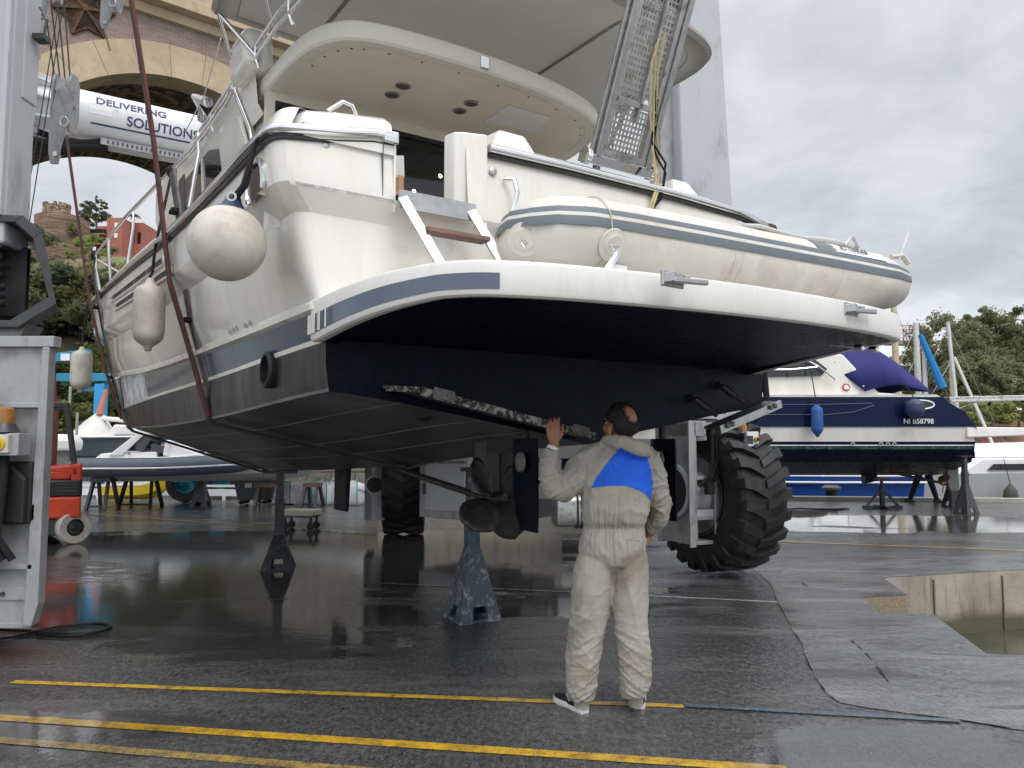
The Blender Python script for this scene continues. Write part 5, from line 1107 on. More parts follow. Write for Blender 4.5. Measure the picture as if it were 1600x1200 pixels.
m=MB();m.box((-3.63,5.72,4.66),(.09,.1,.04));m.tube([(-3.66,5.7,4.64),(-3.60,5.7,4.68),(-3.58,5.7,4.8),(-3.64,5.7,4.9)],.01,6);m.build('bracket',M['dgrey'],colA,world=True)
cB=Y(3.85,2.6,0)
cr=P(1087,300,9.75)
m=MB();col4(m,(2.42,9.9,1.2),(2.24,9.9,8.6),.82,.62,.9,.75,R(20));colB=W(m,'column','lift',bev=.03)
m=MB();col4(m,(2.05,9.62,3.8),(2.03,9.62,8.6),.42,.30,.10,.10,R(20));m.build('cover_panel',M['liftd'],colB,world=True)
m=MB();m.box((2.66,9.4,3.35),(.16,.2,1.3),rz=R(10))
bk=m.build('rung_bracket',M['liftd'],colB,world=True,bev=.006)
m=MB()
for k in range(6):m.box((2.61,9.29,2.9+k*.17),(.03,.02,.06),rz=R(10))
m.build('rung_slot',M['dgrey'],bk,world=True)
m=MB()
for k in range(4):m.cyl((2.78+.055*k,9.35,2.6),(2.78+.055*k,9.35,3.93),.016,8);m.lathe([(.024,0),(.024,.05)],(2.78+.055*k,9.35,3.86),(0,0,1),8)
m.bar((2.5,9.4,3.86),(3.0,9.35,3.86),.03,.05)
m.build('hydraulic_pipe',M['chrome'],bk,world=True,smooth=40)
far=Y(-3.95,9.2,0);fr=Y(3.2,9.14,0)
m=MB();col4(m,(far.x,far.y,.9),(far.x,far.y,8.4),.8,.6,.8,.7,TH);W(m,'column','lift',bev=.03)
m=MB();col4(m,(fr.x,fr.y,1.2),(fr.x,fr.y,8.4),.8,.6,.8,.7,TH);W(m,'column','lift',bev=.03)
m=MB();m.bar((-3.95,5.6,8.3),(far.x,far.y+.4,8.3),.6,.8);m.bar((2.3,9.4,8.4),(fr.x,fr.y+.4,8.4),.6,.8);W(m,'top_beam','lift',bev=.03)
# cross tube with lettering
b0=Y(-3.05,8.9,6.45);b1=Y(3.2,8.9,6.45);d=(b1-b0).normalized()
m=MB();m.lathe([(.36,.0),(.36,(b1-b0).length)],b0,d,40);cross=W(m,'cross_tube','liftw',smooth=40)
m=MB();m.lathe([(.50,-.03),(.50,.05),(.37,.06)],b0,d,40)
for k in range(10):
    a=2*PI*k/10;x=V3((0,0,1));y=d.cross(x).normalized();rr=y*math.cos(a)+x*math.sin(a);m.prism([b0+d*.05+rr*.36,b0+d*.05+rr*.48,b0+d*.55+rr*.37],d.cross(rr)*.02)
m.build('end_flange',M['liftw'],cross,world=True,smooth=30)
m=MB();bb=b0+V3((0,0,-.42))-YV*.12
m.bar(b0+d*.9+V3((0,0,-.40))-YV*.05,b1+V3((0,0,-.40))-YV*.05,.26,.10);m.build('cable_tray',M['liftd'],cross,world=True)
m=MB()
for k in range(80):
    p=b0+d*(1.0+k*.066)+V3((0,0,-.40))-YV*.185;m.box(p,(.022,.012,.05),rz=TH)
m.build('tray_slot',M['dgrey'],cross,world=True)
m=MB();m.tube([b0+d*.1+V3((0,0,-.42))-YV*.1,b0+d*.5+V3((0,0,-.50))-YV*.1,b0+d*1.0+V3((0,0,-.38))-YV*.1],.05,8);m.tube([b0+d*-.3+V3((0,0,-.55))-YV*.1,b0+d*.4+V3((0,0,-.58))-YV*.1,b0+d*1.0+V3((0,0,-.46))-YV*.1],.06,8);m.build('tray_hose',M['rope'],cross,world=True,smooth=60)
def wraptext(txt,s0,ang,size,mt,bold=0,sx=1):
    cu=bpy.data.curves.new('t','FONT');cu.body=txt;cu.size=size;cu.extrude=.001;cu.offset=bold;t=bpy.data.objects.new('t',cu);col.objects.link(t)
    dg=bpy.context.evaluated_depsgraph_get();me=bpy.data.meshes.new_from_object(t.evaluated_get(dg));bpy.data.objects.remove(t)
    bm=bmesh.new();bm.from_mesh(me)
    for k in range(-4,14):bmesh.ops.bisect_plane(bm,geom=bm.verts[:]+bm.edges[:]+bm.faces[:],plane_co=(0,k*.02,0),plane_no=(0,1,0))
    bm.to_mesh(me);bm.free()
    im=mw(lift).inverted();up=V3((0,0,1))
    for v in me.vertices:
        a=R(ang)+v.co.y/.363;p=b0+d*(s0+v.co.x*sx)+(-YV*math.cos(a)+up*math.sin(a))*(.3645+v.co.z);v.co=im@p
    me.name='lettering';me.materials.clear();me.materials.append(M[mt]);o=bpy.data.objects.new('lettering',me);col.objects.link(o);o.parent=cross;o.matrix_parent_inverse=Matrix();
    o.data.transform(mw(cross).inverted()@mw(lift));return o
wraptext('DELIVERING',.80,14,.165,'navy',.003,1.08);wraptext('YACHT',2.12,14,.165,'pale',.002,1.08);wraptext('SOLUTIONS',1.22,-24,.20,'navy',.003,.95)
m=MB();up=V3((0,0,1))
m.loft([[b0+d*s+(-YV*math.cos(R(a))+up*math.sin(R(a)))*.3635 for a in(-36,-32)] for s in(.75,3.0)],False,False);m.build('stripe',M['navy'],cross,world=True)
m=MB();m.loft([[b0+d*s+(-YV*math.cos(R(a))+up*math.sin(R(a)))*.363 for a in(-12,0,12)] for s in(.72,1.02)],False,False);m.build('notice',M['zip'],cross,world=True)
# big tyres with lugs, and their steering forks
def bigwheel(c,axis,r=.915,w=.68,dish=1,mate='tyre'):
    ax_=V3((*axis,0)).normalized();m=MB();c=V3(c)
    prof=[(.50*r,-w*.42),(.56*r,-w*.47),(.66*r,-w*.50),(.80*r,-w*.51),(.89*r,-w*.48),(.925*r,-w*.42),(.935*r,0),(.925*r,w*.42),(.89*r,w*.48),(.80*r,w*.51),(.66*r,w*.50),(.56*r,w*.47),(.50*r,w*.42)]
    m.lathe(prof,c,ax_,64,cap=False)
    x=V3((0,0,1));y=ax_.cross(x).normalized();n=23
    def pt(a,rr,h):return c+(x*math.cos(a)+y*math.sin(a))*rr+ax_*h
    for k in range(n):
        for s in(-1,1):
            a=2*PI*(k+(.5 if s>0 else 0))/n;sec=[]
            for f,rr,hh,da,wd_ in((0,.965,.0,.16,.055),(.35,1.0,.16,.10,.06),(.7,1.0,.32,.03,.068),(.95,.985,.475,0,.075),(1.0,.93,.505,0,.07),(1.05,.82,.515,.0,.05)):
                h=s*hh*w;a1=a+da;
                if rr<.95:in_=rr-.05
                else:in_=.90
                sec.append([pt(a1-wd_*.86,rr*r,h),pt(a1+wd_*.86,rr*r,h),pt(a1+wd_,in_*r,h-s*.02),pt(a1-wd_,in_*r,h-s*.02)])
            m.loft(sec)
    t_=W(m,'wheel',mate,smooth=28)
    m=MB();m.lathe([(.52*r,-w*.46),(.50*r,-w*.47),(.47*r,-w*.38),(.44*r,-w*.36),(.40*r,-w*.2),(.2*r,-w*.18),(.18*r,-w*.4),(.01,-w*.4)],c,ax_,40,cap=False);m.lathe([(.52*r,w*.46),(.50*r,w*.47),(.45*r,w*.36),(.38*r,w*.2),(.01,w*.2)],c,ax_,40,cap=False);m.build('rim',M['dgrey'],t_,world=True,smooth=30)
    return t_
cW=V3((2.50,9.42,.925));axw=(.915,.40)
bigwheel(cW,axw)
axv=V3((.915,.40,0)).normalized();roll=V3((-axv.y,axv.x,0))
def fk(mb,s0,s1,a0,a1,z0,z1):   # box in wheel frame: a along axle, s along rolling direction
    mb.loft([[cW-V3((0,0,cW.z))+axv*a+roll*s+V3((0,0,z)) for a,s in((a0,s0),(a1,s0),(a1,s1),(a0,s1))] for z in(z0,z1)])
m=MB();fk(m,-.34,.30,-.62,-.56,.38,1.78);fk(m,-.34,.0,-.30,-.26,.40,1.75);fk(m,-.02,.0,-.58,-.28,.36,1.75);fk(m,-.34,.3,-.62,-.42,1.62,1.8);fk(m,.27,.32,-.66,-.3,.36,1.8)
for z in(1.12,.66,.38,1.74):fk(m,-.33,-.02,-.58,-.28,z,z+.04)
fk(m,-.36,-.335,-.68,-.60,.36,1.80);fk(m,-.36,-.335,-.33,-.24,.40,1.78)
frk=W(m,'wheel_fork','liftd',bev=.006)
m=MB();
fk(m,-.03,-.022,-.54,-.32,1.2,1.6);fk(m,-.33,-.30,-.57,-.29,.70,.78);m.build('fork_web',M['lift'],frk,world=True,bev=.004)
m=MB();cc=cW+axv*-.63+roll*-.02+V3((0,0,.06));m.lathe([(.31,0),(.31,.04),(.27,.045)],cc,-axv,36);m.build('hub_collar',M['lift'],frk,world=True,smooth=40)
m=MB();m.lathe([(.268,.046),(.01,.047)],cc,-axv,36);m.build('hub_opening',M['black'],frk,world=True)
m=MB();m.lathe([(.30,-.62),(.28,-.3),(.20,-.26)],cW,axv,30);m.build('hub_drum',M['lift'],frk,world=True,smooth=40)
m=MB()
for k in range(3):
    p=cW-V3((0,0,cW.z))+axv*(-.40+.06*k)+roll*-.42;m.tube([p+V3((0,0,1.7)),p+V3((.0,0,1.35)),p+V3((-.05,0,1.15)),p+V3((-.16,-.02,1.05))],.022,8)
fk(m,-.48,-.42,-.52,-.42,.96,1.08);m.tube([onv_ for onv_ in(P(1195,580,9.2),P(1200,630,9.2),P(1185,650,9.2),P(1140,655,9.2))],.03,8);m.tube([P(1190,585,9.3),P(1196,620,9.3),P(1180,660,9.3),P(1150,662,9.3)],.025,8);m.build('fork_hose',M['rope'],frk,world=True,smooth=60)
m=MB();p0=P(1075,687,9.15);p1=P(1172,680,8.9);m.bar(p0,p1,.05,.05);m.box(P(1172,686,8.88),(.15,.12,.17),rz=R(15));cb2=W(m,'control_box','liftw',bev=.006)
m=MB();q=P(1181,686,8.82);m.lathe([(.03,0),(.03,.03)],q,(.6,-1,0),14);m.build('button_collar',M['yel'],cb2,world=True);m=MB();m.lathe([(.02,.03),(.02,.06)],q,(.6,-1,0),14);m.build('stop_button',M['redb'],cb2,world=True)
m=MB();m.box(P(1172,687,8.81),(.07,.01,.09),rz=R(15));m.build('button_plate',M['dgrey'],cb2,world=True)
q=P(1160,677,8.9);m=MB();m.lathe([(.07,0),(.055,.03)],q,(0,0,1),18);bc2=W(m,'beacon','dgrey',smooth=40);m=MB();m.lathe([(.05,.03),(.046,.10),(.035,.125)],q,(0,0,1),18);m.build('beacon_lens',M['amber'],bc2,world=True,smooth=40)
# far wheel and its fork
cF=V3((-1.83,13.15,.915));axf=V3((.99,.12,0)).normalized();bigwheel(cF,(axf.x,axf.y))
rollf=V3((-axf.y,axf.x,0))
m=MB()
def fkf(mb,s0,s1,a0,a1,z0,z1):mb.loft([[cF-V3((0,0,cF.z))+axf*a+rollf*s+V3((0,0,z)) for a,s in((a0,s0),(a1,s0),(a1,s1),(a0,s1))] for z in(z0,z1)])
fkf(m,-.62,.3,-.62,-.50,.30,1.9);fkf(m,-.62,-.56,-.62,-.30,.30,1.9);f2=W(m,'wheel_fork','liftd',bev=.006)
m=MB();c_=cF+axf*-.47+rollf*-.625;m.lathe([(.15,0),(.15,.03),(.125,.035)],cF+axf*-.46+rollf*-.62+V3((0,0,-.05)),-rollf,32);m.build('hub_collar',M['lift'],f2,world=True,smooth=40);m=MB();m.lathe([(.125,.036),(.01,.037)],cF+axf*-.46+rollf*-.62+V3((0,0,-.05)),-rollf,32);m.build('hub_opening',M['black'],f2,world=True)
# engine cabinet and fuel tank slung along the right-hand side
e0=P(655,810,11.6);e1=P(725,815,11.2)
dd=(V3((2.3,9.6,0))-V3((-1.6,12.3,0))).normalized();nn=V3((-dd.y,dd.x,0))
o_=P(655,812,12.0);o_.z=0
def eb(mb,s0,s1,n0,n1,z0,z1):mb.loft([[o_+dd*s+nn*n+V3((0,0,z)) for s,n in((s0,n0),(s1,n0),(s1,n1),(s0,n1))] for z in(z0,z1)])
m=MB();eb(m,0,.95,0,.9,.40,1.9);en=W(m,'engine_cabinet','liftd',bev=.01)
m=MB();eb(m,.12,.90,-.015,.0,.52,1.22);eb(m,.12,.9,-.015,0,1.27,1.85);m.build('cabinet_door',M['lift'],en,world=True,bev=.004)
m=MB();eb(m,.10,.14,-.035,-.012,.75,.93);m.build('door_latch',M['blackp'],en,world=True);m=MB();eb(m,.55,.85,-.03,-.012,1.36,1.375);m.build('door_latch',M['blackp'],en,world=True)
m=MB();eb(m,.97,1.3,.1,.9,.35,1.7);eb(m,1.32,1.9,.3,.9,.45,1.55);W(m,'engine_frame','dgrey',bev=.01)
m=MB();eb(m,1.0,3.6,.35,.8,1.32,1.6);eb(m,1.75,2.2,.2,.6,.75,1.25);W(m,'side_beam','liftd',bev=.01)
q=P(845,798,10.4);m=MB();hx=dd*1;
ft=[]
for(s) in(0,.02,.75,.77):
    rr=.22 if s in(.02,.75) else .20;ring=[]
    for k in range(24):
        a=2*PI*k/24;cx=math.copysign(abs(math.cos(a))**.45,math.cos(a))*rr*1.05;cz=math.copysign(abs(math.sin(a))**.45,math.sin(a))*rr;ring.append(q+V3((.18,.1,0))+V3((.94,.1,0))*s-V3((0,0,0))+V3((-.10,.98,0))*cx*1.1+V3((0,0,cz)))
    ft.append(ring)
m.loft(ft);tk=W(m,'fuel_tank','alu',smooth=40);
m=MB();m.bx(0,0,0,0,0,0)
m=MB()
for s in(.3,.36):
    ring=[]
    for k in range(24):
        a=2*PI*k/24;cx=math.copysign(abs(math.cos(a))**.45,math.cos(a))*.23*1.05;cz=math.copysign(abs(math.sin(a))**.45,math.sin(a))*.23;ring.append(q+V3((.18,.1,0))+V3((.94,.1,0))*s+V3((-.10,.98,0))*cx*1.1+V3((0,0,cz)))
    m.tube(ring,.012,5,True)
m.build('tank_strap',M['dgrey'],tk,world=True)
# pulley blocks
def block(label,top,bot,w,mt,cables,ct):
    t=thing('pulley_block',label,'pulley block',tuple(bot),0,'pulley blocks on the crane cables')
    m=MB();d=(top-bot);L=d.length;z=d.normalized()
    s=V3((1,0,0))
    rs=[bot-bot,]
    for sx in(-1,1):
        x0=s*sx*w*.34;m.prism([x0+z*L*.38-V3((0,w*.3,0)),x0+z*L*.38+V3((0,w*.3,0)),x0+z*L*.55+V3((0,w*.5,0)),x0+z*L*.9+V3((0,w*.45,0)),x0+z*L+V3((0,w*.25,0)),x0+z*L-V3((0,w*.25,0)),x0+z*L*.9-V3((0,w*.45,0)),x0+z*L*.55-V3((0,w*.5,0))],s*sx*w*.14)
    m.prism([z*L*.95-s*w*.34-V3((0,w*.3,0)),z*L*.95+s*w*.34-V3((0,w*.3,0)),z*L*.80+s*w*.34-V3((0,w*.42,0)),z*L*.80-s*w*.34-V3((0,w*.42,0))],V3((0,.02,0)))
    b=m.build('side_plate',M[mt],t,bev=.008)
    m=MB();f0=V3((0,-w*.62,0));m.prism([f0+z*L*.84+s*w*.22,f0+z*L*.80-s*w*.12,f0+z*L*.45-s*w*.42,f0+z*L*.12-s*w*.40,f0-s*w*.28,f0+s*w*.12,f0+z*L*.20+s*w*.22,f0+z*L*.35+s*w*.40,f0+z*L*.78+s*w*.48],V3((0,w*.16,0)));m.build('hook_plate',M[mt],t,bev=.01)
    m=MB()
    for k in range(4):m.lathe([(w*.40,-w*.07),(w*.32,0),(w*.40,w*.07)],z*L*.66+s*(k-1.5)*w*.2,s,20)
    m.build('sheave',M['dgrey'],t,smooth=40)
    m=MB();m.cyl(z*L*.10+V3((0,-w*.7,0)),z*L*.10+V3((0,-w*.3,0)),w*.12,12);m.cyl(z*L*.66-s*w*.6,z*L*.66+s*w*.6,w*.1,12);m.tube([z*L*.45+s*w*.40+V3((.5*w*.4*math.cos(a),-w*.68,.5*w*.5*math.sin(a))) for a in[2*PI*k/10 for k in range(10)]],.012,5,True);m.build('pin',M['steel'],t,smooth=40)
    m=MB()
    for k in range(cables):
        x=s*(k-(cables-1)/2)*w*.24;m.tube([z*L*.7+x,ct-bot+x*1.5],.011,6)
    m.build('cable',M['dgrey'],t)
    return t
block('long grey pulley block hanging on four cables above the nearer-bow sling',P(104,118,9.9),P(97,262,10.3),.26,'liftd',4,P(80,-40,9.6))
block('grey pulley block with dangling chain at the top edge, right of the star plate',P(178,-35,9.5),P(172,52,9.7),.20,'liftd',2,P(180,-120,9.4))
m=MB();a=P(165,55,9.68);
for k in range(9):m.tube([a-V3((-.008*k,0,.025*k))+V3((.010*math.cos(q_),(.01 if k%2 else 0)*math.cos(q_),.016*math.sin(q_))) for q_ in[2*PI*i/6 for i in range(6)]],.004,4,True)
tag(m.build('hanging_chain',M['rust'],None),'short rusty chain dangling from the upper pulley block','chain')
block('grey pulley block at the top left corner, seen against the column',P(75,-60,8.4),P(78,40,8.6),.24,'liftd',4,P(70,-160,8.3))
m=MB();m.bar(P(55,92,9.0),P(68,-30,8.8),.10,.10);W(m,'trolley_arm','alu',bev=.01)
# ---------------------------------------------------------------- coverall cloth: grey beige, with brown and grey stains of their own shape
def overall():
    t=NT('stained_coverall');o=t.mp();n=t.noise(o,5,7,.65);fine=t.noise(o,38,5,.7);c=t.mix(t.rng(n,.3,.7),(.31,.293,.25),(.38,.36,.312))
    def stain(c,cx,cy,cz,r,colr,k):
        m=t.N.new('ShaderNodeMapping');m.vector_type='TEXTURE';m.inputs['Location'].default_value=(cx,cy,cz);m.inputs['Scale'].default_value=r;t.L.new(t.tc.outputs['Object'],m.inputs[0])
        l=t.N.new('ShaderNodeVectorMath');l.operation='LENGTH';t.L.new(m.outputs[0],l.inputs[0]);d=t.mth('ADD',l.outputs['Value'],t.mth('MULTIPLY',t.mth('SUBTRACT',n,.5),2.6));return t.mix(t.mth('MULTIPLY',t.rng(d,1.0,.25,0,1,True),k),c,colr)
    c=stain(c,.12,-.12,.86,(.11,.2,.13),(.19,.14,.09),.6);c=stain(c,.05,-.1,.74,(.08,.2,.10),(.21,.15,.09),.6);c=stain(c,-.19,-.05,.55,(.10,.2,.34),(.20,.185,.155),.75);c=stain(c,-.17,-.08,.24,(.08,.2,.16),(.24,.19,.13),.55);c=stain(c,.13,-.1,.30,(.12,.2,.12),(.27,.24,.19),.5);c=stain(c,.27,.0,1.15,(.07,.2,.13),(.24,.20,.14),.6)
    c=t.mix(t.mth('MULTIPLY',t.rng(fine,.62,.75),.35),c,(.20,.18,.145));t.set('Base Color',c);t.set('Roughness',.75);t.set('Specular IOR Level',.3)
    t.set('Normal',t.bump(t.noise(o,26,8,.68),.30,.008));M['overall']=t.m
overall()
# ---------------------------------------------------------------- the man
man=thing('person','man in stained grey coverall with blue back yoke reaching up under the yacht','person',(.58,4.62,0))
MO=V3((.58,4.62,0))
def cr_path(pts,n=6):   # smooth a list of (V3,r) by Catmull-Rom
    o=[];m_=len(pts)
    for i in range(m_-1):
        p0=pts[max(0,i-1)];p1=pts[i];p2=pts[i+1];p3=pts[min(m_-1,i+2)]
        for k in range(n):
            f=k/n;h=lambda a,b,c,d:.5*((2*b)+(-a+c)*f+(2*a-5*b+4*c-d)*f*f+(-a+3*b-3*c+d)*f**3)
            o.append((V3([h(p0[0][j],p1[0][j],p2[0][j],p3[0][j]) for j in range(3)]),h(p0[1],p1[1],p2[1],p3[1])))
    o.append(pts[-1]);return o
def limb(mb,pts,n=20,sq=1):
    q=cr_path(pts);mb.tube([p for p,r in q],[r for p,r in q],n,sq=sq)
def union(mb,name,mt,par,vox,it=4):
    o=mb.build(name,M[mt],None);r=o.modifiers.new('r','REMESH');r.mode='VOXEL';r.voxel_size=vox;r.use_smooth_shade=True
    s=o.modifiers.new('s','SMOOTH');s.iterations=it;s.factor=.5;applied(o);o.data.materials.clear();o.data.materials.append(M[mt])
    for p in o.data.polygons:p.use_smooth=True
    im=mw(par).inverted();o.data.transform(im);o.parent=par;o.data.name=name;return o
S=lambda x,y,d:P(x,y,d)
DB=4.60
def ring(mb_rings,cx,y,hw,dy,th,d=DB):
    c=S(cx,y,d);mb_rings.append([V3((c.x+hw*math.copysign(abs(math.cos(a))**.85,math.cos(a)),d+dy+th*math.copysign(abs(math.sin(a))**.85,math.sin(a)),c.z)) for a in[2*PI*k/36 for k in range(36)]])
cv=MB();rg=[]
for cx,y,hw,dy,th in((958,893,.10,.0,.08),(958,880,.175,.0,.125),(957,862,.197,.0,.145),(957,842,.195,.0,.14),(958,829,.182,.0,.125),(959,822,.172,.0,.118),(960,814,.187,.0,.135),(961,796,.205,.0,.150),(962,770,.210,.005,.145),(964,740,.214,.015,.140),(966,718,.212,.03,.135),(967,703,.180,.045,.115),(968,692,.10,.055,.085),(968,684,.07,.06,.075)):ring(rg,cx,y,hw,dy,th)
cv.loft(rg)
limb(cv,[(S(945,704,4.63),.07),(S(921,722,4.62),.092),(S(897,748,4.60),.092),(S(877,764,4.58),.082),(S(864,757,4.58),.075),(S(859,735,4.585),.070),(S(861,715,4.59),.060),(S(863,702,4.59),.046)])
limb(cv,[(S(990,703,4.64),.07),(S(1011,722,4.62),.088),(S(1021,748,4.63),.084),(S(1028,775,4.65),.075),(S(1031,795,4.69),.068),(S(1025,815,4.74),.058),(S(1016,830,4.78),.045)])
for pts in(((942,838,.085),(935,866,.105),(926,900,.122),(922,940,.120),(916,985,.112),(911,1030,.103),(909,1060,.098),(909,1080,.088),(909,1093,.072)),((978,838,.082),(984,866,.102),(985,900,.112),(984,940,.106),(987,985,.102),(991,1030,.103),(992,1060,.098),(991,1077,.086),(992,1089,.070))):
    limb(cv,[(S(x,y,DB-.01-.00012*(y-868)),r) for x,y,r in pts],24)
# hood lying on the shoulders
limb(cv,[(S(944,688,4.60),.035),(S(960,690,4.53),.045),(S(985,697,4.50),.055),(S(1004,705,4.52),.055),(S(1010,712,4.55),.03)],16)
cov=union(cv,'coverall','overall',man,.0066,6)
def fold(o):
    me=o.data;me.update();ns=[v.normal.copy() for v in me.vertices]
    def pix(p):
        q=p+MO-CO;s=q.y*math.cos(PITCH)+q.z*math.sin(PITCH);w=-q.y*math.sin(PITCH)+q.z*math.cos(PITCH);return 800+FPX*q.x/s,600-FPX*w/s
    def cre(x,w=.11):    # thin valley creases where a noise field crosses zero, with a soft roll between them
        q=noise.noise(x);return .85*math.exp(-(q/w)**2)-.35-.25*abs(q)
    for v,n in zip(me.vertices,ns):
        p=v.co;x,y=pix(p)
        sm=lambda a,b,q:(lambda f:f*f*(3-2*f))(max(0,min(1,(q-a)/(b-a))))
        kl_=sm(845,915,y);ks=max(sm(918,904,x),sm(1010,1022,x))*sm(860,840,y)
        w=max(0,min(1,(y-930)/70));s=-1 if x<955 else 1
        dl=w*(.0062*cre(V3((p.x*4+s*p.z*3,p.y*4,p.z*15+p.x*8*s)))+.0035*cre(V3((p.x*9-s*p.z*6,p.y*9,p.z*24+p.x*10*s+5))))
        dl+=.0085*(1-w*.45)*cre(V3((p.x*7.5+p.z*2.2*s,p.y*5,p.z*2.4)),.14)+.004*cre(V3((p.x*11-p.z*6*s,p.y*9,p.z*7+3)),.1)
        if y>1062:dl+=.004*cre(V3((p.x*26,p.y*26,p.z*14)),.2)
        ds=.011*cre(V3((p.x*9+p.z*8,p.y*6,p.z*9-p.x*7)),.13)+.006*cre(V3((p.x*17-p.z*12,p.y*12,p.z*15+4)),.12)
        a=math.atan2(p.y,p.x);g=math.exp(-((y-822)/13)**2);gw_=math.exp(-((y-822)/40)**2)
        dt=.007*g*math.sin(a*58+4*noise.noise(V3((a*4,0,p.z*9))))+.012*gw_*cre(V3((a*8,p.z*2.2,1.5)),.16)*(1-g*.5)
        dt+=.0085*cre(V3((p.x*6+p.z*3,p.y*4,p.z*5-p.x*4)),.13)*(1-g)+.004*cre(V3((p.x*13-p.z*7,p.y*8,p.z*8+p.x*5+7)),.12)*(1-g)
        d=(dt*(1-ks)+ds*ks)*(1-kl_)+dl*kl_
        v.co=p+n*d
    me.update()
    return pix
pix=fold(cov)
def inpoly(x,y,ps):
    c=False;j=len(ps)-1
    for i in range(len(ps)):
        if(ps[i][1]>y)!=(ps[j][1]>y) and x<(ps[j][0]-ps[i][0])*(y-ps[i][1])/(ps[j][1]-ps[i][1])+ps[i][0]:c=not c
        j=i
    return c
yk=[(970,699),(981,705),(1000,713),(1011,713),(1017,735),(1020,757),(1016,781),(1008,772),(995,764),(978,759),(950,759),(923,763),(934,744),(950,722)]
me=cov.data;keep=[]
bm=bmesh.new();bm.from_mesh(me)
# cut the cloth cleanly along the yoke's seams, then lift that patch off as its own piece
ps=[S(x,y,4.47)-MO for x,y in yk];cc=CO-MO
for a,b in zip(ps,ps[1:]+ps[:1]):
    nrm=(a-cc).cross(b-cc).normalized()
    g=[f for f in bm.faces if f.normal.y<.15 and -.30<f.calc_center_median().x<.30 and 1.1<f.calc_center_median().z<1.6]
    ge=list({e for f in g for e in f.edges});gv=list({v for f in g for v in f.verts})
    bmesh.ops.bisect_plane(bm,geom=g+ge+gv,plane_co=cc,plane_no=nrm,dist=1e-5)
bm.normal_update()
sel=[f for f in bm.faces if f.normal.y<.2 and f.calc_center_median().y<.06 and inpoly(*pix(f.calc_center_median()),yk)]
ret=bmesh.ops.split(bm,geom=sel);fs=[x for x in ret['geom'] if isinstance(x,bmesh.types.BMFace)]
yb=bmesh.new();mp={}
for f in fs:
    vs=[]
    for v in f.verts:
        if v not in mp:mp[v]=yb.verts.new(v.co+v.normal*.003)
        vs.append(mp[v])
    yb.faces.new(vs)
bm.to_mesh(me);bm.free()
ym=bpy.data.meshes.new('back_yoke');yb.to_mesh(ym);yb.free();ym.materials.append(M['blue'])
for p in ym.polygons:p.use_smooth=True
yo=bpy.data.objects.new('back_yoke',ym);col.objects.link(yo);yo.parent=cov
m=MB()
def seamline(pts,r=.0035):
    q=[]
    for a,b in zip(pts,pts[1:]):
        for k in range(6):
            x=a[0]+(b[0]-a[0])*k/6;y=a[1]+(b[1]-a[1])*k/6;rr=ray(x,y);hit=None
            lo=CO-MO;ok,lc,nn_,ix=cov.ray_cast(lo+rr*4.0,rr.normalized(),distance=1.2)
            if ok:q.append(lc+nn_*.002)
    if len(q)>2:m.tube(q,r,5)
bpy.context.view_layer.update()
seamline([(918,722),(917,745),(914,762),(914,790)]);seamline([(958,835),(960,850),(962,870),(964,885)]);seamline([(980,842),(1004,845)],.003);seamline([(980,842),(981,868)],.003);seamline([(1004,845),(1005,872)],.003);seamline([(918,850),(905,900),(893,960),(886,1030)],.003)
m.build('seam',M['overall'],cov,smooth=60)
# ---- body under the clothes: one continuous surface with head, hands
bd=MB();rg=[]
for cx,y,hw,dy,th in((958,880,.14,.0,.10),(959,822,.13,.0,.09),(964,740,.13,.03,.07),(967,712,.10,.06,.05),(968,692,.056,.07,.05)):ring(rg,cx,y,hw,dy,th)
bd.loft(rg)
limb(bd,[(S(945,712,4.63),.04),(S(915,730,4.60),.045),(S(872,758,4.58),.045),(S(862,735,4.585),.04),(S(864,708,4.59),.032),(S(866,694,4.592),.030)])
limb(bd,[(S(990,706,4.64),.05),(S(1018,735,4.63),.052),(S(1030,790,4.69),.042),(S(1020,822,4.76),.034),(S(1013,834,4.79),.030)])
for pts in(((936,875),(918,985),(908,1100)),((984,875),(988,985),(991,1095))):limb(bd,[(S(x,y,DB+.01),r) for (x,y),r in zip(pts,(.08,.055,.026))])
hc=S(970,664,4.565);HM=Matrix.Translation(hc)@Matrix.Rotation(R(30),4,'Z')@Matrix.Rotation(R(16),4,'X')@Matrix.Rotation(R(-3),4,'Y')@Matrix.Diagonal((1.07,1.07,1.05,1))
def he(c,r,n=20,m_=14):
    t_=MB();t_.ell(c,r,n,m_);bd.add([HM@p for p in t_.v],t_.f)
he((0,-.005,.028),(.078,.099,.092));he((0,.035,-.04),(.062,.066,.082));he((0,.07,-.098),(.032,.03,.026));he((0,.104,-.03),(.014,.022,.022));he((0,.09,.012),(.05,.018,.012));he((0,.095,-.07),(.024,.012,.010))
for s in(-1,1):he((s*.081,-.008,-.022),(.011,.024,.034));he((s*.078,-.012,-.018),(.016,.014,.022));he((s*.04,.07,-.035),(.026,.024,.024))
t_=MB();t_.tube([(0,-.022,-.02),(0,-.02,-.09),(0,-.0,-.2)],[.062,.058,.055],20);bd.add([HM@p for p in t_.v],t_.f)
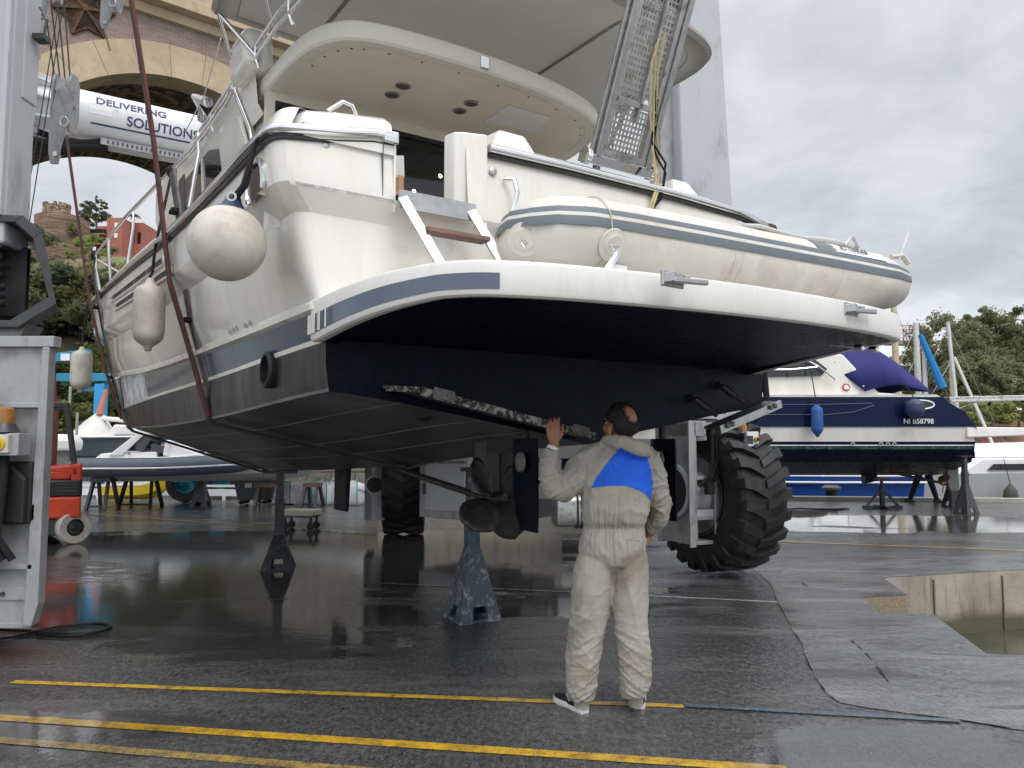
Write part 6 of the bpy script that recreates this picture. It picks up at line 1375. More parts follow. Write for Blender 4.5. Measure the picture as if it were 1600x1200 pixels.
def hand(wr,Mx,curl,side):
    # local: x towards the thumb*side, y fingers, z out of the back of the hand
    t_=MB()
    t_.loft([[(x*w,yy,z*h) for x,z in[(math.cos(2*PI*k/14),math.sin(2*PI*k/14)) for k in range(14)]] for yy,w,h in((-.02,.028,.022),(.01,.031,.021),(.04,.040,.019),(.075,.043,.016),(.095,.040,.013),(.10,.034,.009))])
    for i,(x,L,sp) in enumerate(((-.031,.062,-.09),(-.0105,.075,-.03),(.0105,.082,.03),(.031,.074,.09))):
        x*=side;p=V3((x,.09,.0));pts=[(p,.0105)];ang=R(-6)
        for f,k in((.45,0),(.30,1),(.25,2)):
            d=V3((math.sin(sp*side),math.cos(ang),-math.sin(-ang)));d.normalize();p=p+d*L*f;pts.append((p,.0095-.001*k));ang-=curl[k]
        q=cr_path(pts,4);t_.tube([a for a,b in q],[b for a,b in q],10);t_.ell(q[-1][0],(.0078,.0078,.0078),8,6)
    th=[(V3((.026*side,.022,-.004)),.015),(V3((.045*side,.05,-.012)),.0125),(V3((.054*side,.078,-.022)),.011),(V3((.054*side,.10,-.034)),.0095)]
    q=cr_path(th,4);t_.tube([a for a,b in q],[b for a,b in q],10);t_.ell(q[-1][0],(.009,.009,.009),8,6)
    bd.add([Mx@p for p in t_.v],t_.f)
w0=S(866,692,4.592);up=(S(863,655,4.61)-w0).normalized();bk=V3((-.12,-1,.12));xx=up.cross(bk).normalized()
MX=Matrix(((-xx.x,up.x,-xx.cross(up).x*-1,w0.x),(-xx.y,up.y,-xx.cross(up).y*-1,w0.y),(-xx.z,up.z,-xx.cross(up).z*-1,w0.z),(0,0,0,1)))
bz_=V3(bk)-up*V3(bk).dot(up);bz_.normalize();xr=up.cross(bz_).normalized()
MX=Matrix(((xr.x,up.x,bz_.x,w0.x),(xr.y,up.y,bz_.y,w0.y),(xr.z,up.z,bz_.z,w0.z),(0,0,0,1)))
MX=MX@Matrix.Diagonal((1.02,.96,1,1))
sgn=1 if xr.x>0 else -1
hand(w0,MX,(R(16),R(26),R(20)),sgn)
w1=S(1014,833,4.79);up2=V3((-.35,.3,-.85)).normalized();b2=V3((.8,.2,-.3));b2=(b2-up2*b2.dot(up2)).normalized();x2=up2.cross(b2).normalized()
hand(w1,Matrix(((x2.x,up2.x,b2.x,w1.x),(x2.y,up2.y,b2.y,w1.y),(x2.z,up2.z,b2.z,w1.z),(0,0,0,1))),(R(20),R(35),R(25)),1)
body=union(bd,'body','skin',man,.0042,3)
m=MB();HL=Matrix.Translation(-MO)@HM
for s in(-1,1):m.ell((s*.03,.088,-.012),(.011,.008,.008),10,8)
m.v=[HL@p for p in m.v];m.build('eye',M['sole'],body,smooth=60)
# hair: a thick fringe round a bald crown
hb=bmesh.new();nu,nv=72,44;grid={}
bald=V3((.16,-.70,.72)).normalized()
for j in range(nv+1):
    for i in range(nu):
        th=PI*j/nv;ph=2*PI*i/nu;n=V3((math.sin(th)*math.cos(ph),math.sin(th)*math.sin(ph),math.cos(th)));ja=noise.noise(n*6)*.05
        ok=n.angle(bald)>R(41)+ja*2+.10*noise.noise(n*17) and n.z>-.62+(.35 if n.y>.0 else 0)*max(0,n.y)*2+ja and n.y<.52+ja-.75*max(0,-n.z) and not(n.z<.05 and n.y>-.30 and abs(n.x)>.72) and not(n.z<0 and n.y>.10 and abs(n.x)>.5)
        if ok:
            k=1.012+.02*noise.noise(n*12)+.05*min(1,(n.angle(bald)-R(35))/.5);p=V3((n.x*.079*k,-.005+n.y*.100*k,.028+n.z*.094*k));grid[i,j]=hb.verts.new(HL@p)
for j in range(nv):
    for i in range(nu):
        q=[(i,j),((i+1)%nu,j),((i+1)%nu,j+1),(i,j+1)]
        if all(k in grid for k in q):
            try:hb.faces.new([grid[k] for k in q])
            except ValueError:pass
for v in[v for v in hb.verts if not v.link_faces]:hb.verts.remove(v)
hm=bpy.data.meshes.new('hair');hb.to_mesh(hm);hb.free();hm.materials.append(M['hair'])
for p in hm.polygons:p.use_smooth=True
ho=bpy.data.objects.new('hair',hm);col.objects.link(ho);ho.parent=body;so_=ho.modifiers.new('t','SOLIDIFY');so_.thickness=.010;so_.offset=0
# cuff lining
rh=random.Random(11);m=MB()
for _ in range(9000):
    z_=rh.uniform(-.7,1);ph=rh.uniform(0,2*PI);q=math.sqrt(max(0,1-z_*z_));n=V3((q*math.cos(ph),q*math.sin(ph),z_));an=n.angle(bald)
    if rh.random()>max(0,min(1,(an-R(27))/R(20)))**1.3:continue
    if n.y>.50+.08*noise.noise(n*6)-.75*max(0,-n.z) or n.z<-.60 or(n.z<.05 and n.y>-.28 and abs(n.x)>.74) or(n.z<0 and n.y>.10):continue
    p0=V3((n.x*.0795,-.005+n.y*.1005,.028+n.z*.0945));dn=(V3((rh.gauss(0,.25),-.35+rh.gauss(0,.25),-1))-n*n.dot(V3((0,-.35,-1)))).normalized();w_=n.cross(dn).normalized()*.0013;L_=rh.uniform(.012,.024)
    a_=p0+n*.001;b_=p0+n*(.005+rh.uniform(0,.004))+dn*L_*.6;c_=p0+n*.004+dn*L_
    m.add([HL@(a_-w_),HL@(a_+w_),HL@(b_+w_),HL@c_,HL@(b_-w_)],[(0,1,2,3,4)])
m.build('hair_strands',M['hair'],ho)
m=MB();m.tube([S(863,703,4.59)-MO,S(865,698,4.592)-MO],[.040,.036],16);m.build('inner_cuff',M['zip'],cov,smooth=60)
# shoes
def shoe(x,y,yaw,ln=.285):
    Mx=Matrix.Translation(V3((x,y,0))-MO)@Matrix.Rotation(yaw,4,'Z')
    prof=[(0,.028),(.02,.034),(.06,.036),(.11,.034),(.16,.041),(.21,.046),(.25,.040),(.275,.024),(.285,.008)]
    def ringz(k,z):return[V3((w*k*1.0,yy,z)) for yy,w in prof]+[V3((-w*k,yy,z)) for yy,w in prof[::-1]]
    m=MB();m.loft([[Mx@p for p in ringz(k,z)] for k,z in((.94,.0),(1.06,.006),(1.08,.022),(1.02,.036))])
    so=m.build('shoe_sole',M['sole'],man,smooth=40)
    up=MB();rings=[]
    for yy,w,h in((-.004,.020,.085),(.015,.034,.10),(.05,.038,.105),(.09,.037,.10),(.13,.037,.085),(.17,.041,.068),(.21,.043,.058),(.25,.036,.05),(.275,.02,.042)):
        rings.append([Mx@V3((w*math.copysign(abs(math.cos(a))**.7,math.cos(a)),yy,.03+(h-.03)*max(0,math.sin(a))**.8)) for a in[PI*k/12 for k in range(13)]])
    up.loft(rings);o=up.build('shoe',M['shoe'],man,smooth=50);so.parent=o
    m=MB()
    for k in(-1,1):m.tube([Mx@V3((k*.037,.02,.045)),Mx@V3((k*.040,.06,.085)),Mx@V3((k*.038,.10,.05)),Mx@V3((k*.036,.13,.085))],.003,5)
    m.tube([Mx@V3((.02,-.006,.07)),Mx@V3((0,-.012,.075)),Mx@V3((-.02,-.006,.07))],.003,5);m.build('shoe_stripe',M['sole'],o)
a=G(914,1115);shoe(a.x,a.y,R(33));a=G(1000,1108);shoe(a.x,a.y,R(0))
for a,b in((S(909,1106,4.57),S(909,1076,4.59)),(S(993,1102,4.62),S(992,1070,4.61))):
    m=MB();m.tube([a-MO,b-MO],[.043,.052],16);m.build('sock',M['overall'],body,smooth=60)
# ---------------------------------------------------------------- boat stands under the yacht
def stand(name,label,base,top,mt,group,w=.42,slot=True,rz=0,pl=.22,hb_=.62):
    t=thing(name,label,'boat stand',(base.x,base.y,0),rz,group)
    q=w/2;m=MB();m.box((0,0,.012),(w*.98,w*.98,.024));b=m.build('base',M[mt],t,bev=.003)
    # four sloping web plates, each with a foot notch
    m=MB()
    for k in range(4):
        a=PI/2*k;c_,s_=math.cos(a),math.sin(a)
        def L(x,y,z):return(c_*x-s_*y,s_*x+c_*y,z)
        for pts in([(-q,-q,.0),(-.40*q,-q,0),(-.30*q,-q*.80,.13),(.30*q,-q*.80,.13),(.40*q,-q,0),(q,-q,0),(.058,-.058,hb_),(-.058,-.058,hb_)],):
            m.loft([[L(*p) for p in pts],[L(p[0]*.97,p[1]*.97+.012,p[2]) for p in pts]])
    m.build('web_plate',M[mt],b)
    m=MB();m.bx(-.055,.055,-.055,.055,.2,top-.35);m.build('outer_tube',M[mt],t,bev=.004)
    m=MB();m.bx(-.045,.045,-.045,.045,top-.36,top-.03);m.cyl((.04,0,top-.42),(.16,0,top-.42),.012,8);m.build('inner_tube',M[mt],t,bev=.003)
    m=MB();m.box((0,0,top-.018),(pl*2,pl*.9,.035));m.build('head_plate',M['jackd'],t,bev=.004)
    return t
pz=lambda p:p
b1_=G(737,966);stand('boat_stand','big blue grey steel stand with scuffed paint under the yacht keel beside the propeller',b1_,1.33,'jack','steel stands under the boats',.40,rz=R(28),pl=.1)
b2_=G(435,888);stand('boat_stand','dark steel stand under the yacht keel, standing alone left of the white trolley',b2_,1.20,'jackd','steel stands under the boats',.40,rz=R(12),pl=.2,hb_=.42)
# ---------------------------------------------------------------- red forklift, seen from its tail, half hidden by the crane leg
fk_=thing('forklift','small red and grey forklift truck parked behind the crane leg','forklift',(P(118,850,11.9).x,11.9,0),R(29))
X0=fk_.location.x
m=MB();m.bx(-1.35,.05,-.05,1.7,.40,.72);m.bx(-1.35,-.10,0,1.7,.98,1.12);m.prism([(-.42,0,1.10),(.02,0,1.02),(.02,0,1.16),(-.10,0,1.20),(-.42,0,1.18)],(0,.9,0));m.bx(-.1,.05,.0,.9,.74,1.22);m.build('counterweight',M['red'],fk_,bev=.03)
m=MB();m.bx(-1.35,.06,-.02,1.5,.72,.98);m.build('battery_box',M['blackp'],fk_,bev=.03)
m=MB();
for k in range(3):m.bx(-.28,.0,-.035,-.02,.80+k*.05,.825+k*.05)
m.build('grille',M['dgrey'],fk_)
m=MB();m.bx(-1.35,-.18,.0,1.5,.14,.40);m.build('chassis',M['dgrey'],fk_,bev=.02)
m=MB();m.bar((-.05,.1,1.1),(-.20,.12,2.12),.075,.09,up=(0,1,0));m.bar((-1.3,.1,2.12),(-.17,.12,2.12),.09,.08);m.bar((-1.3,1.2,2.12),(-.17,1.2,2.12),.09,.08);m.bar((-.2,.12,2.12),(-.2,1.2,2.12),.09,.08);m.bar((-.05,1.2,1.1),(-.2,1.2,2.12),.075,.09,up=(0,1,0));m.build('overhead_guard',M['dgrey'],fk_,bev=.01)
m=MB();m.bx(-.85,-.45,.25,.85,1.15,1.28);m.prism([(-.62,.25,1.2),(-.42,.25,1.25),(-.38,.25,1.75),(-.50,.25,1.78)],(0,.6,0));m.build('seat',M['black'],fk_,bev=.04)
for(x,y) in((-.06,.06),(-.45,1.3),(-1.2,.06),(-1.2,1.3)):
    m=MB();m.lathe([(.13,-.07),(.235,-.075),(.25,-.05),(.25,.05),(.235,.075),(.13,.07)],(x+.02,y,.25),(.5,-1,0),30,cap=False);w_=m.build('wheel',M['fend'] if x>-.1 else M['tyre'],fk_,smooth=40);m=MB();m.lathe([(.13,.03),(.10,.055),(.04,.05),(.01,.07)],(x+.02,y,.25),(.5,-1,0),20);m.lathe([(.13,-.05),(.01,-.05)],(x+.02,y,.25),(.5,-1,0),20);m.build('rim',M['dgrey'],w_,smooth=40)
# ---------------------------------------------------------------- grey rigid inflatable on trestles
def boat_hull(mb,L,B,D,n=24,fore=.55,bowrise=.25,tr=.85,flare=.12):
    rings=[]
    for i in range(n+1):
        f=i/n;x=f*L;b=B/2*(tr+(1-tr)*min(1,f*3)) if f<fore else B/2*max(.0,1-((f-fore)/(1-fore))**2.1)
        kz=0+bowrise*D*max(0,(f-.6)/.4)**2*2.2;s=D+bowrise*max(0,(f-.45)/.55)**2*.9
        ck=kz+(s-kz)*.36
        rings.append([(x,-b,s),(x,-b*(1-flare),ck),(x,0,kz),(x,b*(1-flare),ck),(x,b,s)])
    mb.loft(rings,False,False);mb.add(rings[0],[(0,1,2,3,4)]);return rings
rp=P(130,745,18.2);rib=thing('rigid_inflatable','slate grey and white rigid inflatable speedboat propped on trestles behind the forklift','inflatable boat',(rp.x,18.2,.62),R(8))
m=MB();boat_hull(m,6.6,1.5,.50,24,.45,.55,.95,.3);m.build('hull',M['whited'],rib,smooth=30)
m=MB();tp=[]
for i in range(25):
    f=i/24;tp.append((V3((.0+f*4.4,-.86+.02*f-(.0 if f<.55 else -.55*((f-.55)/.45)**2),.36+.22*max(0,f-.4)**1.3)),.215*(1-.0*f) if f>.04 and f<.8 else (.12+.095*min(1,f/.04) if f<.5 else .215-.14*(f-.8)/.2)))
m.tube([p for p,r in tp],[r for p,r in tp],16);m.tube([V3((p.x,-p.y,p.z)) for p,r in tp],[r for p,r in tp],16);tu=m.build('tube',M['ribg'],rib,smooth=60)
m=MB();m.tube([p+V3((0,-r-.0,-.02)) for p,r in tp],.022,6);m.build('rubbing_band',M['white'],tu,smooth=60)
text_mesh('lettering','LX 650',.13,M['redb'],tu,frame((.55,-.98,.46),(1,0,0),(0,.3,1)),.001,world=False)
m=MB();m.prism([(.25,-.6,.48),(2.2,-.6,.50),(2.85,-.3,.62),(2.85,.3,.62),(2.2,.6,.50),(.25,.6,.48)],(0,0,.08));m.prism([(.35,-.5,.5),(1.2,-.5,.5),(1.1,-.5,.72),(.55,-.5,.66)],(0,1,0));m.prism([(1.9,-.4,.5),(2.8,-.4,.6),(2.2,-.4,.84),(1.95,-.4,.92)],(0,.8,0));m.build('deck',M['white'],rib,bev=.03)
m=MB();m.prism([(.72,-.55,.62),(1.02,-.55,.62),(1.52,-.55,1.12),(1.34,-.55,1.14)],(0,.05,0));m.prism([(.72,.5,.62),(1.02,.5,.62),(1.52,.5,1.12),(1.34,.5,1.14)],(0,.05,0));m.bx(1.32,1.52,-.55,.55,1.09,1.15);m.build('radar_arch',M['white'],rib,bev=.02)
m=MB();m.bx(1.15,1.75,-.45,.45,.5,.70);m.build('console',M['white'],rib,bev=.03)
m=MB();m.prism([(1.12,-.47,.72),(1.48,-.47,.72),(1.66,-.47,1.06),(1.42,-.47,1.08)],(0,.94,0));m.prism([(1.58,-.4,.68),(1.95,-.4,.66),(1.86,-.4,.84),(1.62,-.4,.90)],(0,.8,0));m.build('windshield',M['wglass'],rib,bev=.01)
m=MB();m.prism([(1.88,-.45,.60),(2.02,-.45,.60),(2.06,-.45,.96),(1.92,-.45,.98)],(0,.8,0));m.build('bow_seat',M['white'],rib,bev=.04)
m=MB();m.loft([[(-.75,-.22,.72),(-.75,.22,.72),(-.12,.22,.72),(-.12,-.22,.72)],[(-.78,-.25,.95),(-.78,.25,.95),(-.1,.25,.95),(-.1,-.25,.95)],[(-.72,-.2,1.12),(-.72,.2,1.12),(-.2,.2,1.1),(-.2,-.2,1.1)]]);ob=m.build('outboard_motor',M['white'],rib,bev=.06)
m=MB();m.loft([[(-.62,-.1,.74),(-.62,.1,.74),(-.28,.1,.74),(-.28,-.1,.74)],[(-.55,-.07,-.1),(-.55,.07,-.1),(-.32,.07,-.1),(-.32,-.07,-.1)]]);m.bx(-.72,-.25,-.12,.12,.02,.06);m.build('outboard_leg',M['zinc'],ob,bev=.02)
def trestle(label,x,y,h,w=.5,rz=0,mt='jackd',grp='trestles holding boats',nm='trestle',top=True,spread=.14,dd=.35):
    t=thing(nm,label,'trestle',(x,y,0),rz,grp)
    for sx in(-1,1):
        for sy in(-1,1):
            m=MB();m.bar((sx*(w/2+.0),sy*(dd/2+spread),.0),(sx*w/2*.8,sy*dd*.3,h-.06),.07,.07);m.build('leg',M[mt],t)
    m=MB();m.box((0,0,h-.04),(w*1.15,dd*.9,.09));m.build('top_beam',M['wood'] if top else M[mt],t)
    m=MB();m.bar((-w/2,-dd/2-spread*.8,.08),(w/2,-dd/2-spread*.8,.08),.04,.04);m.build('cross_bar',M[mt],t);return t
a=P(160,800,18.0);trestle('grey steel trestle under the stern of the grey inflatable',a.x,18.0,.72,.42,0,'dgrey','steel trestles under the inflatable',top=False)
a=P(213,800,18.4);trestle('black steel trestle with a round hopper, second from the left under the inflatable',a.x,18.6,.72,.75,0,'black','steel trestles under the inflatable',top=False)
a=P(314,790,18.6);rs=stand('boat_stand','thin red stand propping the bow of the grey inflatable',V3((a.x,18.6,0)),1.22,'jackd','steel stands under the boats',.4,pl=.06);rs['label']='thin rusty red stand propping the bow of the grey inflatable'
M['redst']=mat('rusty_red_steel',(.14,.03,.025),.6,var=.3,vs=9)
for ch_ in rs.children:
    if ch_.name.startswith(('outer_tube','inner_tube')):
        ch_.data=ch_.data.copy();ch_.data.materials[0]=M['redst'];ch_.scale=(.55,.55,1)
# ---------------------------------------------------------------- shrouded sailboat behind
sp_=P(85,715,21.5);sb_=thing('covered_sailboat','small sailing boat under a white peaked tarpaulin behind the grey inflatable','sailboat',(sp_.x,22.0,.9),R(5))
m=MB();boat_hull(m,7.2,2.2,.75,20,.5,.2);m.build('hull',M['ribg'],sb_,smooth=30)
m=MB();m.tube([(0,-1.08,.78),(3,-1.12,.80),(5,-.98,.84),(7,-.1,.95)],.03,6);m.build('rail_stripe',M['white'],sb_)
m=MB();m.loft([[(.02,-1.0,.78),(.02,1.0,.78),(.1,0,.85)],[(.5,-1.05,.78),(.5,1.05,.78),(.5,0,1.25)],[(.85,-1.05,.78),(.85,1.05,.78),(.84,0,1.5)],[(1.02,-1.0,.78),(1.02,1.0,.78),(1.06,0,1.42)],[(1.25,-.95,.78),(1.25,.95,.78),(1.25,0,.98)],[(1.6,-.9,.8),(1.6,.9,.8),(1.6,0,.95)]]);m.build('tarpaulin',M['tarp'],sb_,smooth=40)
m=MB();m.prism([(1.35,-.6,.82),(2.3,-.6,.82),(2.0,-.6,1.12),(1.55,-.6,1.14)],(0,1.2,0));m.bar((1.05,-.2,1.32),(3.4,-.2,1.12),.13,.13);m.build('boom_cover',M['white'],sb_,bev=.05)
m=MB();m.cyl((.94,-.1,1.45),(1.10,-.1,2.15),.10,10,.05);m.build('furled_sail',mat('salmon_sailcloth',(.50,.20,.12),.7),sb_)
m=MB();m.cyl((.35,-.6,.8),(.35,-.6,2.2),.035,8);m.cyl((.84,-1.2,.3),(.84,-1.2,1.45),.035,8);m.build('stanchion',M['steel'],sb_)
a=P(78,690,15.5);m=MB();m.loft([[(-.12,-.06,0),(.12,-.06,0),(.12,.06,0),(-.12,.06,0)],[(-.22,-.1,2.0),(.1,-.1,2.0),(.1,.1,2.0),(-.22,.1,2.0)],[(-.16,-.06,3.2),(-.02,-.06,3.2),(-.02,.06,3.2),(-.16,.06,3.2)]]);rw=m.build('rusty_keel_plate',M['redst'],None);rw.location=(a.x,15.5,0);tag(rw,'rusty brown upright steel fin standing behind the crane leg','steel fin')
# ---------------------------------------------------------------- blue travel lift in the distance
bl=thing('blue_boat_crane','sky blue boat crane frame standing by the far quay behind the covered sailboat','boat crane',(P(135,780,23).x,21.6,0))
def bp(x,y,d=22.6):q=P(x,y,d);return q-bl.location
Z=lambda p,z:V3((p.x,p.y,z))
m=MB();a=bp(165,600);m.bx(a.x-.26,a.x+.02,a.y-.14,a.y+.14,.2,a.z);a2=bp(98,712);m.bx(a2.x-.1,a2.x+.2,a2.y-.14,a2.y+.14,.2,a2.z);m.build('column',M['lblue'],bl,bev=.02)
m=MB();a=bp(60,563);b=bp(140,553);m.bar(a,b,.3,.26);a=bp(60,590);b=bp(190,590);m.bar(a+V3((.6,0,0)),b,.3,.24);a=bp(128,605);b=bp(182,590);m.prism([bp(125,611),bp(165,611),bp(165,596)],(0,.2,0));m.build('cross_beam',M['tblue'],bl,bev=.02)
m=MB();a=bp(70,700);b=bp(190,700);m.bar(Z(a,1.0),Z(b,1.0),.3,.55);m.build('lower_beam',M['lblue'],bl)
text_mesh('lettering','marina',.36,M['zip'],bl,frame(bp(100,745,22.35),(1,0,0),(0,0,1)),.002,world=False)
m=MB();a=bp(102,558,22.4);m.box(a,(.26,.02,.2));m.build('notice',M['zip'],bl)
def cwheel(x,y,d,r,lab):
    c=P(x,y,d);t=thing('crane_wheel',lab,'wheel',(c.x,d,r),0,'wheels of the blue yard trolley')
    m=MB();m.lathe([(.55*r,-.16),(.95*r,-.17),(r,-.1),(r,.1),(.95*r,.17),(.55*r,.16)],(0,0,0),(.15,-1,0),32,cap=False);m.build('tyre',M['tyre'],t,smooth=40)
    m=MB();m.lathe([(.56*r,.1),(.4*r,.06),(.1*r,.12),(.01,.12)],(0,0,0),(.15,-1,0),24,cap=False);m.lathe([(.56*r,-.1),(.01,-.1)],(0,0,0),(.15,-1,0),24);m.build('rim',M['tblue'],t,smooth=40)
    m=MB();m.bx(-.22,.22,-.35,-.2,.05,r*1.25);m.build('fork',M['tblue'],t)
cwheel(290,765,20.2,.48,'black wheel with teal blue fork behind the thin red stand');cwheel(347,757,22.2,.48,'black wheel with teal blue fork beside the grey rubbish bin')
# low silver barrier along the quay
m=MB();m.bar((-16.5,21.9,.18),(-6.4,20.9,.18),.10,.18);m.bar((-16.5,21.9,.36),(-6.4,20.9,.36),.06,.06)
for k in range(9):m.box((-16.2+k*1.2,21.85-k*.119,.12),(.08,.08,.26))
tag(m.build('crash_barrier',M['liftw'],None),'low pale metal barrier along the far quay under the inflatable','barrier')
# yellow skip boat, white boats moored behind
def moored(name,label,x,d,L,mt,z=-.6,rz=0,cab=True,grp=None,D=1.0):
    t=thing(name,label,'motorboat',(x,d,z),rz,grp);m=MB();boat_hull(m,L,L*.32,D,18,.5,.4);m.build('hull',M[mt],t,smooth=30)
    m=MB();m.prism([(L*.0,-L*.14,D),(L*.8,-L*.10,D+.05),(L*.8,L*.10,D+.05),(0,L*.14,D)],(0,0,.06));m.build('deck',M['white'],t)
    if cab:
        m=MB();m.loft([[(L*.25,-L*.12,D),(L*.70,-L*.09,D),(L*.70,L*.09,D),(L*.25,L*.12,D)],[(L*.28,-L*.10,D+.8),(L*.52,-L*.08,D+.8),(L*.52,L*.08,D+.8),(L*.28,L*.10,D+.8)]]);c=m.build('cabin',M['white'],t,bev=.08)
        m=MB();m.loft([[(L*.30,-L*.122,D+.3),(L*.60,-L*.097,D+.3),(L*.60,L*.097,D+.3),(L*.30,L*.122,D+.3)],[(L*.31,-L*.112,D+.6),(L*.54,-L*.09,D+.6),(L*.54,L*.09,D+.6),(L*.31,L*.112,D+.6)]]);m.build('window',M['wglass'],c)
    return t
moored('moored_boat','white motorboat moored beyond the quay, left one under the inflatable',-16.5,26,5.5,'white',-.5,R(5),True,'small white boats moored beyond the quay');moored('moored_boat','white motorboat moored beyond the quay between the two black wheels',-11.2,25.5,5.0,'white',-.45,R(170),True,'small white boats moored beyond the quay');moored('moored_boat','white motorboat half hidden by the grey bin beyond the quay',-9.2,27,5,'white',-.4,R(10),False,'small white boats moored beyond the quay')
moored('yellow_boat','small yellow dinghy showing under the grey inflatable',P(178,752,21).x,20.6,1.7,'yel',0.03,0,False,None,.35)
# grey bin, sawhorses, bulk bags, trolley
bn=thing('rubbish_bin','grey wheeled rubbish bin with a white sticker in front of the bulk bags','bin',(P(395,790,19.2).x,19.4,0),R(3))
m=MB();m.loft([[(-.36,-.3,.17),(.36,-.3,.17),(.36,.3,.17),(-.36,.3,.17)],[(-.46,-.38,.92),(.46,-.38,.92),(.46,.38,.92),(-.46,.38,.92)]]);m.build('bin_body',M['bin'],bn,bev=.02)
m=MB();m.loft([[(-.52,-.42,.92),(.52,-.42,.92),(.52,.42,.92),(-.52,.42,.92)],[(-.5,-.4,.99),(.5,-.4,.99),(.46,.4,1.05),(-.46,.4,1.05)]]);m.build('lid',M['bin'],bn,bev=.02)
for sx in(-1,1):
    for sy in(-1,1):
        m=MB();m.lathe([(.075,-.02),(.075,.02)],(sx*.28,sy*.22,.085),(0,1,0),14);m.bar((sx*.28,sy*.22,.08),(sx*.28,sy*.22,.2),.03,.03);m.build('castor',M['black'],bn)
m=MB();m.box((-.08,-.372,.66),(.17,.012,.14),rx=R(-6));m.build('sticker',M['zip'],bn);bn.scale=(1,1,.74)
a=P(418,790,18.6);trestle('rusty topped sawhorse just right of the grey bin',a.x,18.7,.56,.55,R(8),'dgrey','sawhorses by the bulk bags',nm='sawhorse')
a=P(488,790,18.7);trestle('narrow sawhorse standing in front of the bulk bags',a.x,18.7,.56,.34,R(-5),'dgrey','sawhorses by the bulk bags',nm='sawhorse')
def bag(x,d,w,h,label,seed):
    t=thing('bulk_bag',label,'bulk bag',(x,d,0),R(random.Random(seed).uniform(-8,8)),'white bulk bags along the stone wall');rnd=random.Random(seed);rings=[]
    for f,s in((0,.86),(.04,.95),(.2,1.03),(.45,1.08),(.7,1.05),(.86,.97),(.95,.80),(1.02,.42),(1.10,.12)):
        z=f*h;rings.append([V3((math.copysign(abs(math.cos(a))**.42,math.cos(a))*w/2*s+.035*noise.noise(V3((math.cos(a)*3,z*4,seed))),math.copysign(abs(math.sin(a))**.42,math.sin(a))*w/2*s*.9,z+.05*noise.noise(V3((math.cos(a)*2,math.sin(a)*2,seed+z*3)))*f)) for a in[2*PI*k/32 for k in range(32)]])
    m=MB();m.loft(rings);b=m.build('sack',M['bag'],t,smooth=60)
    m=MB()
    for sx in(-.36,.36):m.tube([(sx*w,-w*.49,.02),(sx*w,-w*.53,.4*h),(sx*w,-w*.49,.8*h),(sx*w*.8,-w*.35,1.03*h),(sx*w*.55,-w*.1,1.22*h),(sx*w*.3,w*.2,1.05*h)],.014,5)
    m.build('lifting_strap',M['teal'] if seed%2 else M['zip'],t,smooth=60)
for k,(px_,w,h,l) in enumerate(((448,.46,.50,'slumped white bulk bag half hidden by the left sawhorse'),(475,.50,.52,'white bulk bag second from the left, right behind the dark stand'),(502,.52,.55,'full white bulk bag between the dark stand and the narrow sawhorse'),(527,.48,.54,'white bulk bag behind the narrow sawhorse'),(552,.52,.53,'white bulk bag farthest right, beside the black fin'))):
    d=19.3+.1*(k%2);bag(P(px_,790,d).x,d,w,h,l,k*7+3)
dl_=thing('trolley','low white flat trolley on black castors standing in the wet by the dark stand','trolley',(P(470,828,13.9).x,13.9,0),R(-6))
m=MB();m.box((0,0,.30),(.62,.42,.10));m.build('platform',M['fend'],dl_,bev=.02);m=MB();m.box((0,0,.235),(.56,.38,.03));m.build('frame',M['dgrey'],dl_)
for sx in(-1,1):
    for sy in(-1,1):
        m=MB();m.lathe([(.065,-.018),(.065,.018)],(sx*.23,sy*.15,.065),(0,1,0),14);m.bar((sx*.23,sy*.15,.07),(sx*.24,sy*.15,.22),.03,.05);m.build('castor',M['black'],dl_)
wb_=thing('wheel_chock','pale metal tow bar lying at the foot of the stone wall','tow bar',(P(600,795,19).x,18.6,0));m=MB();m.bar((-.55,0,.42),(.1,0,.12),.05,.05);m.bar((.1,0,.12),(.35,0,.10),.05,.05);m.build('bar',M['liftd'],wb_);m=MB();m.cyl((.35,-.05,.10),(.35,.05,.10),.09,12);m.build('wheel',M['black'],wb_)
# cable coil on the wet ground by the crane leg
m=MB();pts=[G(x,y,.014) for x,y in((-40,985),(30,985),(90,990),(140,989),(172,981),(165,976),(120,975),(70,983),(20,995),(-40,1003))];q=cr_path([(p,.011) for p in pts],6);m.tube([p for p,r in q],.011,6)
pts=[G(x,y,.02) for x,y in((60,990),(110,993),(160,985),(172,978),(150,974),(100,978),(60,986))];q=cr_path([(p,.01) for p in pts],6);m.tube([p for p,r in q],.010,6)
tag(m.build('black_cable',M['black'],None,smooth=60),'loop of black cable lying on the wet ground by the foot of the crane leg','cable')
m=MB()
rg_=random.Random(3)
for k in range(7):
    a=G(1228+rg_.uniform(-6,6),796,.012+.01*k);m.tube([a+V3((-.2,0,0)),a+V3((.3,.05*rg_.uniform(-1,1),.02)),a+V3((.9,.1*rg_.uniform(-1,1),.0)),a+V3((1.5-.15*k,.2*rg_.uniform(-1,1),.01))],.018,5)
tag(m.build('dark_rope_pile',M['rope'],None,smooth=60),'flat dark heap of rope on the ground right of the giant tyre','rope')
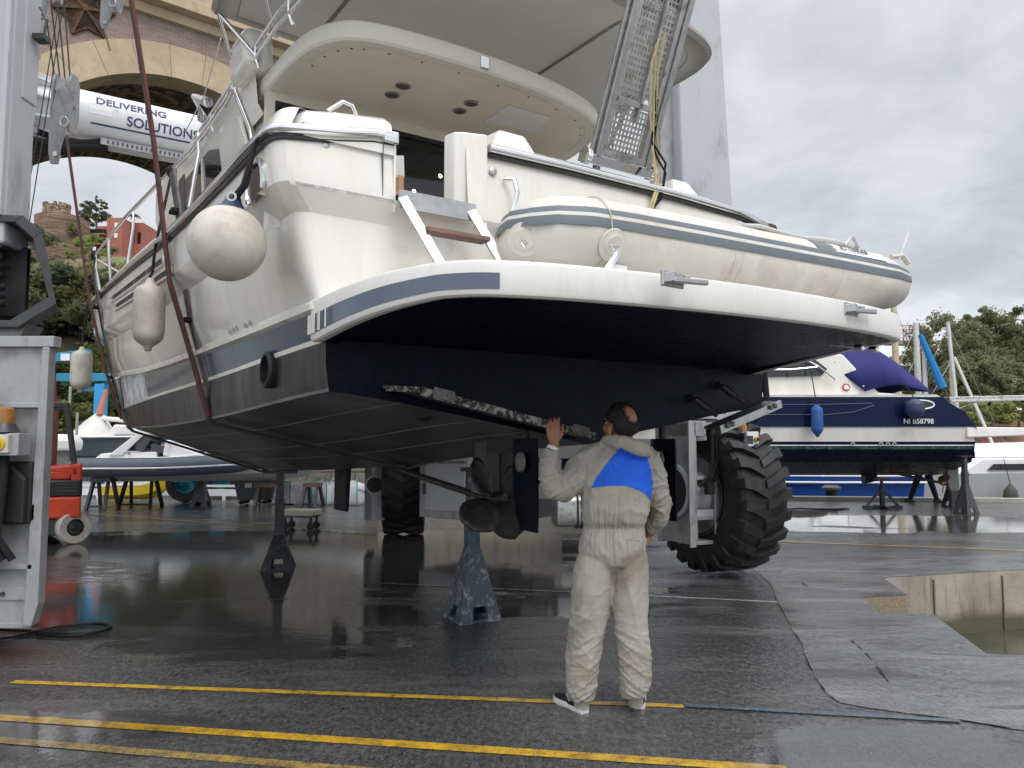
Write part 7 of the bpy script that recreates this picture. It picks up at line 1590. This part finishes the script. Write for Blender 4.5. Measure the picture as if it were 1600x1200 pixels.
# ---------------------------------------------------------------- navy and white yacht on stands, right
D2=16.9;ny=thing('navy_yacht','navy and white motor yacht with blue cockpit cover standing on stands at the right','yacht',(0,D2,0))
px2=lambda x:P(x,690,D2).x
pz2=lambda y:P(1400,y,D2).z
L0,L1=1.2,px2(1527)
def nsec(x):
    f=(x-L0)/(L1-L0);b=1.75*(1-max(0,(.45-f)/.45)**2.2);return f,max(.03,b)
XS=[L0+(L1-L0)*k/30 for k in range(31)]
zk,zc_,zw,z1_,z2_,z3_,zs=pz2(748),pz2(722),pz2(702),pz2(698),pz2(690),pz2(667),pz2(620)
def ns(levels,name,mt,x1=None):
    m=MB()
    for s in(-1,1):
        rr=[]
        for x in XS:
            f,b=nsec(x);xe=x
            row=[]
            for z,k in levels:
                xx=x
                if z>z3_ and f>.85:xx=x-(f-.85)/.15*(.72*((z-z3_)/(zs-z3_))**1.6)
                row.append((xx,1.75+s*b*k,z+(.35*max(0,.4-f)**1.5*(z-zk))))
            rr.append(row)
        m.loft(rr,False,False)
    return m
CY=0
ns([(zk,.0),(zk+.06,.3),(zc_,.86),(zw-.0,.92)],'b','anti').build('hull_bottom',M['anti'],ny,smooth=30)
ns([(zw,.922),(z1_+.02,.93)],'a','algae').build('algae_band',M['algae'],ny,smooth=30)
ns([(z1_+.02,.931),(z1_+.045,.933)],'l','white').build('waterline',M['white'],ny)
ns([(z1_+.045,.934),(z2_,.945)],'n','navyh').build('boot_stripe',M['navyh'],ny)
ns([(z2_,.945),(z3_-.02,.985),(z3_,1.0)],'w','gel').build('lower_topsides',M['gel'],ny,smooth=30)
ns([(z3_,1.0),((z3_+zs)/2,.985),(zs,.96)],'n2','navyh').build('topsides',M['navyh'],ny,smooth=30)
ns([(zs,.965),(zs+.05,.97),(zs+.06,.93),(zs+.08,.0)],'d','gel').build('deck',M['gel'],ny,smooth=30)
m=MB();m.add([(L1,1.75-1.6,zk+.5),(L1,1.75+1.6,zk+.5),(L1,1.75+1.75,z3_),(L1,1.75-1.75,z3_)],[(0,1,2,3)]);m.add([(L1,0,z3_),(L1,3.5,z3_),(L1-.72,3.4,zs+.05),(L1-.72,.1,zs+.05)],[(0,1,2,3)]);m.add([(L1,1.75,zk),(L1,.2,zk+.52),(L1,3.3,zk+.52)],[(0,1,2)]);m.build('transom',M['navyh'],ny)
# swim platform, passerelle
m=MB();xa,xb=px2(1512),px2(1640);m.loft([[(xa,.0,pz2(684)),(xa,.0,pz2(667)),(xa,3.4,pz2(667)),(xa,3.4,pz2(684))],[(xb,.2,pz2(680)),(xb,.2,pz2(668)),(xb,3.2,pz2(668)),(xb,3.2,pz2(680))]]);m.build('swim_platform',M['gel'],ny,bev=.03)
m=MB();m.bar((px2(1500),.5,pz2(622)),(px2(1660),.5,pz2(618)),.35,.09);m.bar((px2(1502),.32,pz2(626)),(px2(1660),.32,pz2(622)),.03,.05);m.tube([(px2(1515),.4,pz2(638)),(px2(1530),.4,pz2(632)),(px2(1552),.4,pz2(624))],.02,6);pg=m.build('passerelle',M['alu'],ny,bev=.01)
m=MB();m.loft([[(px2(1494),.3,pz2(640)),(px2(1500),.3,pz2(645)),(px2(1500),1.1,pz2(645)),(px2(1494),1.1,pz2(640))],[(px2(1535),.35,pz2(636)),(px2(1540),.35,pz2(641)),(px2(1540),1.0,pz2(641)),(px2(1535),1.0,pz2(636))]]);m.build('bathing_step',M['blackp'],ny,bev=.02)
# superstructure
f2=lambda x,y,dy=.35:V3((px2(x),dy,pz2(y)))
def mir(ps,y0,y1):return[V3((p.x,y0,p.z)) for p in ps],[V3((p.x,y1,p.z)) for p in ps]
m=MB();a,b=mir([f2(*p) for p in((900,622),(960,590),(1130,575),(1180,545),(1270,540),(1330,552),(1385,612),(1465,617))],.25,3.25);
m.loft([a,b]);su=m.build('superstructure',M['gel'],ny,bev=.06)
m=MB();a,b=mir([f2(*p) for p in((1205,588),(1205,572),(1245,560),(1280,558),(1302,575),(1292,586))],.20,.24);m.loft([a,b]);m.build('window',M['wglass'],su)
m=MB();m.bar(f2(1239,560,.18),f2(1239,588,.18),.04,.03);m.build('window_post',M['dgrey'],su);m=MB();m.tube([f2(1150,578,.05),f2(1240,577,.05),f2(1282,573,.05)],.015,6);m.tube([f2(1262,560,.1),f2(1285,572,.08),f2(1312,592,.15)],.02,6);m.build('handrail',M['chrome'],su)
m=MB();m.lathe([(.085,0),(.085,.01)],f2(1332,604,.235),(0,-1,0),20);e=m.build('round_badge',mat('red_badge',(.50,.05,.04),.5),su);m=MB();m.lathe([(.055,.01),(.055,.014)],f2(1332,604,.235),(0,-1,0),16);m.prism([f2(1328,607,.218),f2(1337,607,.218),f2(1333,600,.218)],(0,-.004,0));m.build('badge_centre',M['zip'],e)
# blue cover: near side sheet, top and far side
cvp=[(1299,556),(1320,548),(1385,539),(1420,562),(1455,590),(1476,610)]
lo=[(1360,611),(1374,606),(1393,602),(1414,600),(1441,606),(1472,614)]
m=MB();top=[f2(x,y,.45) for x,y in cvp];mid=[(f2(*c,.45)+f2(*l,.12))/2+V3((0,-.035,.0)) for c,l in zip(cvp,lo)];low=[f2(x,y,.15) for x,y in lo]
m.loft([low,mid,top,[V3((p.x,1.75,p.z+.12)) for p in top],[V3((p.x,3.05,p.z)) for p in top],[V3((p.x,3.4,p.z)) for p in low]],False,False);co=m.build('cockpit_cover',M['bluec'],ny,smooth=60);so_=co.modifiers.new('t','SOLIDIFY');so_.thickness=.015
m=MB()
for p in((1311,565),(1335,578),(1355,603)):m.ell(f2(*p,.08),.02,8,6)
m.build('snap_button',M['chrome'],co)
m=MB();m.tube([f2(1430+22*math.cos(a)-5+16,632+7*math.sin(a),.035) for a in[2*PI*k/24 for k in range(24)]],.025,6,True);m.build('oval_portlight',M['chrome'],ny,smooth=60);m=MB();m.add([f2(1441+20*math.cos(a),632+6*math.sin(a),.02) for a in[2*PI*k/24 for k in range(24)]],[tuple(range(24))]);m.build('pane',M['glass'],ny)
text_mesh('registration_number','NI B58798',.155,M['zip'],ny,frame(f2(1411,662,.0)+V3((0,-.05,0)),(1,0,0),(0,.0,1)),.002,world=False,bold=.0012,sx=.98)
m=MB()
for x,y in((1335,694),(1379,694),(1390,694),(1400,694)):m.lathe([(.045,0),(.045,.015),(.028,.016),(.028,.0)],f2(x,y,.085),(0,-1,0),14,False)
m.build('drain_ring',M['steel'],ny)
m=MB();m.tube([f2(1190,632,-.012),f2(1290,632,.0),f2(1365,630,.0)],.008,4);m.tube([f2(1190,648,-.012),f2(1290,648,0),f2(1335,644,0),f2(1368,633,0)],.008,4);m.build('mooring_line',M['ribg'],ny)
m=MB();m.tube([f2(1480,622,.3),f2(1500,630,.3),f2(1512,650,.3),f2(1522,664,.3)],.03,8);m.build('quarter_rail',M['chrome'],ny,smooth=60)
# running gear
m=MB();m.prism([(px2(1401),1.6,pz2(735)),(px2(1422),1.6,pz2(735)),(px2(1423),1.6,pz2(757)),(px2(1402),1.6,pz2(762))],(0,.2,0));m.build('keel_block',M['anti'],ny);m=MB();m.bx(px2(1515),px2(1532),.9,.95,pz2(768),pz2(728));m.bx(px2(1530),px2(1545),1.2,1.25,pz2(772),pz2(730));m.build('rudder',M['zinc'],ny);m=MB();m.tube([(px2(1425),1.0,pz2(741)),(px2(1512),1.0,pz2(759))],.03,8);m.build('shaft',M['bronze'],ny)
pr2=MB();c=V3((px2(1513),1.0,pz2(759)));pr2.lathe([(.05,-.08),(.06,.05)],c,(1,0,0),12)
for k in range(4):
    a=2*PI*k/4+.5;d_=V3((0,math.cos(a),math.sin(a)));e_=V3((.35,-math.sin(a),math.cos(a))).normalized();pr2.add([c+d_*.05-e_*.04,c+d_*.05+e_*.04,c+d_*.2+e_*.11,c+d_*.28,c+d_*.2-e_*.11],[(0,1,2,3,4)])
pr2.build('propeller',mat('bare_bronze',(.30,.22,.11),.4,.6),ny)
m=MB();m.bx(px2(1490),px2(1548),.6,2.8,pz2(717),pz2(706));m.build('tab',M['anti'],ny)
def hangf(x,y,label,r,h,mt,top):
    c=f2(x,y,-.2)+ny.location;t=thing('blue_fender',label,'fender',tuple(c),0);m=MB();m.lathe([(.02,-h/2-.05),(r*.6,-h/2+.03),(r*.95,-h/2+.09),(r,-h/2+.14),(r,h/2-.09),(r*.92,h/2-.035),(r*.55,h/2+.015),(.03,h/2+.05)],(0,0,0),(0,0,1),20);m.build('fender_body',M[mt],t,smooth=40);m=MB();m.tube([V3((0,0,h/2+.05)),f2(*top,.1)+ny.location-c],.012,6);m.build('fender_rope',M['rope'],t);return t
hangf(1272,658,'blue cloth covered sausage fender hanging on the navy yacht side',.125,.60,'bfend',(1271,565))
t_=hangf(1424,640,'dark blue round fender hanging beside the oval portlight of the navy yacht',.20,.36,'navyv',(1420,597))
b_=V3((px2(1416),D2+1.7,0));t_=thing('keel_stand','black low screw jack with splayed feet under the navy yacht keel','boat stand',(b_.x,D2+1.2,0),0,'steel stands under the boats');m=MB();m.bar((-.45,0,.04),(.45,0,.04),.09,.07);m.bar((0,-.35,.04),(0,.35,.04),.09,.07);m.bar((-.36,0,.07),(-.03,0,.45),.05,.05);m.bar((.36,0,.07),(.03,0,.45),.05,.05);m.build('foot',M['jackd'],t_);m=MB();m.cyl((0,0,0),(0,0,.55),.06,12);m.cyl((0,0,.5),(0,0,.7),.035,10);m.box((0,0,.70),(.28,.2,.05));m.build('screw',M['jackd'],t_)
a=G(1510,803);stand('boat_stand','grey stand under the stern of the navy yacht, nearest the passerelle',a,1.26,'dgrey','steel stands under the boats',.36,rz=R(20),pl=.16)
a=G(1478,790);stand('boat_stand','black stand behind the grey one under the far side of the navy yacht stern',V3((a.x,a.y-.3,0)),1.2,'jackd','steel stands under the boats',.36,rz=R(10),pl=.12)
# somebody's legs beyond the navy yacht: a whole walking figure, body hidden by the hull
wk=thing('person','person in black trousers walking behind the navy yacht, only legs showing','person',(P(1444,785,20.0).x,20.0,0));m=MB();hw_=V3((0,0,.88))
def wl(pts):limb(m,[(V3(p),r) for p,r in pts],14)
wl([((-.0,.06,.92),.11),((-.16,.06,.5),.08),((-.30,.08,.12),.06),((-.33,.08,.05),.045)]);wl([((.04,-.06,.92),.11),((.16,-.06,.52),.08),((.28,-.06,.14),.06),((.30,-.06,.05),.045)])
wl([((0,0,.88),.16),((0.01,0,1.1),.15),((.02,0,1.35),.17),((.02,0,1.47),.09),((.02,0,1.55),.055)]);m.ell((.0,0,1.66),(.095,.075,.115));wl([((.02,-.18,1.42),.055),((.10,-.22,1.15),.045),((-.02,-.23,.93),.035),((-.05,-.23,.85),.03)]);wl([((.02,.18,1.42),.055),((-.08,.22,1.15),.045),((.06,.23,.95),.035),((.10,.23,.88),.03)])
m.v=[p+wk.location for p in m.v];wkb=union(m,'body','trouser',wk,.012,3)
for x,y in((-.36,.08),(.30,-.06)):
    m=MB();m.loft([[(x-.09,y-.045,.0),(x+.19,y-.05,.0),(x+.19,y+.05,.0),(x-.09,y+.045,0)],[(x-.08,y-.04,.10),(x+.05,y-.045,.09),(x+.05,y+.045,.09),(x-.08,y+.04,.10)]]);m.build('shoe',M['shoe'],wkb,bev=.02)
# bollard
a=G(1297,779);bo=thing('bollard','short dark iron mooring bollard at the quay edge in front of the blue sailboat','bollard',(a.x,a.y-.1,0));m=MB();m.lathe([(.42,0),(.40,.03),(.2,.06),(.15,.10),(.15,.22)],(0,0,0),(0,0,1),20);m.build('bollard_base',M['wallst'],bo,smooth=40);m=MB();m.lathe([(.15,.22),(.24,.25),(.25,.31),(.18,.36)],(0,0,0),(0,0,1),20);m.build('bollard_cap',M['zinc'],bo,smooth=40)
# ---------------------------------------------------------------- boats afloat beyond the quay, right
bx0=P(1090,760,24.5).x;bx1=P(1416,770,24.5).x
sbt=thing('blue_sailboat','bright blue sailboat with white stripe lying along the quay behind the navy yacht','sailboat',(bx1,24.5,-.5),PI)
m=MB();boat_hull(m,bx1-bx0+3,2.6,1.02,24,.5,.1,.9);m.build('hull',M['sailb'],sbt,smooth=30)
m=MB();m.tube([(0.02,1.32,.84),(3,1.325,.84),(6,1.29,.86)],.035,6);m.tube([(0.02,1.19,.84),(3,1.325,.84)],.03,6);m.build('stripe',M['white'],sbt)
m=MB();m.bx(-.1,6.5,-1.2,1.30,1.0,1.06);m.loft([[(2.0,-.8,1.05),(6,-.7,1.05),(6,.9,1.05),(2.0,.9,1.05)],[(2.2,-.6,1.36),(5.5,-.5,1.36),(5.5,.7,1.36),(2.2,.7,1.36)]]);m.build('deck',M['white'],sbt,bev=.02)
m=MB();m.tube([(.1,1.25,1.06),(.1,1.25,1.5)],.02,6);m.tube([(2.4,1.28,1.06),(2.4,1.28,1.5)],.02,6);m.tube([(.1,1.25,1.5),(2.4,1.28,1.5),(6,1.2,1.5)],.012,5);m.ell((3.2,.8,1.4),(.2,.1,.1));m.build('guard_rail',M['chrome'],sbt)
m=MB();m.cyl((4.6,0,1.2),(4.6,0,2.3),.08,10);m.build('mast_stump',M['mast'],sbt)
wy=thing('white_cruiser','white motor cruiser with grey hull and black window band afloat at the right edge','motorboat',(P(1405,760,24).x,25.2,-.7),R(-1))
m=MB();boat_hull(m,9.5,3.4,1.28,20,.6,.1,.9,.1);m.build('hull',mat('pale_grey_hull',(.42,.43,.44),.3),wy,smooth=30)
m=MB();m.loft([[(1.6,-1.62,1.25),(8,-1.5,1.3),(8,1.5,1.3),(1.6,1.6,1.25)],[(2.4,-1.6,1.75),(8,-1.45,1.75),(8,1.4,1.75),(2.4,1.5,1.75)]]);m.build('coaming',M['white'],wy,bev=.04)
m=MB();m.prism([(2.5,-1.66,1.40),(7,-1.60,1.40),(7,-1.60,1.62),(2.7,-1.66,1.58)],(0,.05,0));m.build('window_band',M['glass'],wy)
m=MB();m.loft([[(2.6,-1.3,1.75),(8,-1.3,1.75),(8,1.3,1.75),(2.6,1.3,1.75)],[(3.6,-1.0,2.2),(7,-1.0,2.3),(7,1.0,2.3),(3.6,1.0,2.2)]]);m.build('cabin',M['white'],wy,bev=.1)
c=P(1579,770,23.2);gf=thing('green_fender','dark green pear shaped fender hanging on the white cruiser side','fender',tuple(c));m=MB();m.lathe([(.10,-.30),(.19,-.26),(.20,-.1),(.17,.08),(.08,.2),(.03,.27)],(0,0,0),(0,0,1),20);m.build('fender_body',M['gfend'],gf,smooth=40);m=MB();m.tube([(0,0,.26),(0,.25,1.0)],.012,5);m.build('fender_rope',M['rope'],gf)
# masts of boats lying farther out
def mastboat(px_,ytop,d,r,mt,label,lean=0,boom=None):
    q=P(px_,ytop,d);t=thing('sailing_boat',label,'sailboat',(q.x,d,-.7),0,'masts of sailboats beyond the navy yacht');m=MB();boat_hull(m,6,2.0,1.0,14,.5,.2);o=m.build('hull',M['whited'],t,smooth=30);o.location=(-3,0,0)
    m=MB();m.cyl((lean,0,1.0),(0,0,q.z+.7),r,10,r*.7);m.build('mast',M[mt],t,smooth=50)
    m=MB();m.tube([(0,0,q.z+.6),(-2.6,0,1.2)],.012,4);m.tube([(0,0,q.z+.6),(2.4,0,1.2)],.012,4);m.build('stay',M['steel'],t)
    if boom:m=MB();m.tube([boom[0]-t.location,boom[1]-t.location],[.10,.17],8);m.build('furled_sail',boom[2],t)
    return t
sblue=mat('bright_blue_sailcover',(.01,.17,.42),.7)
mastboat(1396,470,33,.17,'mastw','thick varnished wooden mast rising just right of the swim platform edge')
mastboat(1431,505,31,.15,'mast','pale mast rising behind the blue cockpit cover, left of the blue sail')
mastboat(1443,530,30,.11,'mast','short white mast next to the bright blue furled sail',0,(P(1438,523,29.8),P(1473,606,29.6),sblue))
mastboat(1481,503,30,.10,'mast','tall white leaning mast in front of the wood',.35)
mastboat(1485,562,31,.09,'mastw','short buff mast beside the tall leaning one')
m=MB();a=P(1491,558,27);b=P(1563,722,26);m.tube([a,b],[.05,.06],8);tag(m.build('spinnaker_pole',M['mast'],None),'long white pole slanting down to the right past the passerelle of the navy yacht','pole')
# footbridge far away between the masts
fb2=thing('footbridge','small footbridge with a pink mesh railing seen between the yacht platform and the wood','footbridge',(P(1415,540,70).x,70,0));m=MB();c=P(1415,536,70);m.box((0,0,c.z),(3.4,1.2,.35));m.build('bridge_deck',M['greyst'],fb2)
m=MB()
for k in range(12):m.box((-1.6+k*.29,-.5,c.z+.85),(.05,.05,1.4))
for k in range(4):m.box((0,-.5,c.z+.4+k*.38),(3.3,.05,.06))
m.build('railing',mat('pink_netting',(.45,.22,.20),.7),fb2)
m=MB();m.box((1.3,0,c.z/2),(.6,.6,c.z));m.build('bridge_pier',M['greyst'],fb2)
c=P(1503,690,40);hv=thing('buoy','tiny bright yellow buoy on the far quay below the red earth bank','buoy',(c.x,40,c.z-.25));m=MB();m.lathe([(.05,-.3),(.32,-.1),(.35,.2),(.2,.5),(.05,.65)],(0,0,0),(0,0,1),14);m.build('float',mat('lime_yellow',(.55,.75,.03),.5),hv,smooth=40)
m=MB();m.bx(14,60,39,41.5,-1,.9);struct('far_quay',m,M['pitc'])
